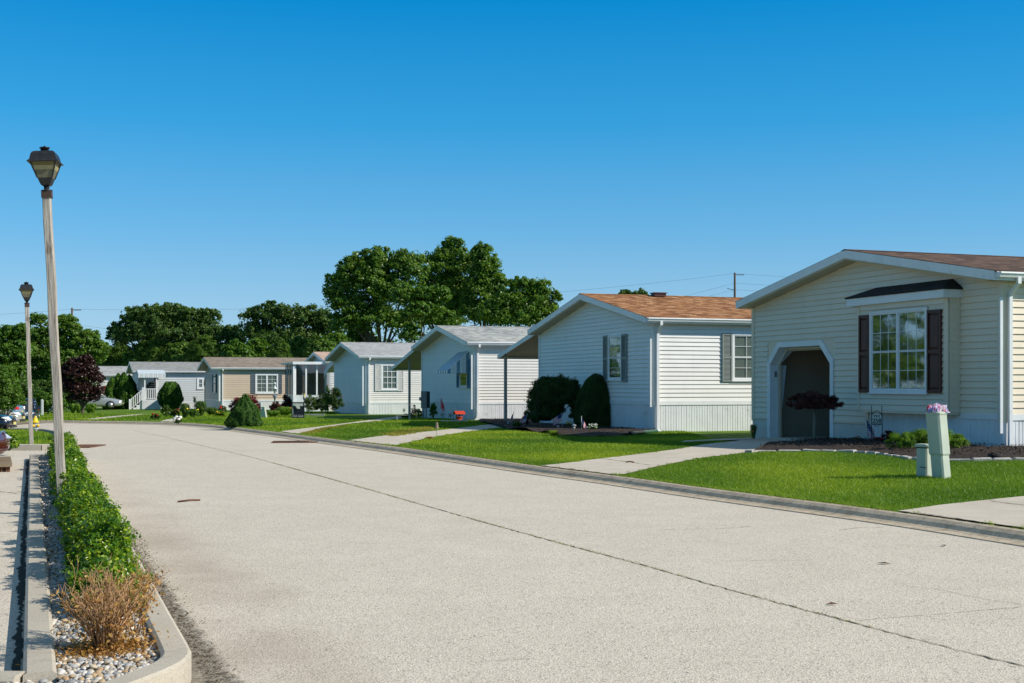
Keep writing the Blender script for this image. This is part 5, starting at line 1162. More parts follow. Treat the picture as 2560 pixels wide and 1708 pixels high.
for ang, r_, ln in ((-.35, .06, .17), (-1.9, .075, .18), (2.8, .055, .16)):
    m = MB(); dv_ = Vector((math.cos(ang), math.sin(ang), 0)) * s_; p0_ = Vector((0, 0, .36)); m.tube([p0_ + dv_ * .06, p0_ + dv_ * ln * .8], r_ * .7 * s_, 10); m.tube([p0_ + dv_ * ln * .8, p0_ + dv_ * ln * 1.05], r_ * s_, 10); m.tube([p0_ + dv_ * ln * 1.05, p0_ + dv_ * ln * 1.2], r_ * .35 * s_, 6); m.build('nozzle_cap', M['yellow'], t)
# ---------------- drain grates
def grate(c, L_, W_, rz, label, n=14):
    t = empty('storm_drain_grate', label, 'drain grate', c, rz, None); m = MB(); f = .03
    m.box(-L_ / 2, L_ / 2, -W_ / 2, -W_ / 2 + f, 0, .022); m.box(-L_ / 2, L_ / 2, W_ / 2 - f, W_ / 2, 0, .022); m.box(-L_ / 2, -L_ / 2 + f, -W_ / 2 + f, W_ / 2 - f, 0, .022); m.box(L_ / 2 - f, L_ / 2, -W_ / 2 + f, W_ / 2 - f, 0, .022); m.build('grate_frame', M['rust'], t)
    m = MB(); m.box(-L_ / 2 + .01, L_ / 2 - .01, -W_ / 2 + .01, W_ / 2 - .01, 0.004, .006); m.build('pit', M['dark'], t)
    for k in range(n): x = -L_ / 2 + f + (L_ - 2 * f) * (k + .5) / n; m = MB(); m.box(x - .014, x + .014, -W_ / 2 + f, W_ / 2 - f, .007, .020); m.build('grate_bar', M['rust'], t)
c = hit(195, 1117, G); grate((c.x, c.y, c.z + .004), .95, 1.2, .0, 'rusty storm drain grate in the road just right of the lamp post')
c = hit(738, 1106, G); grate((c.x, c.y, c.z + .004), 1.15, .75, .15, 'dark storm drain grate in the road by the kerb before the blue awning house')
# kerb inlet box in the parking lot
c = (-8.95, 21.7, 0.0); t = empty('kerb_inlet', 'brown capped storm inlet box in the parking lot against the kerb', 'storm inlet', c, math.atan2(.93, -.38) - math.pi / 2)
m = MB(); m.box(-.42, .33, -1.1, 1.1, .135, .19); m.build('inlet_cap', concrete('brown_concrete', (.17, .125, .08), (.25, .19, .125)), t)
m = MB(); m.box(-.36, -.30, -1.05, 1.05, .0, .134); m.box(.25, .30, -1.05, 1.05, .0, .134); m.box(-.29, .24, -1.0, -.98, 0, .134); m.build('inlet_wall', M['rust'], t)
for k in range(8): m = MB(); x = -.28 + k * .075; m.box(x - .012, x + .012, -1.06, -1.03, .01, .133); m.build('grate_bar', M['rust'], t)
# ---------------- utility pedestals near house 1
def pedestal(label, px, py, topy, side, rot, lean=0, sleeve=True, taper=.9, D=None, cat='utility pedestal', group='pale green utility pedestals', boxes=()):
    b = hit(px, py, LZ) if D is None else at(px, py, D); h = (py - topy) / FPX * b.y
    t = empty('utility_pedestal', label, cat, b, rot, group); s_ = side / 2
    def sq(r, z): c = r * .22; x0 = lean * z; return [(x - 0 + x0 * math.cos(rot), y - x0 * math.sin(rot), z) for x, y in ((-r + c, -r), (r - c, -r), (r, -r + c), (r, r - c), (r - c, r), (-r + c, r), (-r, r - c), (-r, -r + c))]
    if sleeve:
        m = MB(); m.frustum([sq(s_ * 1.0, -.05), sq(s_ * .98, h * .36)]); m.build('lower_section', M['pedestal'], t)
        m = MB(); m.frustum([sq(s_ * 1.02, h * .345), sq(s_ * 1.12, h * .37), sq(s_ * 1.1, h - .035)]); up = m.build('upper_section', M['pedestal'], t)
    else:
        m = MB(); m.frustum([sq(s_, -.05), sq(s_ * .95, h - .06)]); up = m.build('body', M['pedestal'], t)
    m = MB(); m.frustum([sq(s_ * 1.17, h - .04), sq(s_ * 1.19, h - .015), sq(s_ * 1.05, h)]); m.build('cap', M['pedestal'], t)
    return t, h, b
t, h, pb = pedestal('tall pale green utility pedestal leaning left on the near lawn, flag bunting on top', 2354, 1195, 1029, .20, R(-52), -.085)
M['label1'] = plain('faded_orange_label', (.16, .05, .025), .6, .3, 40)
m = MB(); m.box(-.1415, -.1385 + .0, -.045, .045, h * .70, h * .77); lb = m.build('warning_label', M['label1'], t); lb.location = (-.0 + .03, .0, 0)
lb.location = (.028 + -.085 * h * .72 * math.cos(R(-52)), .085 * h * .72 * math.sin(R(-52)), 0)
M['bolt'] = plain('rusty_bolts', (.05, .035, .025), .7, .4, 40)
for zz in (.16, .2, .24, .28, .33): m = MB(); m.ball((.02 - .04 * zz, -.099 + (-.0), h * zz * 1.4 - .05), .007, 6, 4); o = m.build('bolt', M['bolt'], t)
m = MB(); m.box(.040, .045, -.1035, -.1005, 0, h * .40); m.build('seam', M['bolt'], t)
t, h2, pb2 = pedestal('short pale green utility box on the near lawn beside the tall pedestal', 2312, 1191, 1110, .185, R(-52), 0, False)
m = MB(); m.box(-.0965, -.0945, -.03, .03, h2 * .78, h2 * .86); m.build('warning_label', plain('orange_brown_label', (.22, .12, .03), .6, .3, 40), t)
m = MB(); m.box(-.02, .09, -.096, -.092, h2 * .28, h2 * .30); m.build('seam', M['bolt'], t)
# crumpled flag bunting on the tall pedestal
def flagcol(n, l, p, u_, v_): pass
top = pb + Vector((-.085 * h, 0, h)) ; rng = np.random.default_rng(4); nx, ny = 26, 18; vs = []; fs = []; mi = []
top = pb + Vector((-.085 * h * 1.0, .0, h + .002))
for j in range(ny + 1):
    for i in range(nx + 1):
        u_ = i / nx - .5; v_ = j / ny - .5; nz = mnoise.noise(Vector((u_ * 6, v_ * 6, 1))); n2 = mnoise.noise(Vector((u_ * 13, v_ * 13, 5)))
        r_ = math.hypot(u_, v_); vs.append((u_ * .30 + .03 + .05 * n2, v_ * .22 + .05 * nz, .02 + .085 * (1 - r_ * 1.55) + .055 * nz + .035 * n2 - (.05 if r_ > .5 else 0) + .02))
m = MB(); m.tf = lambda x, y, z: (x, y, max(z, .004) if abs(x) < .1 and abs(y) < .1 else z)
m._add(vs, [])
for j in range(ny):
    for i in range(nx):
        a = j * (nx + 1) + i; m.f.append([a, a + 1, a + nx + 2, a + nx + 1]); m.sm.append(False)
        blue = (i > 17 and j > 4) or (i < 6 and j < 7); m.m.append(2 if blue and (i + j) % 3 else (0 if ((i * 2 + j) // 3) % 3 == 0 else (1 if ((i * 2 + j) // 3) % 3 == 1 else 2)))
M['palelilac'] = plain('lilac_bunting', (.36, .28, .52), .7, .1, 10); M['pinkred'] = plain('pink_red_bunting', (.62, .10, .14), .7, .2, 10)
fb = m.build('flag_bunting', [M['pinkred'], M['flagwhite'], M['palelilac']]); fb.location = top; fb.rotation_euler = (0, 0, .3); fb.scale = (.88, .88, .85); tag(fb, 'crumpled red white and blue flag bunting tied on top of the tall pedestal', 'bunting')
# ---------------- small flags
def flag(label, foot, tip, w, h, droop=.5, side=1, back=0.0, group='small american flags stuck in the garden beds', stars=True, rz=None, cols=('flagred', 'flagwhite', 'flagblue')):
    foot = Vector(foot); tip = Vector(tip); t = empty('flag', label, 'flag', foot, 0, group); ax = tip - foot
    m = MB(); m.tube([(0, 0, -.05), tuple(ax)], .006, 6); m.ball(tuple(ax + Vector((0, 0, .01))), .012, 6, 4); m.build('pole', M['whiteshut'], t)
    cl = MB(); nx, ny = 16, 13; up = ax.normalized(); out = Vector((side * math.cos(back), math.sin(back), 0)); vs = []
    for j in range(ny + 1):
        for i in range(nx + 1):
            u_ = i / nx; v_ = j / ny; p = ax * .98 - up * (v_ * h) + out * (u_ * w * (1 - droop * .62)) - Vector((0, 0, 1)) * (u_ ** 1.2 * w * droop) + Vector((-out.y, out.x, 0)) * .035 * w / .3 * math.sin(u_ * 9 + v_ * 2) * (.3 + u_)
            vs.append(tuple(p))
    cl._add(vs, [])
    for j in range(ny):
        for i in range(nx):
            a = j * (nx + 1) + i; cl.f.append([a, a + 1, a + nx + 2, a + nx + 1]); cl.sm.append(True); cl.m.append(2 if (i < 7 and j < 7) else (0 if j % 2 == 0 else 1))
    c = cl.build('cloth', [M[k] for k in cols], t)
    if stars:
        sm_ = MB()
        for j in range(1, 7, 1):
            for i in range(1, 7, 2):
                ii = i + (j % 2); 
                if ii > 6: continue
                p = Vector(vs[j * (nx + 1) + ii]); nn = Vector((-out.y, out.x, 0)) * .004; s5 = w * .016
                for sg in (1, -1):
                    q = [tuple(p + nn * sg + (out * math.cos(math.pi * k / 5) + up * math.sin(math.pi * k / 5)) * s5 * (1 if k % 2 == 0 else .45)) for k in range(10)]; sm_._add(q, [tuple(range(10))])
        so2 = sm_.build('stars', M['flagwhite'], c); so2['kind'] = 'stuff'
    return t
f1 = at(2170, 1102, 26.6); f1.z = LZ(f1.x, f1.y) + .05
flag('small american flag hanging by the house number sign before the bay window', f1, at(2165, 1044, 26.6), .58, .34, .9, 1)
for lab, foot, tip, w, h_, dr, sd_ in (('small american flag blowing left in front of the rounded yew', (1407, 1073), (1403, 1034), .36, .22, .45, -1), ('small pale american flag beside the white flowers', (1454, 1079), (1453.5, 1042), .30, .20, .85, 1),
                                   ('small american flag at the left edge of the rounded yew', (1309, 1070), (1318, 1036), .34, .24, .55, -1), ('small dark flag on the carport walk left of the yews', (1280, 1066), (1284, 1031), .26, .18, .9, -1)):
    D = hit(foot[0], foot[1] + 2, LZ).y; f0 = at(*foot, D); f0.z = LZ(f0.x, f0.y) + .03; flag(lab, f0, at(*tip, D), w, h_, dr, sd_, stars=False, cols=('flagred', 'flagwhite', 'flagblue'))
# ---------------- house number sign 258
D = 26.4; t = empty('house_number_sign', 'small garden sign reading 258 between two black stakes by the flag', 'sign', (at(2192, 1100, D).x, D, LZ(at(2192, 1100, D).x, D)))
o_ = t.location; L_ = lambda x, y, dd=0: tuple(at(x, y, D + dd) - o_)
m = MB(); m.tube([L_(2179, 1098), L_(2179, 1018)], .008, 6); m.tube([L_(2206, 1098), L_(2204.5, 1018)], .008, 6); m.ball(L_(2179, 1016.5), .014, 6, 4); m.ball(L_(2204.5, 1016.5), .014, 6, 4); m.tube([L_(2179, 1060.5), L_(2205, 1060.5)], .012, 6)
m.tube([L_(2179, 1036), L_(2186, 1030), L_(2192, 1027.5), L_(2198, 1030), L_(2205, 1036)], .007, 6); m.tube([L_(2186, 1062), L_(2190, 1066), L_(2194, 1066), L_(2198, 1062)], .005, 5)
m.build('stake_frame', M['black'], t)
pl = MB(); q = [L_(x, y, .01) for x, y in ((2181, 1059), (2203, 1059), (2203, 1038), (2199, 1034.5), (2192, 1033), (2185, 1034.5), (2181, 1038))]; pl.prism(q, (0, .015, 0)); pl.build('plate', plain('cream_plate', (.80, .76, .64), .6, .05, 8), t)
def lettering(txt, size, loc, mat, parent, rot=(R(90), 0, 0), name='lettering', ext=.002, align='CENTER', sx=1):
    c = bpy.data.curves.new(name, 'FONT'); c.body = txt; c.size = size; c.extrude = ext; c.align_x = align; c.align_y = 'CENTER'; c.materials.append(mat)
    o = bpy.data.objects.new(name, c); COL.objects.link(o); bpy.context.view_layer.update(); me = bpy.data.meshes.new_from_object(o); bpy.data.objects.remove(o); o = bpy.data.objects.new(name, me); COL.objects.link(o); o.parent = parent; o.location = loc; o.rotation_euler = rot; o.scale = (sx, 1, 1); return o
lettering('258', .125, Vector(L_(2192, 1052.5)) + Vector((0, -.006, 0)), M['black'], t, name='house_number')
for xx in (2186.5, 2192, 2197.5):
    m = MB(); c = Vector(L_(xx, 1040.5)); 
    for dz, r_ in ((.012, .014), (-.008, .010)): m.ball((c.x, c.y + .004, c.z + dz), r_, 6, 4)
    m.box(c.x - .003, c.x + .003, c.y - .0, c.y + .004, c.z - .032, c.z); m.build('ornament', M['black'], t)
# ---------------- garden lights
def pathlight(label, px, py, topy, mat='metal', r=.06, bulb='whiteshut', grp='garden path lights'):
    b = hit(px, py, LZ); h = (py - topy) / FPX * b.y; t = empty('garden_light', label, 'garden light', b, 0, grp)
    m = MB(); m.lathe([(.010, -.05), (.010, h - .13)], (0, 0, 0), 6); m.build('stake', M[mat], t)
    m = MB(); m.lathe([(.028, 0), (.034, .02), (.034, .08)], (0, 0, h - .13), 10); m.build('lens', M[bulb], t)
    m = MB(); m.lathe([(r, 0), (r * .95, .012), (r * .5, .035), (.01, .045)], (0, 0, h - .052), 12); m.build('cap', M[mat], t)
    return t
pathlight('silver garden light on the mulch between the two flags', 1435, 1080, 1060, 'metal', .075)
pathlight('garden light with white lens beside the carport walk', 1271, 1068, 1050, 'greymetal', .06)
pathlight('small garden light in the shade before the rounded yew', 1395, 1075, 1062, 'metal', .06)
b = hit(1092, 1090, LZ); t = empty('garden_lantern', 'brown bell-shaped garden lantern on a thin stake beside the carport walk', 'garden light', b)
h = (1090 - 1056) / FPX * b.y; m = MB(); m.lathe([(.006, -.05), (.006, h - .2)], (0, 0, 0), 6); m.build('stake', M['greymetal'], t); m = MB(); m.lathe([(.055, h - .17), (.05, h - .16), (.035, h - .03), (.03, h)], (0, 0, 0), 8); m.build('lantern_body', plain('brown_lantern', (.20, .15, .10), .6, .1, 8), t)
# ---------------- green drain pipe
p0_ = at(1574, 1086.5, hit(1574, 1090, LZ).y - .0); a = hit(1577, 1089.5, LZ); bq = hit(1642, 1083.5, LZ); m = MB(); pts = [a.lerp(bq, k / 14) + Vector((0, 0, .06)) for k in range(15)]
rr = [.052 + (.004 if k % 2 else 0) for k in range(15)]; m.tube(pts, rr, 12); o = m.build('drain_pipe', M['gpipe']); tag(o, 'dark green plastic drain pipe lying on the grass below the downspout', 'drain pipe')
m = MB(); dirn = (pts[0] - pts[1]).normalized(); m.tube([pts[0], pts[0] + dirn * .05], [.060, .064], 12); m.build('pipe_socket', M['gpipe'], o); m = MB(); m.tube([pts[0] + dirn * .047, pts[0] + dirn * .053], .052, 12); m.build('pipe_mouth', M['dark'], o)
# ---------------- wishing well, garden flag, meter pedestal, ornaments by house 3
D = hit(1148, 1052, LZ).y; b = at(1148, 1052, D); t = empty('wishing_well', 'little red wooden wishing well on the bed before the blue awning house', 'wishing well', b, R(25)); k_ = D / FPX
m = MB(); m.lathe([(.15, -.02), (.15, .02), (.14, .03), (.14, .14), (.16, .145), (.16, .17), (.12, .17)], (0, 0, 0), 10); m.build('tub', M['red'], t)
for sx in (-1, 1): m = MB(); m.box(sx * .125 - .015, sx * .125 + .015, -.015, .015, .12, .32); m.build('roof_post', M['brownshut'], t)
for sg in (-1, 1): m = MB(); m.prism([(-.22, 0, .40), (-.22, sg * .17, .28), (-.22, sg * .17, .265), (-.22, 0, .385)], (.44, 0, 0)); m.build('roof_board', M['red'], t)
m = MB(); m.tube([(-.12, 0, .24), (.12, 0, .24)], .014, 6); m.ball((0, 0, .2), .04, 8, 5); m.build('bucket_and_spindle', M['dark'], t)
b = hit(1108, 1051, LZ); D = b.y; t = empty('garden_flag', 'pink and red patterned garden flag hanging from a thin black stand', 'garden flag', b); o_ = t.location; L_ = lambda x, y: Vector(tuple(at(x, y, D) - o_))
m = MB(); m.tube([L_(1112, 1051), L_(1112, 1030), L_(1104, 996), L_(1098, 999)], .008, 5); m.build('stand', M['black'], t)
m = MB(); P = [L_(1101, 999), L_(1104, 998), L_(1112, 1019), L_(1110, 1029), L_(1106, 1030), L_(1101, 1018)]; m.prism([tuple(p) for p in P], (0, .006, 0)); fl = m.build('cloth', plain('patterned_pink_cloth', (.50, .22, .28), .8, .5, 14), t)
m = MB(); P = [L_(1104, 1009), L_(1108, 1008), L_(1110, 1018), L_(1107, 1024), L_(1103, 1017)]; m.prism([tuple(p + Vector((0, -.004, 0))) for p in P], (0, .003, 0)); m.build('motif', M['flagred'], fl)
D = 56.5; b = at(1064, 1048, D); b.z = LZ(b.x, b.y); t = empty('meter_pedestal', 'tall grey electric meter pedestal at the left corner of the blue awning house', 'meter box', b, R(-30)); h = (1050 - 982) / FPX * D
m = MB(); m.box(-.17, .13, -.12, .12, h * .38, h); m.build('meter_cabinet', M['greymetal'], t); m = MB(); m.box(-.09, -.03, -.10, -.04, -.2, h * .379); m.box(.05, .11, -.1, -.04, -.2, h * .379); m.build('conduit', M['metal'], t)
m = MB(); m.box(.131, .16, -.11, .11, h * .4, h * .98); m.build('cabinet_door', M['black'], t); m = MB(); m.tube([(-.171, 0, h * .72), (-.30, -.02, h * .72)], [.09, .085], 12); m.build('meter', M['metal'], t)
def metalflower(label, px, py, topy, mat, petals=6, r=.09, cat='garden ornament'):
    b = hit(px, py, LZ); h = (py - topy) / FPX * b.y; t = empty('garden_ornament', label, cat, b); m = MB(); m.tube([(0, 0, -.03), (0, 0, h * .8)], .008, 5); m.build('stem', M['black'], t)
    for k in range(petals): a = 2 * math.pi * k / petals; m = MB(); m.prism([(0, 0, 0), (.5 * r * math.cos(a - .35), 0, .5 * r * math.sin(a - .35)), (r * math.cos(a), -.02, r * math.sin(a)), (.5 * r * math.cos(a + .35), 0, .5 * r * math.sin(a + .35))], (0, .01, 0)); o = m.build('petal', M[mat], t); o.location = (0, 0, h * .85)
    return t
metalflower('dark metal flower ornament right of the garden flag', 1106, 1050, 1034, 'black', 5, .12); metalflower('dark metal flower ornament left of the wishing well', 1126, 1050, 1036, 'darkredp' if False else 'brownshut', 5, .13)
metalflower('pale yellow and white pinwheel above the wishing well', 1134, 1050, 1021, 'whitef', 7, .20); metalflower('black curled ornament at the left end of the walkway bed', 1010, 1046, 1022, 'black', 6, .10)
b = hit(1008, 1051, LZ); t = empty('garden_bench', 'low dark garden bench beside the carport post of the blue awning house', 'bench', b, R(10)); m = MB(); m.box(-.32, .32, -.12, .12, .20, .235); m.build('seat', M['greymetal'], t)
for sx in (-.26, .26): m = MB(); m.box(sx - .03, sx + .03, -.10, .10, -.02, .199); m.build('leg', M['metal'], t)
for i, (x, w) in enumerate(((1108, .2), (1118, .16), (1129, .22), (1140, .25), (1154, .3), (1166, .2))):
    b = hit(x, 1055, LZ); m = MB(); m.ball((0, 0, .02), w * .55, 8, 5, 0, .5); o = m.build('bed_stone', M['stonee']); o.location = b; o.rotation_euler = (.1 * i, .2, i); o.scale = (1, .7, 1); tag(o, ['first stone from the left of the row by the wishing well', 'second stone from the left of the row by the wishing well', 'third stone from the left, below the pinwheel', 'large pale stone touching the left foot of the wishing well', 'largest stone, in front of the wishing well', 'last stone, right of the wishing well'][i], 'stone', 'stones by the wishing well')
# shepherd hook bracket by the yew
D = 38.8; t = empty('shepherd_hook', 'black shepherd hook rising behind the left side of the rounded yew', 'garden hook', (at(1345, 1070, D).x, D, LZ(0, D))); o_ = t.location
P = [at(x, y, D) - o_ for x, y in ((1345, 1070), (1345, 962), (1343, 955), (1337, 953), (1330, 957), (1327, 956))]; m = MB(); m.tube([tuple(p) for p in P], .012, 6); m.tube([tuple(P[-1]), tuple(P[-1] + Vector((0, 0, -.10)))], .006, 5); m.build('hook_rod', M['black'], t)
# ---------------- for sale board
D = hit(745, 1046, LZ).y; b = at(745, 1046, D); t = empty('for_sale_sign', 'black and white real estate board reading FOR SALE on the lawn by the glazed porch', 'sign', b, R(0)); o_ = t.location; L_ = lambda x, y: Vector(tuple(at(x, y, D) - o_)); k_ = D / FPX
W_ = 28 * k_; Ht = 38.5 * k_; m = MB(); m.box(-W_ / 2, W_ / 2, 0, .03, .0, Ht); m.build('board', plain('sign_black', (.018, .018, .026), .4, .1, 5), t)
m = MB(); e_ = .035; m.box(-W_ / 2 - e_, -W_ / 2, -.01, .035, -.1, Ht + e_); m.box(W_ / 2, W_ / 2 + e_, -.01, .035, -.1, Ht + e_); m.box(-W_ / 2, W_ / 2, -.01, .035, Ht, Ht + e_); m.build('sign_frame', M['black'], t)
m = MB(); m.box(-W_ / 2 + .01, -W_ / 2 + .035, -.006, -.001, Ht * .25, Ht * .85); m.build('white_edge', M['whiteshut'], t)
m = MB(); m.box(-W_ / 2 + .02, W_ / 2 - .02, -.006, -.001, Ht * .80, Ht * .97); m.build('header_strip', M['whiteshut'], t)
m = MB(); m.prism([(-.16, -.03, Ht * .90), (.06, -.03, Ht * .90), (.10, -.05, Ht * .62), (-.02, -.05, Ht * .62)], (0, .012, 0)); m.build('flyer', plain('cream_flyer', (.62, .60, .50), .8, .05, 5), t)
m = MB(); m.box(-W_ / 2 + .02, W_ / 2 - .02, -.005, -.001, Ht * .245, Ht * .255); m.build('divider', M['metal'], t)
lettering('FOR SALE', .115, (0, -.006, Ht * .13), M['flagwhite'], t); 
# ---------------- pedestals and ornaments farther along
for lab, px, py, ty, sd_, rot, ln in (('pale green pedestal behind the cone-shaped spruce', 648, 1027, 1006, .16, -.5, 0), ('left one of the pair of slim pale green posts beside the spruce', 656, 1046, 1018, .13, -.3, .03), ('right one of the pair of slim pale green posts beside the spruce', 664, 1046, 1017, .13, -.3, -.16), ('far pale green pedestal at the bend beyond the parked cars', 115, 1029, 1008, .26, -.3, 0)):
    pedestal(lab, px, py, ty, sd_, rot, ln, False)
b = hit(105.5, 1040, LZ); h = 40 / FPX * b.y; m = MB(); m.box(-.05, .05, -.05, .05, -.1, h - .03); m.frustum([[(-.06, -.06, h - .03), (.06, -.06, h - .03), (.06, .06, h - .03), (-.06, .06, h - .03)], [(-.01, -.01, h + .03), (.01, -.01, h + .03), (.01, .01, h + .03), (-.01, .01, h + .03)]]); o = m.build('marker_post', M['white2']); o.location = b; tag(o, 'slim white marker post on the verge at the bend', 'post')
def polething(name, label, cat, px, py, parts, D=None):
    b = hit(px, py, LZ) if D is None else Vector((at(px, py, D).x, D, LZ(at(px, py, D).x, D))); t = empty(name, label, cat, b); k = b.y / FPX
    m = MB(); m.tube([(0, 0, -.05), (0, 0, parts[0] * k)], .02, 6); m.build('pole', M[parts[1]], t); return t, k, b
t, k, b = polething('bird_feeder', 'white bird feeder on a pole with a grey dish before the tan house window', 'bird feeder', 687, 1030, (74, 'metal'))
m = MB(); m.lathe([(.02, 0), (.07, .3), (.16, .42), (.10, .43)], (0, 0, 24 * k), 10); m.build('dish', M['bluegrey'], t); m = MB(); m.lathe([(.06, 0), (.05, .25), (.14, .26), (.13, .32), (.05, .38), (.05, .55), (.10, .56), (.02, .70)], (0, 0, 47 * k), 10); m.build('feeder_tower', M['white'], t)
t, k, b = polething('bird_feeder', 'grey tube bird feeder on a pole in the flower bed by the tan house', 'bird feeder', 487, 1040, (36, 'greymetal'))
m = MB(); m.lathe([(.05, 0), (.09, .02), (.06, .2), (.13, .22), (.05, .3)], (0, 0, 34 * k), 8); m.build('feeder_tube', M['greymetal'], t)
t, k, b = polething('garden_hook', 'black double hook with hanging leaves shapes right of the grey bird feeder', 'garden hook', 497, 1040, (30, 'black'))
m = MB(); m.tube([(0, 0, 28 * k), (-.12, 0, 33 * k), (-.2, 0, 28 * k)], .012, 5); m.tube([(0, 0, 28 * k), (.12, 0, 33 * k), (.2, 0, 26 * k)], .012, 5); m.ball((-.2, 0, 25 * k), .06, 6, 4); m.ball((.2, 0, 23 * k), .07, 6, 4); m.build('hooks', M['black'], t)
t, k, b = polething('garden_statue', 'dark red and white garden figure on the far verge left of the blue spruce', 'statue', 134, 1032, (8, 'black'), None)
m = MB(); m.lathe([(.16, 0), (.2, .15), (.12, .5), (.16, .8), (.08, 1.0)], (0, 0, 0), 8); m.build('body', plain('maroon_figure', (.12, .02, .02), .6, .2, 8), t); m = MB(); m.ball((0, 0, 1.1), .13, 8, 5); m.ball((.05, -.15, .78), .10, 8, 5); m.ball((0.02, -.18, .25), .24, 8, 5); m.build('white_details', M['white'], t)
flag('tiny flag leaning in the shrubs beside the for sale board', hit(763, 1036, LZ), at(756, 984, hit(763, 1036, LZ).y), .5, .3, .9, 1, stars=False)
m = MB(); m.prism([(-.6, 0, .02), (.6, .15, .02), (.6, .15, .09), (-.6, 0, .09)], (0, .16, 0)); o = m.build('splash_block', M['metal']); o.location = hit(780, 1040, LZ); tag(o, 'flat grey splash block on the lawn right of the for sale board', 'splash block')
# ---------------- road debris
m = MB(); m.tube([tuple(hit(445, 1256.5, G) + Vector((0, 0, .012))), tuple(hit(475, 1254, G) + Vector((0, 0, .02))), tuple(hit(500, 1252.5, G) + Vector((0, 0, .012)))], .012, 5); o = m.build('stick', M['rust']); tag(o, 'thin brown stick lying on the road left of centre', 'stick')
for i, (x, y, s_, l_) in enumerate(((2380 - 300, 1513, .045, 'small brown twig on the road below the long joint'), (2360, 1366, .05, 'curled brown leaf on the road near the right kerb'), (2210, 1411, .06, 'small dark leaf scrap on the road left of the curled leaf'), (2545, 1349, .05, 'dark scrap on the gutter at the right edge'))):
    c = hit(x, y, G); P = np.array([[0, 0, .01]]) ; m = MB(); m._add([(-s_, 0, .004), (0, -s_ * .4, .014), (s_, 0, .006), (0, s_ * .4, .016)], [(0, 1, 2), (0, 2, 3)]); o = m.build('fallen_leaf', M['rust']); o.location = c + Vector((0, 0, .003)); o.rotation_euler = (0, 0, i * 1.3); tag(o, l_, 'leaf')
b = hit(1575, 1160, LZ); m = MB(); m.tube([(-.07, 0, .02), (0, .01, .03), (.07, 0, .02)], .012, 5); o = m.build('twig', M['rust']); o.location = b + Vector((0, 0, .012)); tag(o, 'short dark twig on the sunlit driveway of the garage house', 'twig')
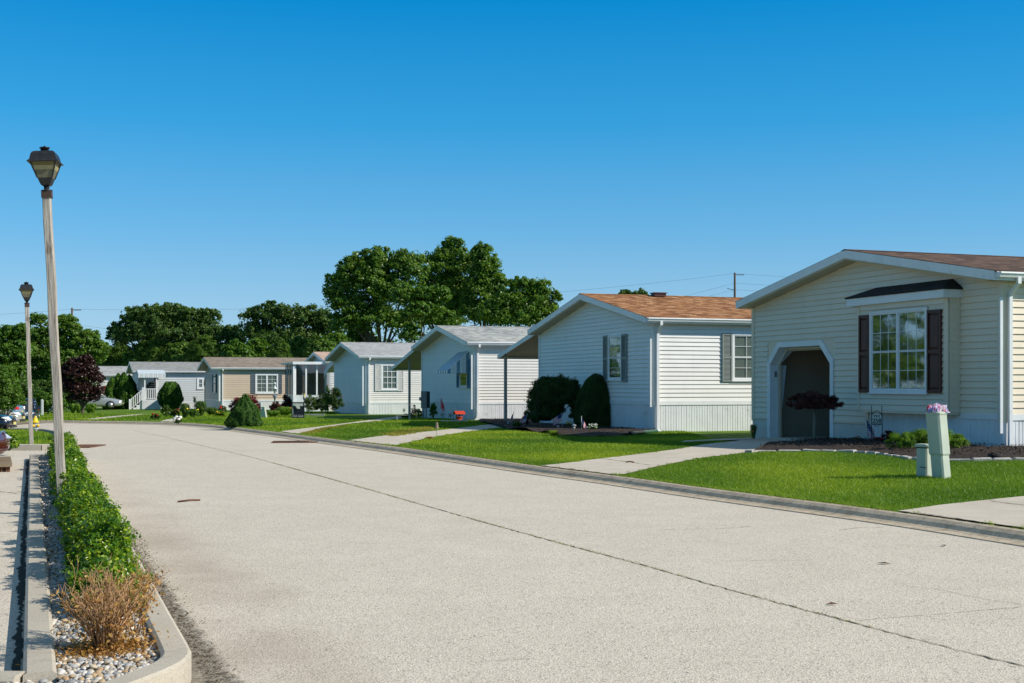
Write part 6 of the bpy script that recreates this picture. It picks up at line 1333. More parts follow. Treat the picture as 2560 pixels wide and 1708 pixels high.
# ---------------- vehicles
M['plateY'] = plain('yellow_plate', (.62, .55, .16), .5, .1, 20); M['headl'] = plain('headlight_lens', (.62, .64, .66), .15, .1, 20); M['taill'] = plain('tail_light_lens', (.55, .02, .02), .2, .1, 20); M['amber'] = plain('amber_lens', (.7, .25, .04), .2, .1, 20); M['chrome'] = plain('chrome', (.6, .62, .65), .2, .05, 20, metal=.9)
def car(name, label, cat, loc, head, L=4.6, W=1.8, H_=1.45, col=(.4, .4, .42), kind='sedan', metal=.35, group='cars parked along the bend'):
    t = empty(name, label, cat, loc, head, group); hw = W / 2; paint = carpaint(name + '_paint', col, metal)
    if kind == 'suv': st = [(-1, .42, .80, .80), (-.985, .28, .98, .90), (-.9, .22, 1.05, .97), (-.5, .20, 1.05, 1), (.1, .20, 1.04, 1), (.45, .20, 1.02, 1), (.62, .20, .99, .98), (.88, .22, .92, .94), (.97, .27, .80, .86), (1, .40, .62, .76)]; gh = (-.90, .46, -.82, .22); bz_ = 1.03; scale = H_ / 1.72
    else: st = [(-1, .42, .66, .76), (-.985, .30, .88, .86), (-.88, .22, .97, .94), (-.5, .18, .95, 1), (.1, .17, .93, 1), (.4, .17, .91, 1), (.6, .18, .86, .97), (.85, .20, .76, .92), (.96, .24, .66, .84), (1, .34, .54, .74)]; gh = (-.74, .42, -.50, .10); bz_ = .92; scale = H_ / 1.45
    rings = []
    for x, z0, z1, w in st:
        X = x * L / 2; z0 *= scale; z1 *= scale; w *= hw; md = z0 + (z1 - z0) * .58
        rings.append([(X, -w * .9, z0), (X, -w, z0 + .10), (X, -w * 1.0, md), (X, -w * .93, z1 - .04), (X, -w * .80, z1), (X, 0, z1 + .025), (X, w * .80, z1), (X, w * .93, z1 - .04), (X, w, md), (X, w, z0 + .10), (X, w * .9, z0)])
    m = MB(); m.frustum(rings, 0, True, True); body = m.build('body', paint, t)
    sub = body.modifiers.new('smooth', 'SUBSURF'); sub.levels = 1; sub.render_levels = 1
    x0, x1, r0, r1 = [q * L / 2 for q in gh]; zb_ = bz_ * scale - .03; zr = H_
    bw_, rw = hw * .90, hw * .70
    m = MB(); m._add([(x0, -bw_, zb_), (x1, -bw_, zb_), (x1, bw_, zb_), (x0, bw_, zb_), (r0, -rw, zr - .05), (r1, -rw, zr - .05), (r1, rw, zr - .05), (r0, rw, zr - .05)], [(0, 1, 5, 4), (1, 2, 6, 5), (2, 3, 7, 6), (3, 0, 4, 7)]); m.build('windows', M['carglass'], t)
    m = MB(); m.frustum([[(r0 - .06, -rw - .02, zr - .075), (r1 + .06, -rw - .02, zr - .075), (r1 + .06, rw + .02, zr - .075), (r0 - .06, rw + .02, zr - .075)], [(r0 - .04, -rw, zr - .03), (r1 + .04, -rw, zr - .03), (r1 + .04, rw, zr - .03), (r0 - .04, rw, zr - .03)], [(r0 + .12, -rw * .8, zr), (r1 - .12, -rw * .8, zr), (r1 - .12, rw * .8, zr), (r0 + .12, rw * .8, zr)]]); m.build('roof', paint, t)
    for sy in (-1, 1):
        for f in ((x0, r0), (x1, r1), ((x0 + x1) / 2, (r0 + r1) / 2), ):
            a = Vector((f[0], sy * (bw_ + .005), zb_)); bq = Vector((f[1], sy * (rw + .005), zr - .05)); m = MB(); m.tube([a, bq], .035, 5); m.build('pillar', paint, t)
        for wx in (-.62, .62):
            c = (wx * L / 2, sy * (hw - .09), .32); m = MB(); m.tube([(c[0], sy * (hw - .19), .32), (c[0], sy * (hw + .005), .32)], .325, 18); wh = m.build('wheel', M['rubber'], t)
            m = MB(); m.tube([(c[0], sy * (hw - .0), .32), (c[0], sy * (hw + .012), .32)], .20, 14); m.build('rim', M['rim'], wh)
        m = MB(); m.box(x1 - .25, x1 - .08, sy * (hw + .02), sy * (hw + .17), zb_ + .02, zb_ + .17); m.build('mirror', paint, t)
        fz = (.72 if kind == 'suv' else .60) * scale; m = MB(); m.prism([(L / 2 - .02, sy * hw * .34, fz - .05), (L / 2 - .02, sy * hw * .72, fz - .06), (L / 2 - .25, sy * hw * .93, fz + .06), (L / 2 - .10, sy * hw * .55, fz + .08)], (.02, 0, .02)); m.build('headlight', M['headl'], t)
        m = MB(); m.prism([(-L / 2 + .03, sy * hw * .58, fz + .10), (-L / 2 + .03, sy * hw * .78, fz + .09), (-L / 2 + .16, sy * hw * .93, fz + .12), (-L / 2 + .12, sy * hw * .90, fz + .22), (-L / 2 + .03, sy * hw * .64, fz + .21)], (-.02, sy * .015, 0)); m.build('tail_light', M['taill'], t)
    m = MB(); m.box(L / 2 - .02, L / 2 + .012, -hw * .30, hw * .30, .50 * scale, .62 * scale); gr = m.build('grille', M['black'], t)
    m = MB(); m.box(L / 2 + .0, L / 2 + .03, -hw * .36, hw * .36, .665 * scale, .71 * scale); m.build('grille_bar', M['chrome'], t)
    m = MB(); m.box(L / 2 - .04, L / 2 + .008, -hw * .5, hw * .5, .25 * scale, .33 * scale); m.build('lower_intake', M['black'], t)
    m = MB(); m.box(L / 2 + .012, L / 2 + .035, -.16, .16, .38 * scale, .48 * scale); m.build('number_plate', M['plateY'], t); m = MB(); m.box(-L / 2 - .03, -L / 2 + .01, -.16, .16, .52 * scale, .62 * scale); m.build('number_plate', M['plateY'], t)
    return t
M['carglass'] = plain('dark_car_glass', (.02, .03, .035), .06, .1, 5, spec=.8)
def cz(x, y): return G(x, y) + .01
D = 62; p = at(48, 1058, D); p.z = 1.5 - 101 * D / FPX
car('suv', 'dark blue suv facing the road behind the silver car', 'suv', p, math.atan2(-1, .32), 4.3, 1.72, 1.27, (.012, .03, .07), 'suv')
D = 54; p = at(60, 1065, D); z_ = 1.5 - 105 * D / FPX; hd = math.atan2(.15, 1); c = Vector((p.x - 2.2, p.y - .35, z_)); car('car', 'silver car with its nose towards the road, between the black and the light blue cars', 'car', c, hd, 4.4, 1.7, 1.22, (.50, .49, .45), 'sedan')
D = 57.5; p = at(47, 1050, D); c = Vector((p.x - 2.15, p.y, 1.5 - 99 * D / FPX)); car('car', 'light blue car showing its red tail light behind the silver car', 'car', c, math.pi + .15, 4.4, 1.7, 1.33, (.30, .42, .52), 'sedan')
D = 45.5; p = at(38, 1086, D); c = Vector((p.x - 2.25, p.y - .25, 1.5 - 125 * D / FPX)); car('car', 'black car nose with clear headlight at the left edge beyond the grass', 'car', c, hd, 4.4, 1.7, 1.3, (.010, .014, .025), 'sedan')
D = 21.6; p = at(15, 1180, D); c = Vector((p.x - 2.26, p.y - .1, G(p.x, p.y) + .03)); rc_ = car('car', 'dark red car corner cut off by the left edge, by the storm inlet', 'car', c, .1, 4.3, 1.7, 1.35, (.14, .015, .012), 'sedan')
for o in kids(rc_):
    if o.name.split('.')[0] in ('grille', 'grille_bar', 'lower_intake', 'number_plate'): bpy.data.objects.remove(o)
b = at(232, 1023, 97); car('car', 'pale silver car parked behind the purple-leaved tree', 'car', Vector((b.x, b.y, b.z)), R(12), 4.4, 1.7, 1.45, (.42, .45, .48), 'sedan')
# ---------------- utility poles and wires
def upole(label, px, topy, D):
    b = at(px, 1000, D); b.z = -1.2; top = at(px, topy, D); h = top.z + 1.2; t = empty('utility_pole', label, 'utility pole', b, 0, 'wooden utility poles'); m = MB(); m.lathe([(.17, 0), (.15, h * .6), (.12, h)], (0, 0, 0), 8); m.build('pole', M['bark'], t)
    for k, (dz, w_) in enumerate(((.25, 1.1), (2.1, 1.0), (3.4, .9))):
        m = MB(); m.box(0, w_ if k == 0 else .12, -.05, .05, h - dz - .05, h - dz + .05) if k == 0 else m.tube([(0, 0, h - dz), (-w_ * .9, 0, h - dz + .25)], .04, 5); m.build('bracket', M['greymetal'], t)
    return t, top
_, T1 = upole('distant utility pole above the trees at the left', 180, 770, 150); _, T2 = upole('distant utility pole behind the orange-brown roof', 1837, 682, 150)
def wire(a, b, sag, lab, r=.009):
    A, B = Vector(a), Vector(b); m = MB(); m.tube([A.lerp(B, k / 24) - Vector((0, 0, sag * 4 * (k / 24) * (1 - k / 24))) for k in range(25)], r, 4); o = m.build('power_line', M['black']); return tag(o, lab, 'power line', 'power lines')
for lv, dz, sg in (('top', .15, 1.4), ('middle', 1.9, 4.2), ('lowest', 3.1, 3.8)):
    a = T1 - Vector((0, 0, dz)); b = T2 - Vector((0, 0, dz * .65)); wire(a, b, sg, lv + ' power line strung between the two distant utility poles'); wire(b, b + Vector((75, 10, -.1)), 1.0, lv + ' power line running on behind the beige house'); wire(a, a + Vector((-42, -26, -2.6)), .8, lv + ' power line running left from the pole behind the lamps')
# ================================================================== VEGETATION
def V2(px, py, D): return at(px, py, D)
def blobs(D, L): 
    out = []
    for (px, py, rx, ry, *dd) in L:
        d = D + (dd[0] if dd else 0); c = at(px, py, d); k = d / FPX * 1.07; out.append((c.x, c.y, c.z, rx * k, (rx * .8) * k, ry * k))
    return out
def tree(name, label, D, basepx, L, n, leaf, mat, seed=0, k=34, rc=.30, r0=.28, aspect=.65, grp='trees behind the houses', cat='tree', shell=(.25, 1.0), flat=.75, zb=None):
    n = int(n * 2.5); k = int(k * 2.1); rc *= .95; leaf *= .76; sc_ = .92 if mat == 'maple' else 1
    B0 = L
    B = blobs(D, L); bx = at(basepx, 1000, D); z = G(bx.x, min(D, 120)) - .1 if zb is None else zb; t = empty(name, label, cat, (bx.x, D, z), 0, grp)
    limbs('trunk', (0, 0, -.2), [(b[0] - bx.x, b[1] - D, b[2] - z) for b in B], r0, M['bark'], t, seed)
    foliage('crown', B, n, leaf, M[mat], t, fill=.14, k=k, rc=rc, seed=seed, aspect=aspect, base=(bx.x, D, z), shell=shell, flat=flat); return t
def o6(x, y): return 780 + x * .2809, 560 + y * .2809
def BL(fn, L): return [(*fn(x, y), rx * .2809, ry * .2809, *r) for x, y, rx, ry, *r in L]
tree('oak_tree', 'left one of the tall oaks over the pale houses, full dark crown', 112, 975, BL(o6, [(250, 560, 150, 150), (400, 400, 170, 130), (600, 330, 160, 130), (520, 520, 220, 160), (330, 720, 200, 110), (850, 400, 190, 170), (700, 620, 220, 160), (180, 640, 90, 90), (560, 830, 220, 120), (350, 880, 200, 110), (800, 880, 180, 110)]), 30000, .30, 'oak', 1, rc=.24, k=40, r0=.34)
tree('oak_tree', 'tallest middle oak with the highest rounded top', 118, 1110, BL(o6, [(1240, 230, 130, 110), (1150, 370, 170, 140), (1330, 380, 170, 140), (1080, 560, 180, 140), (1280, 600, 190, 130), (1020, 700, 150, 110), (1150, 850, 220, 120), (1250, 730, 200, 110)]), 24000, .30, 'oak', 2, rc=.26, k=40, r0=.36)
tree('oak_tree', 'right oak of the tall group with yellowish leaves on its right edge', 115, 1205, BL(o6, [(1520, 270, 110, 90), (1540, 400, 150, 130), (1500, 580, 170, 150), (1640, 560, 110, 120), (1430, 760, 120, 110), (1560, 800, 180, 110), (1640, 700, 130, 90)]), 16000, .30, 'bright' if False else 'oak', 3, rc=.26, k=40, r0=.3)
tree('broadleaf_tree', 'loose-topped tree right of the tall oaks above the grey roof ridge', 108, 1300, BL(o6, [(1850, 560, 100, 90), (2030, 590, 120, 110), (2170, 650, 70, 60), (1760, 700, 160, 120), (1960, 750, 200, 120), (1620, 790, 160, 110), (2120, 780, 90, 90), (1820, 850, 260, 90), (1980, 660, 130, 90)]), 17000, .28, 'oak', 4, rc=.24, k=42, r0=.22)
tree('broadleaf_tree', 'small light green tree in front of the tall oaks, above the light grey roof', 100, 1035, BL(o6, [(820, 640, 130, 90), (980, 640, 120, 80), (1120, 640, 110, 80), (1000, 790, 200, 100), (870, 980, 110, 70), (1200, 850, 90, 80)]), 13000, .28, 'bright', 5, rc=.24, k=40, r0=.2)
tree('broadleaf_tree', 'tiny distant treetop showing over the orange-brown ridge', 150, 1580, [(1562, 737, 18, 14), (1598, 738, 22, 12), (1575, 752, 40, 14)], 2400, .42, 'oak2', 6, rc=.4, k=22, r0=.2)
def q6(x, y): return x * .2979, 700 + y * .2979
def BQ(L): return [(*q6(x, y), rx * .2979, ry * .2979, *r) for x, y, rx, ry, *r in L]
tree('oak_tree', 'broad dark oak on the left skyline with flat rounded top', 128, 400, BQ([(1130, 330, 120, 110), (1000, 440, 100, 90), (1280, 300, 150, 90), (1430, 290, 150, 90), (1600, 320, 150, 90), (1750, 330, 110, 90), (1400, 430, 240, 120), (1650, 480, 200, 120), (1180, 460, 180, 110), (960, 480, 60, 50), (1600, 600, 160, 80)]), 34000, .32, 'oak2', 7, rc=.24, k=38, r0=.38)
tree('oak_tree', 'smaller dark oak right of the broad oak on the left skyline', 126, 580, BQ([(1830, 470, 110, 80), (1940, 450, 90, 70), (1990, 530, 80, 80), (1900, 600, 150, 70)]), 9000, .32, 'oak2', 8, rc=.26, k=34, r0=.24)
tree('oak_tree', 'spreading dark oak between the left skyline and the tall group', 124, 690, [(630, 790, 35, 22), (680, 785, 45, 30), (640, 830, 45, 28), (720, 800, 55, 36), (780, 800, 50, 36), (820, 820, 40, 36), (700, 850, 80, 28), (760, 845, 60, 30)], 20000, .32, 'oak2', 9, rc=.26, k=34, r0=.3)
def pine(label, D, px, topy, wpx, seed, mat='pine'):
    tree('pine_tree', label, D, px, [(px, topy + 16, wpx * .35, 16), (px - wpx * .3, topy + 34, wpx * .35, 20), (px + wpx * .3, topy + 34, wpx * .35, 20), (px, topy + 45, wpx * .5, 24), (px - wpx * .55, topy + 62, wpx * .35, 22), (px + wpx * .55, topy + 62, wpx * .35, 22), (px, topy + 72, wpx * .5, 20)], 13000, .36, mat, seed, rc=.30, k=34, r0=.2, aspect=.16, flat=.6)
pine('light green pine in the middle of the pale roofs skyline', 127, 395, 836, 80, 20); pine('pine left of the light green pine above the farthest roof', 132, 300, 852, 60, 21); pine('pine behind the tan house roof, right of the light green pine', 124, 512, 838, 62, 22); pine('slim pine behind the taupe roof', 108, 700, 845, 38, 23)
pine('left slim pine near the purple-leaved tree', 134, 252, 850, 36, 24)
rnd = random.Random(4)
for i, (px, py, r_, lab, mt) in enumerate(((590, 880, 34, 'green shrub tree just behind the left part of the taupe roof', 'bright'), (642, 876, 36, 'bright shrub tree behind the middle of the taupe roof', 'bright'), (750, 872, 34, 'leafy shrub tree left of the peach roof', 'oak'), (800, 868, 32, 'dense shrub tree behind the peach roof', 'pine'), (845, 862, 36, 'rounded shrub tree between peach and light grey roofs', 'bright'), (905, 850, 34, 'leafy tree low over the light grey roof', 'oak'), (455, 885, 38, 'dark shrub tree behind the grey porch house', 'pine'), (350, 890, 36, 'dense dark shrub tree above the porch house ridge', 'oak'), (222, 900, 34, 'shrub tree left of the far pale roof', 'oak'))):
    tree('shrub_tree', lab, (106 if px > 560 else 126) + i % 3 * 4, px, [(px - r_ * .4, py + 4, r_ * .7, 26), (px + r_ * .5, py + 8, r_ * .7, 24), (px, py - 12, r_ * .6, 18), (px, py + 26, r_ * 1.2, 26)], 6500, .30, mt, 30 + i, rc=.34, k=24, r0=.14, grp='understory trees behind the roofs')
# dark mass that fills the wood behind
B = [(at(px, 905, 150).x, 150 + rnd.uniform(-6, 6), rnd.uniform(1.2, 2.2), 5.0, 4, rnd.uniform(3.4, 4.6) if not 740 < px < 1300 else rnd.uniform(5.5, 7)) for px in range(-700, 2300, 60)]
B += [(-78 + rnd.uniform(-3, 3), yy_, rnd.uniform(2, 4), 4, 5, rnd.uniform(4, 6)) for yy_ in range(10, 130, 5)]  # unseen wood left of view, added to darken window reflections
wo_ = foliage('woods', B, 110000, .6, M['oak'], None, k=14, rc=.40, seed=50, shell=(.2, 1)); wo_['kind'] = 'stuff'; wo_['label'] = 'dark wood far behind the houses, plus an unseen stretch added on the left'
# left group
def BZ(L): return L
tree('broadleaf_tree', 'big dark leafy tree behind the leaning street lamp', 88, 150, [(95, 800, 26, 18), (165, 812, 34, 24), (120, 845, 44, 34), (200, 850, 44, 30), (90, 900, 50, 44), (165, 905, 60, 40), (230, 880, 40, 30), (110, 960, 50, 40), (170, 960, 60, 30), (60, 850, 30, 30), (250, 875, 26, 20)], 42000, .24, 'oak', 60, rc=.24, k=40, r0=.3, grp='trees beyond the parked cars')
tree('broadleaf_tree', 'lighter green tree at the left edge with thin high twigs', 80, 30, [(20, 835, 34, 22), (55, 825, 26, 18), (5, 880, 40, 34), (45, 880, 36, 30), (-30, 860, 40, 40), (20, 930, 48, 34), (-40, 930, 50, 40)], 24000, .22, 'bright', 61, rc=.24, k=34, r0=.2, grp='trees beyond the parked cars')
tree('shrub_tree', 'dark shady shrub mass low behind the blue suv', 84, 60, [(60, 985, 60, 36), (130, 985, 55, 36), (0, 975, 60, 44), (190, 985, 40, 26), (95, 1010, 60, 22)], 22000, .22, 'oak2', 62, rc=.30, k=30, r0=.14, grp='trees beyond the parked cars')
tree('shrub_tree', 'light green bush over the roof of the light blue car', 52, 10, [(8, 950, 30, 34), (30, 985, 26, 24), (-8, 990, 40, 40), (45, 1003, 20, 14), (12, 1015, 26, 18)], 16000, .10, 'bright', 63, rc=.28, k=34, r0=.07, grp='trees beyond the parked cars')
tree('shrub_tree', 'sunny green bush behind the white marker post at the bend', 72, 115, [(105, 1000, 24, 20), (128, 1006, 20, 20), (150, 1012, 16, 16)], 7000, .13, 'bright', 64, rc=.3, k=30, r0=.05, grp='trees beyond the parked cars')
tree('conifer', 'slim yellowish green conifer right behind the lamp post', 84, 130, [(128, 915, 9, 16), (130, 945, 13, 22), (130, 975, 15, 22), (130, 1000, 16, 18)], 6000, .16, 'arb', 65, rc=.5, k=26, r0=.08, grp='trees beyond the parked cars')
# off to the left of the view (seen in the windows)
OL = ['first tree beyond the parking lot, straight left of the nearer lamp', 'second tree beyond the parking lot, left of the hydrant strip', 'third tree beyond the parking lot, left of the black car', 'tree nearest the parking lot entrance at far left', 'tall tree at the far left corner of the side lot', 'tree left of the light green tree beyond the cars', 'farthest tree left of the far pale house', 'wide tree behind the side lot']
for i, (x, y, s_) in enumerate(((-38, 34, 4.5), (-46, 46, 5.2), (-52, 60, 5.4), (-34, 22, 4.4), (-60, 74, 6), (-48, 84, 5.5), (-62, 96, 6), (-52, 72, 5))):
    t = empty('broadleaf_tree', OL[i], 'tree', (x, y, -.5), 0, 'trees beyond the parking lot'); Bq = [(x + rnd.uniform(-2, 2), y + rnd.uniform(-3, 3), 3.5 + 1.6 * k, s_ * .7, s_ * .8, 2.2) for k in range(4)]
    limbs('trunk', (0, 0, 0), [(b[0] - x, b[1] - y, b[2] + .5) for b in Bq], .25, M['bark'], t, i); foliage('crown', Bq, 5000, .45, M['oak'], t, k=30, rc=.3, seed=70 + i, base=(x, y, -.5))
# purple-leaved maple
D = hit(209, 1036, LZ).y; t = tree('purple_maple_tree', 'purple-leaved tree with small round crown behind the near lamp post', D, 209, [(158, 935, 20, 18), (188, 912, 24, 17), (215, 900, 18, 14), (205, 935, 36, 22), (240, 948, 22, 20), (165, 965, 24, 20), (203, 973, 34, 22), (243, 980, 20, 16), (185, 994, 20, 9), (228, 997, 20, 8), (226, 918, 20, 15)], 13000, .15, 'maple', 80, rc=.26, k=36, r0=.11, grp=None, zb=LZ(at(209, 1036, D).x, D))
# arborvitae group
prof_arb = lambda t: ((.72 * (1 - t ** 2.6) + .03)) * (.75 + .25 * min(1, t * 5))
for i, (px, by, ty, lab) in enumerate(((281, 1026, 944, 'leftmost dark arborvitae of the clump beside the porch stairs'), (296, 1029, 934, 'second arborvitae of the clump beside the porch stairs'), (310, 1030, 931, 'tallest arborvitae in the middle of the clump by the porch stairs'), (323, 1028, 937, 'rightmost arborvitae of the clump, against the porch stairs'))):
    b = hit(px, by, LZ); b = Vector((at(px, by, 99.4 + i % 2 * 1.2).x, 99.4 + i % 2 * 1.2, -.55)); h = at(px, ty, b.y).z - b.z; t = empty('arborvitae', lab, 'conifer', b, 0, 'arborvitae clump by the porch')
    skin_foliage('foliage', lambda u_: prof_arb(u_), h, 9000, .15, M['arb'], t, 90 + i, .16, tuft=3.6); core('inner_branches', prof_arb, h, M['yew'], t)
b = hit(426, 1026, LZ); k = b.y / FPX; t = empty('globe_shrub', 'egg-shaped green shrub right of the white porch', 'shrub', b); h = 71 * k; pr = lambda u_: 28 * k * math.sin(math.pi * (.14 + .80 * u_)) ** .62
skin_foliage('foliage', pr, h, 15000, .10, M['arb'], t, 95, .10, tuft=3); core('inner_branches', pr, h, M['yew'], t)
# cone spruce at the kerb
b = hit(610, 1068, LZ); k = b.y / FPX; t = empty('dwarf_spruce', 'dense cone-shaped dwarf spruce overhanging the kerb', 'shrub', b); h = 81 * k; pr = lambda u_: 43 * k * ((1 - u_ ** 1.35) ** .85) * (.80 + .20 * min(1, u_ * 6)) + .02
skin_foliage('foliage', pr, h, 26000, .045, M['cone'], t, 96, .14, tuft=3.4, lean=(.04, 0), aspect=.4); core('inner_branches', pr, h, M['yew'], t, lean=(.04, 0))
# yews
b = hit(1491, 1071, LZ) ; b = Vector((at(1491, 1068, 39.9).x, 39.9, LZ(2.6, 39.9))); k = b.y / FPX; t = empty('yew', 'cone-topped clipped dark yew, right one of the pair', 'shrub', b, 0, 'clipped dark yews'); h = (1071 - 934) * k
pr = lambda u_: 52 * k * (1 - u_ ** 2.5) ** .62 * (.88 + .12 * min(1, u_ * 8)); skin_foliage('foliage', pr, h, 42000, .05, M['yew'], t, 97, .05, tuft=2.4, aspect=.35, depth=.07); core('inner_branches', pr, h, M['yew'], t, s=.9)
b = Vector((at(1388, 1068, 40.8).x, 40.8, LZ(1.4, 40.8))); t = empty('yew', 'broad rounded dark yew with bare stems below, left one of the pair', 'shrub', b, 0, 'clipped dark yews'); k = b.y / FPX
Bb = [(dx * k, dy, z, rx * k, rx * k * .8, rz * k) for dx, dy, z, rx, rz in ((-42, 0, .75, 30, 48), (-25, 0, 1.15, 34, 38), (8, 0, 1.25, 34, 34), (38, 0, 1.15, 28, 34), (48, 0, .85, 20, 30), (-10, 0, .95, 40, 34), (-48, -.1, .45, 24, 34), (20, .1, 1.0, 40, 28), (-22, 0, .55, 34, 40), (6, .15, .5, 20, 26), (52, .1, .5, 16, 30))]
foliage('foliage', Bb, 90000, .055, M['yew'], t, k=90, rc=.28, seed=98, aspect=.35, shell=(.75, .98)); limbs('stems', (0, 0, -.05), [(q[0], q[1], q[2]) for q in Bb[:5]], .05, M['bark'], t, 98)
for q in Bb: pass
cm = MB()
for q in Bb: cm.ball((q[0], q[1], q[2]), q[3] * .70, 10, 7, 0, q[5] / q[3])
cm.build('inner_branches', M['yew'], t)
b = hit(1322, 1074, LZ); 
# hedge of boxwood on the island
hc = lambda y: ((LCX(y) + RCO(y) - .15) / 2 + .10)
BH = []; rnd = random.Random(9); y = 7.65
while y < 24.6:
    w_ = rnd.uniform(.14, .235); h_ = rnd.uniform(.25, .50) if y > 8.1 else .30; BH.append((hc(y) + rnd.uniform(-.06, .08), y, .09 + h_ * .46, w_, w_ * 1.1, h_ * .54)); y += rnd.uniform(.20, .32)
t = empty('boxwood_hedge', 'long low bright green boxwood hedge in the pebble bed along the road', 'hedge', (hc(8), 8, .09))
bs = (hc(8), 8, .09)
near = [q for q in BH if q[1] < 12.5]; far = [q for q in BH if q[1] >= 12.5]
foliage('foliage', near, 52000, .030, M['box'], t, k=90, rc=.22, seed=1, aspect=.62, shell=(.62, 1.12), fill=.1, base=bs, up=.5); foliage('foliage', far, 62000, .038, M['box'], t, k=60, rc=.25, seed=2, aspect=.62, shell=(.62, 1.12), fill=.1, base=bs, up=.5)
sm = MB()
for q in BH:
    for j in range(5):
        a = rnd.uniform(0, 6.28); sm.tube([(q[0] - bs[0] + rnd.uniform(-.04, .04), q[1] - bs[1], -.02), (q[0] - bs[0] + math.cos(a) * q[3] * .7, q[1] - bs[1] + math.sin(a) * q[3] * .7, q[2] + q[5] * .6 - bs[2])], [.006, .003], 4)
    sm.ball((q[0] - bs[0], q[1] - bs[1], q[2] - bs[2]), q[3] * .55, 8, 5, 0, q[5] / q[3])
sm.build('stems', M['yew'], t)
# stray shoots on the hedge outline
rng = np.random.default_rng(12); P = []; 
for q in BH:
    for _ in range(16):
        d = unit(rng.normal(0, 1, 3)); d[2] = abs(d[2]); s0 = np.array(q[:3]) + d * np.array(q[3:6]) * .95
        for j in range(7): P.append(s0 + (d * .6 + np.array([0, 0, .5])) * j * .012 + rng.normal(0, .006, 3))
P = np.array(P) - np.array(bs); np_mesh('shoots', leafquads(P, P * 0 + [0, 0, 1], .022, .55, .5, .8, rng), 4, M['box'], t, rng.uniform(.4, 1, len(P)))
# dead shrub
b = Vector((-2.13, 6.6, .10)); t = empty('dead_shrub', 'brown dead shrub of bare twigs at the rounded end of the pebble bed', 'shrub', b); rnd = random.Random(3); m = MB(); tips = []
def twig(p, d, ln, r, lv):
    p = Vector(p); d = Vector(d).normalized(); q = p + d * ln * .5 + Vector((rnd.gauss(0, .05), rnd.gauss(0, .05), rnd.uniform(-.01, .04))) * ln; e = q + (d + Vector((rnd.gauss(0, .3), rnd.gauss(0, .3), .12))).normalized() * ln * .5
    m.tube([p, q, e], [r, r * .8, r * .5], 4); tips.append(e)
    if lv: 
        for _ in range(rnd.choice((2, 3, 3))): twig(q.lerp(e, rnd.uniform(0, 1)), d + Vector((rnd.gauss(0, .5), rnd.gauss(0, .5), rnd.gauss(.1, .3))), ln * rnd.uniform(.45, .65), r * .6, lv - 1)
for i in range(64):
    a = rnd.uniform(0, 6.28); sp = rnd.uniform(.08, .62); twig((math.cos(a) * .035, math.sin(a) * .035, 0), (math.cos(a) * sp + .03, math.sin(a) * sp, 1), rnd.uniform(.20, .31), .0045, 2)
for i in range(10): twig((rnd.gauss(.03, .04), .38 + rnd.gauss(0, .05), .0), (.05 + rnd.gauss(0, .25), .1 + rnd.gauss(0, .2), 1), rnd.uniform(.20, .28), .0045, 2)
m.build('twigs', M['deadtwig'], t)
rng = np.random.default_rng(8); T_ = np.array([tuple(q) for q in tips]); sel = T_[rng.integers(0, len(T_), 500)] * np.array([1, 1, .9]) + rng.normal(0, .012, (500, 3)); low = np.stack([rng.normal(.04, .10, 500), rng.normal(.02, .08, 500), rng.uniform(.02, .17, 500)], 1); hi = np.stack([rng.normal(.05, .055, 300), rng.normal(.42, .07, 300), rng.uniform(.12, .34, 300)], 1); sel = np.concatenate([sel, low, hi]); np_mesh('dead_leaves', leafquads(sel, sel * 0, .026, .5, .3, .8, rng), 4, M['deadleaf'], t, rng.uniform(0, 1, len(sel)))
Pq = np.stack([rng.normal(b.x, .13, 1300), rng.normal(b.y + .02, .13, 1300), rng.uniform(.108, .14, 1300)], 1); o = np_mesh('leaf_litter', leafquads(Pq, Pq * 0, .026, .5, 1, .5, rng), 4, M['deadleaf'], None, rng.uniform(0, .8, 1300)); o['kind'] = 'stuff'; o['label'] = 'fallen brown leaves under the dead shrub'
# yellow weed at the foot of the rounded kerb and debris in the gutter
Pq = np.stack([rng.normal(-1.60, .05, 160), rng.normal(5.88, .05, 160), rng.uniform(.004, .035, 160)], 1); o = np_mesh('yellow_weed', leafquads(Pq, Pq * 0, .03, .6, .6, .6, rng), 4, leafmat('yellow_leaves', (.45, .30, .02), (.68, .50, .03), (.80, .68, .10)), None, rng.uniform(0, 1, 160)); tag(o, 'bright yellow leaves at the foot of the rounded kerb end', 'weed')
yy = rng.uniform(5.9, 13, 1500); xx = -1.60 - .373 * (yy - 6.52) + np.abs(rng.normal(.05, .06, 1500)); Pq = np.stack([xx, yy, rng.uniform(.003, .014, 1500)], 1); o = np_mesh('gutter_debris', leafquads(Pq, Pq * 0, .022, .4, 1.2, .4, rng), 4, plain('gutter_debris', (.09, .065, .035), .9, .7, 60), None, rng.uniform(0, 1, 1500)); o['kind'] = 'stuff'; o['label'] = 'bits of bark and leaf along the island kerb'
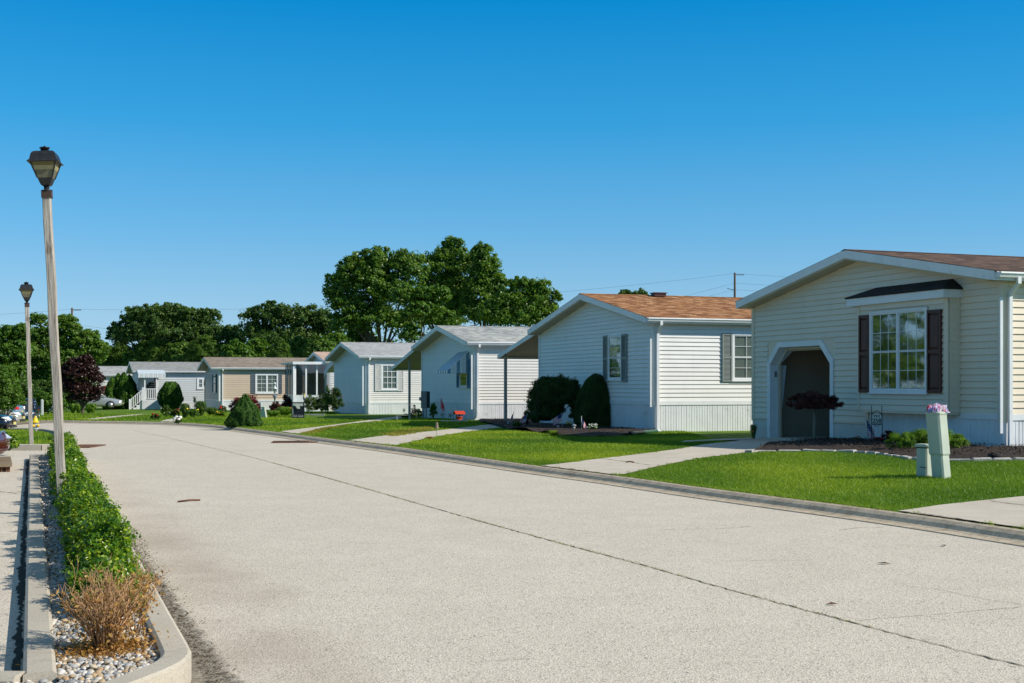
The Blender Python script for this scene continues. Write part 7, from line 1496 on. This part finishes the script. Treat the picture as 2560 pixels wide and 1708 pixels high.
# ---------------- plants near house 1
b = at(2035, 1108, 27.6); b.z = LZ(b.x, b.y) + .03; t = empty('standard_shrub', 'dark red lollipop shrub on a thin trunk in front of the open garage', 'shrub', b); k = 27.6 / FPX
m = MB(); m.tube([(0, 0, -.1), (.01, 0, .4), (0, 0, (1108 - 1030) * k)], [.045, .035, .03], 8); m.build('trunk', plain('grey_trunk', (.22, .19, .14), .9, .2, 20, bmp=.5), t)
cz_ = (1108 - 1012) * k; Bb = [(dx * k, 0, cz_ + dz * k, rx * k, rx * k, rz * k) for dx, dz, rx, rz in ((0, 3, 48, 25), (-36, -1, 34, 21), (34, 0, 36, 22), (0, -4, 62, 18), (-18, 12, 34, 14))]
foliage('crown', Bb, 26000, .05, M['darkred'], t, k=60, rc=.25, seed=3, aspect=.3, shell=(.5, 1)); cm = MB(); [cm.ball((q[0], 0, q[2]), q[3] * .6, 10, 6, 0, q[5] / q[3]) for q in Bb]; cm.build('inner_branches', M['darkred'], t)
b = hit(2378, 1140, LZ); b = Vector((b.x, 23.1, LZ(b.x, 23.1) + .03)); t = empty('spreading_shrub', 'bright green feathery spreading shrub behind the tall pedestal', 'shrub', b); k = 23.1 / FPX
foliage('foliage', [(dx * k, 0, .10, rx * k, .3, rz * k) for dx, rx, rz in ((-62, 38, 30), (-20, 50, 34), (30, 46, 36), (70, 34, 24), (5, 60, 34))], 30000, .05, M['boxn'], t, k=70, rc=.28, seed=4, aspect=.22, up=.9, shell=(.6, 1.05))
def plant(name, label, px, py, w, h, n, leaf, mat, seed, flowers=(), cat='plant', D=None, aspect=.25, up=.5, grp=None, blades_=False):
    b = hit(px, py, LZ) if D is None else Vector((at(px, py, D).x, D, LZ(at(px, py, D).x, D))); k = b.y / FPX; t = empty(name, label, cat, b, 0, grp); rng = np.random.default_rng(seed); W_, H_ = w * k / 2, h * k
    if blades_:
        th = rng.uniform(0, 6.28, n); r = rng.uniform(0, .25, n) * W_; hh = H_ * rng.uniform(.55, 1.1, n); sp = rng.uniform(.2, 1, n) * W_; X = np.cos(th) * r; Y = np.sin(th) * r; dx = -np.sin(th) * leaf; dy = np.cos(th) * leaf; z = np.zeros(n)
        Mx = X + np.cos(th) * sp * .6; My = Y + np.sin(th) * sp * .6; Tx = X + np.cos(th) * sp * 1.1; Ty = Y + np.sin(th) * sp * 1.1
        A = np.stack([X - dx, Y - dy, z], 1); B_ = np.stack([X + dx, Y + dy, z], 1); C1 = np.stack([Mx + dx, My + dy, hh], 1); C2 = np.stack([Mx - dx, My - dy, hh], 1); T_ = np.stack([Tx, Ty, hh * .75], 1)
        np_mesh('leaves', np.concatenate([np.stack([A, B_, C1, C2], 1).reshape(-1, 3), np.stack([C2, C1, T_, T_ + [0, 0, .001]], 1).reshape(-1, 3)]), 4, M[mat], t, np.tile(rng.uniform(0, 1, n), 2))
    else: foliage('leaves', [(0, 0, H_ * .48, W_ * .75, W_ * .6, H_ * .5), (-W_ * .35, 0, H_ * .35, W_ * .6, W_ * .5, H_ * .38), (W_ * .35, 0, H_ * .4, W_ * .6, W_ * .5, H_ * .4)], n, leaf, M[mat], t, k=22, rc=.3, seed=seed, aspect=aspect, up=up); 
    sm = MB()
    for j in range(6): sm.tube([(0, 0, -.03), (rng.uniform(-.7, .7) * W_, rng.uniform(-.3, .3) * W_, H_ * .7)], .006, 4)
    sm.build('stems', M['stem'], t)
    for fm, fn, fs in flowers:
        for j in range(fn):
            m = MB(); m.ball((0, 0, 0), fs, 6, 4, 0, .7); o = m.build('flower', M[fm], t); o.location = (rng.uniform(-.85, .85) * W_, -rng.uniform(0, .7) * W_, H_ * rng.uniform(.55, 1.05))
    return t
plant('flower_plant', 'dark leafy plant with red flowers right of the number sign', 2222, 1112, 50, 34, 1800, .06, 'darkred', 1, [('redf', 5, .022)])
plant('flower_plant', 'low red flowering plant left of the small flag before the house', 2142, 1108, 34, 18, 500, .05, 'leafy', 2, [('redf', 6, .022)])
plant('flower_plant', 'low red and dark plant at the foot of the number sign', 2192, 1112, 30, 20, 700, .05, 'darkred', 3, [('redf', 7, .025)])
plant('day_lily', 'orange lily with long leaves at the left corner of the garage house', 1884, 1098, 22, 34, 120, .008, 'leafy', 4, [('orangef', 2, .035)], blades_=True)
m = MB(); m.ball((0, 0, .02), .13, 10, 6, 0, .55); o = m.build('dark_stone', plain('dark_stone', (.02, .017, .016), .9, .3, 10, bmp=.6)); o.location = hit(2494, 1150, LZ) + Vector((0, .1, .03)); tag(o, 'dark rounded stone on the mulch right of the spreading shrub', 'stone')
plant('white_flower_plant', 'white flowering plant on the mulch in front of the cone-topped yew', 1480, 1079, 30, 19, 900, .05, 'boxn', 5, [('whitef', 26, .022)])
plant('flower_plant', 'yellow-green flowering plant shaded under the rounded yew', 1366, 1062, 30, 26, 700, .05, 'boxn', 6, [('redf', 3, .03), ('yellowf', 4, .02)])
plant('flower_plant', 'yellow flowers hanging between the two yews', 1424, 1046, 18, 18, 160, .04, 'leafy', 7, [('yellowf', 8, .03)], D=40.6)
plant('day_lily', 'green lily clump left of the rounded yew', 1292, 1072, 34, 18, 260, .012, 'leafy', 8, [], blades_=True)
plant('shrub', 'small dark shrub poking out left of the rounded yew', 1315, 1040, 24, 44, 1500, .07, 'darkred', 9, D=41.2)
plant('weed_tuft', 'light green tuft of long grass at the edge of the yew bed', 1383, 1091, 34, 14, 240, .008, 'blade', 10, [], blades_=True)
plant('climbing_plant', 'tall leafy plant beside the grey meter pedestal', 1083, 1048, 20, 46, 900, .11, 'bright', 11, D=53.5)
plant('leafy_plant', 'small yellow-green plant left of the meter pedestal', 1048, 1045, 18, 26, 260, .12, 'boxn', 12, D=56.5)
plant('brown_plant', 'pinkish brown plant beside the carport post of the blue awning house', 1036, 1048, 24, 34, 500, .09, 'darkred', 13, D=56.8)
plant('leafy_plant', 'low dark plants at the foot of the carport post', 1016, 1047, 40, 12, 700, .08, 'yew', 14)
plant('flower_plant', 'orange and yellow flowers on the driveway edge of the middle lawn', 1074, 1098, 24, 7, 160, .05, 'deadleaf', 15)
plant('rose_bush', 'dark rose bush against the shaded wall of the light grey roofed house', 836, 1040, 50, 72, 6500, .10, 'yew', 16, [('redf', 2, .05), ('whitef', 2, .05)], D=66.0)
plant('shrub', 'lighter green shrub in front of the glazed porch', 779, 1036, 44, 52, 4200, .10, 'leafy', 17, [('yellowf', 2, .06)])
plant('shrub', 'second green shrub between the porch and the rose bush', 805, 1036, 36, 56, 3600, .11, 'yew', 18, [], D=67)
plant('rose_bush', 'tall loose rose stem above the dark rose bush', 818, 1036, 18, 74, 700, .13, 'leafy', 19, [], D=66.4)
plant('red_japanese_maple', 'low red-leaved maple behind the cone-shaped spruce', 612, 1030, 88, 60, 5600, .13, 'redleaf', 20, [], cat='shrub', D=62)
plant('shrub', 'dark red pointed shrub against the tan house, right of the window', 716, 1034, 30, 48, 3600, .12, 'darkred', 21)
plant('shrub', 'dark red spiky shrub under the bird feeder', 690, 1036, 40, 32, 2600, .12, 'darkred', 22)
plant('day_lily', 'yellow-green lily bed left of the for sale board', 712, 1041, 50, 22, 700, .02, 'boxn', 23, [('redf', 6, .05), ('orangef', 5, .05)], blades_=True)
plant('day_lily', 'yellow-green lily bed by the pale green posts', 683, 1044, 40, 16, 500, .02, 'boxn', 24, [('yellowf', 3, .04)], blades_=True)
for i, (px, py, w, h, mt, fl, lab) in enumerate(((556, 1034, 26, 20, 'leafy', [('redf', 7, .06)], 'red flowering plant just left of the spruce'), (548, 1042, 30, 14, 'boxn', [('yellowf', 6, .06)], 'yellow flowering plant left of the spruce'), (528, 1040, 36, 20, 'leafy', [('orangef', 4, .05)], 'bronze lily clump in the bed before the tan house'), (502, 1042, 34, 36, 'leafy', [], 'tall grassy plant below the hook in the bed'), (484, 1046, 34, 24, 'bright', [('yellowf', 3, .06)], 'green clump with yellow blooms in the kerbside bed'), (462, 1046, 30, 34, 'leafy', [], 'tall leafy clump in the middle of the kerbside bed'), (438, 1046, 30, 24, 'leafy', [('redf', 5, .06)], 'green clump with red flowers right of the walkway'), (415, 1046, 34, 34, 'leafy', [], 'dark bushy clump below the egg-shaped shrub'), (388, 1050, 30, 16, 'leafy', [('redf', 5, .05)], 'low clump with red flowers at the left end of the kerbside bed'), (445, 1060, 22, 18, 'leafy', [('whitef', 9, .07)], 'white flowers growing over the kerb'))):
    plant('flower_plant', lab, px, py, w, h, 900, .10 if mt != 'boxn' else .09, mt, 40 + i, fl, grp='plants of the kerbside flower bed', blades_=(i in (2, 3, 5)), aspect=.3) if i not in (2, 3, 5) else plant('flower_plant', lab, px, py, w, h, 420, .022, mt, 40 + i, fl, grp='plants of the kerbside flower bed', blades_=True)
for i, px in enumerate((182, 196, 222, 232)): plant('ornamental_grass', 'pale ornamental grass clump around the foot of the purple tree', px, 1033, 22, 22, 260, .03, 'boxn', 60 + i, [], grp='ornamental grasses under the purple tree', blades_=True)
plant('blue_spruce', 'low blue spruce left of the purple tree trunk', 167, 1020, 34, 26, 3500, .10, 'blue', 70, [], cat='shrub', D=84, aspect=.2)
b = at(20, 1140, 26.5); t = empty('boxwood_shrub', 'small boxwood shrub at the left edge beside the parking lot kerb', 'shrub', (b.x, b.y, .05)); foliage('foliage', [(.02, 0, .18, .20, .2, .2), (.0, 0, .30, .16, .16, .14), (-.25, 0, .22, .25, .2, .24)], 9000, .035, M['box'], t, k=60, rc=.25, seed=77); cm = MB(); cm.ball((-.05, 0, .18), .16, 8, 5); cm.build('stems', M['yew'], t)
plant('ground_cover', 'yellow-green shrubby growth at the far end of the hedge by the drain', 138, 1108, 46, 14, 1600, .04, 'box', 81, D=31, grp=None)
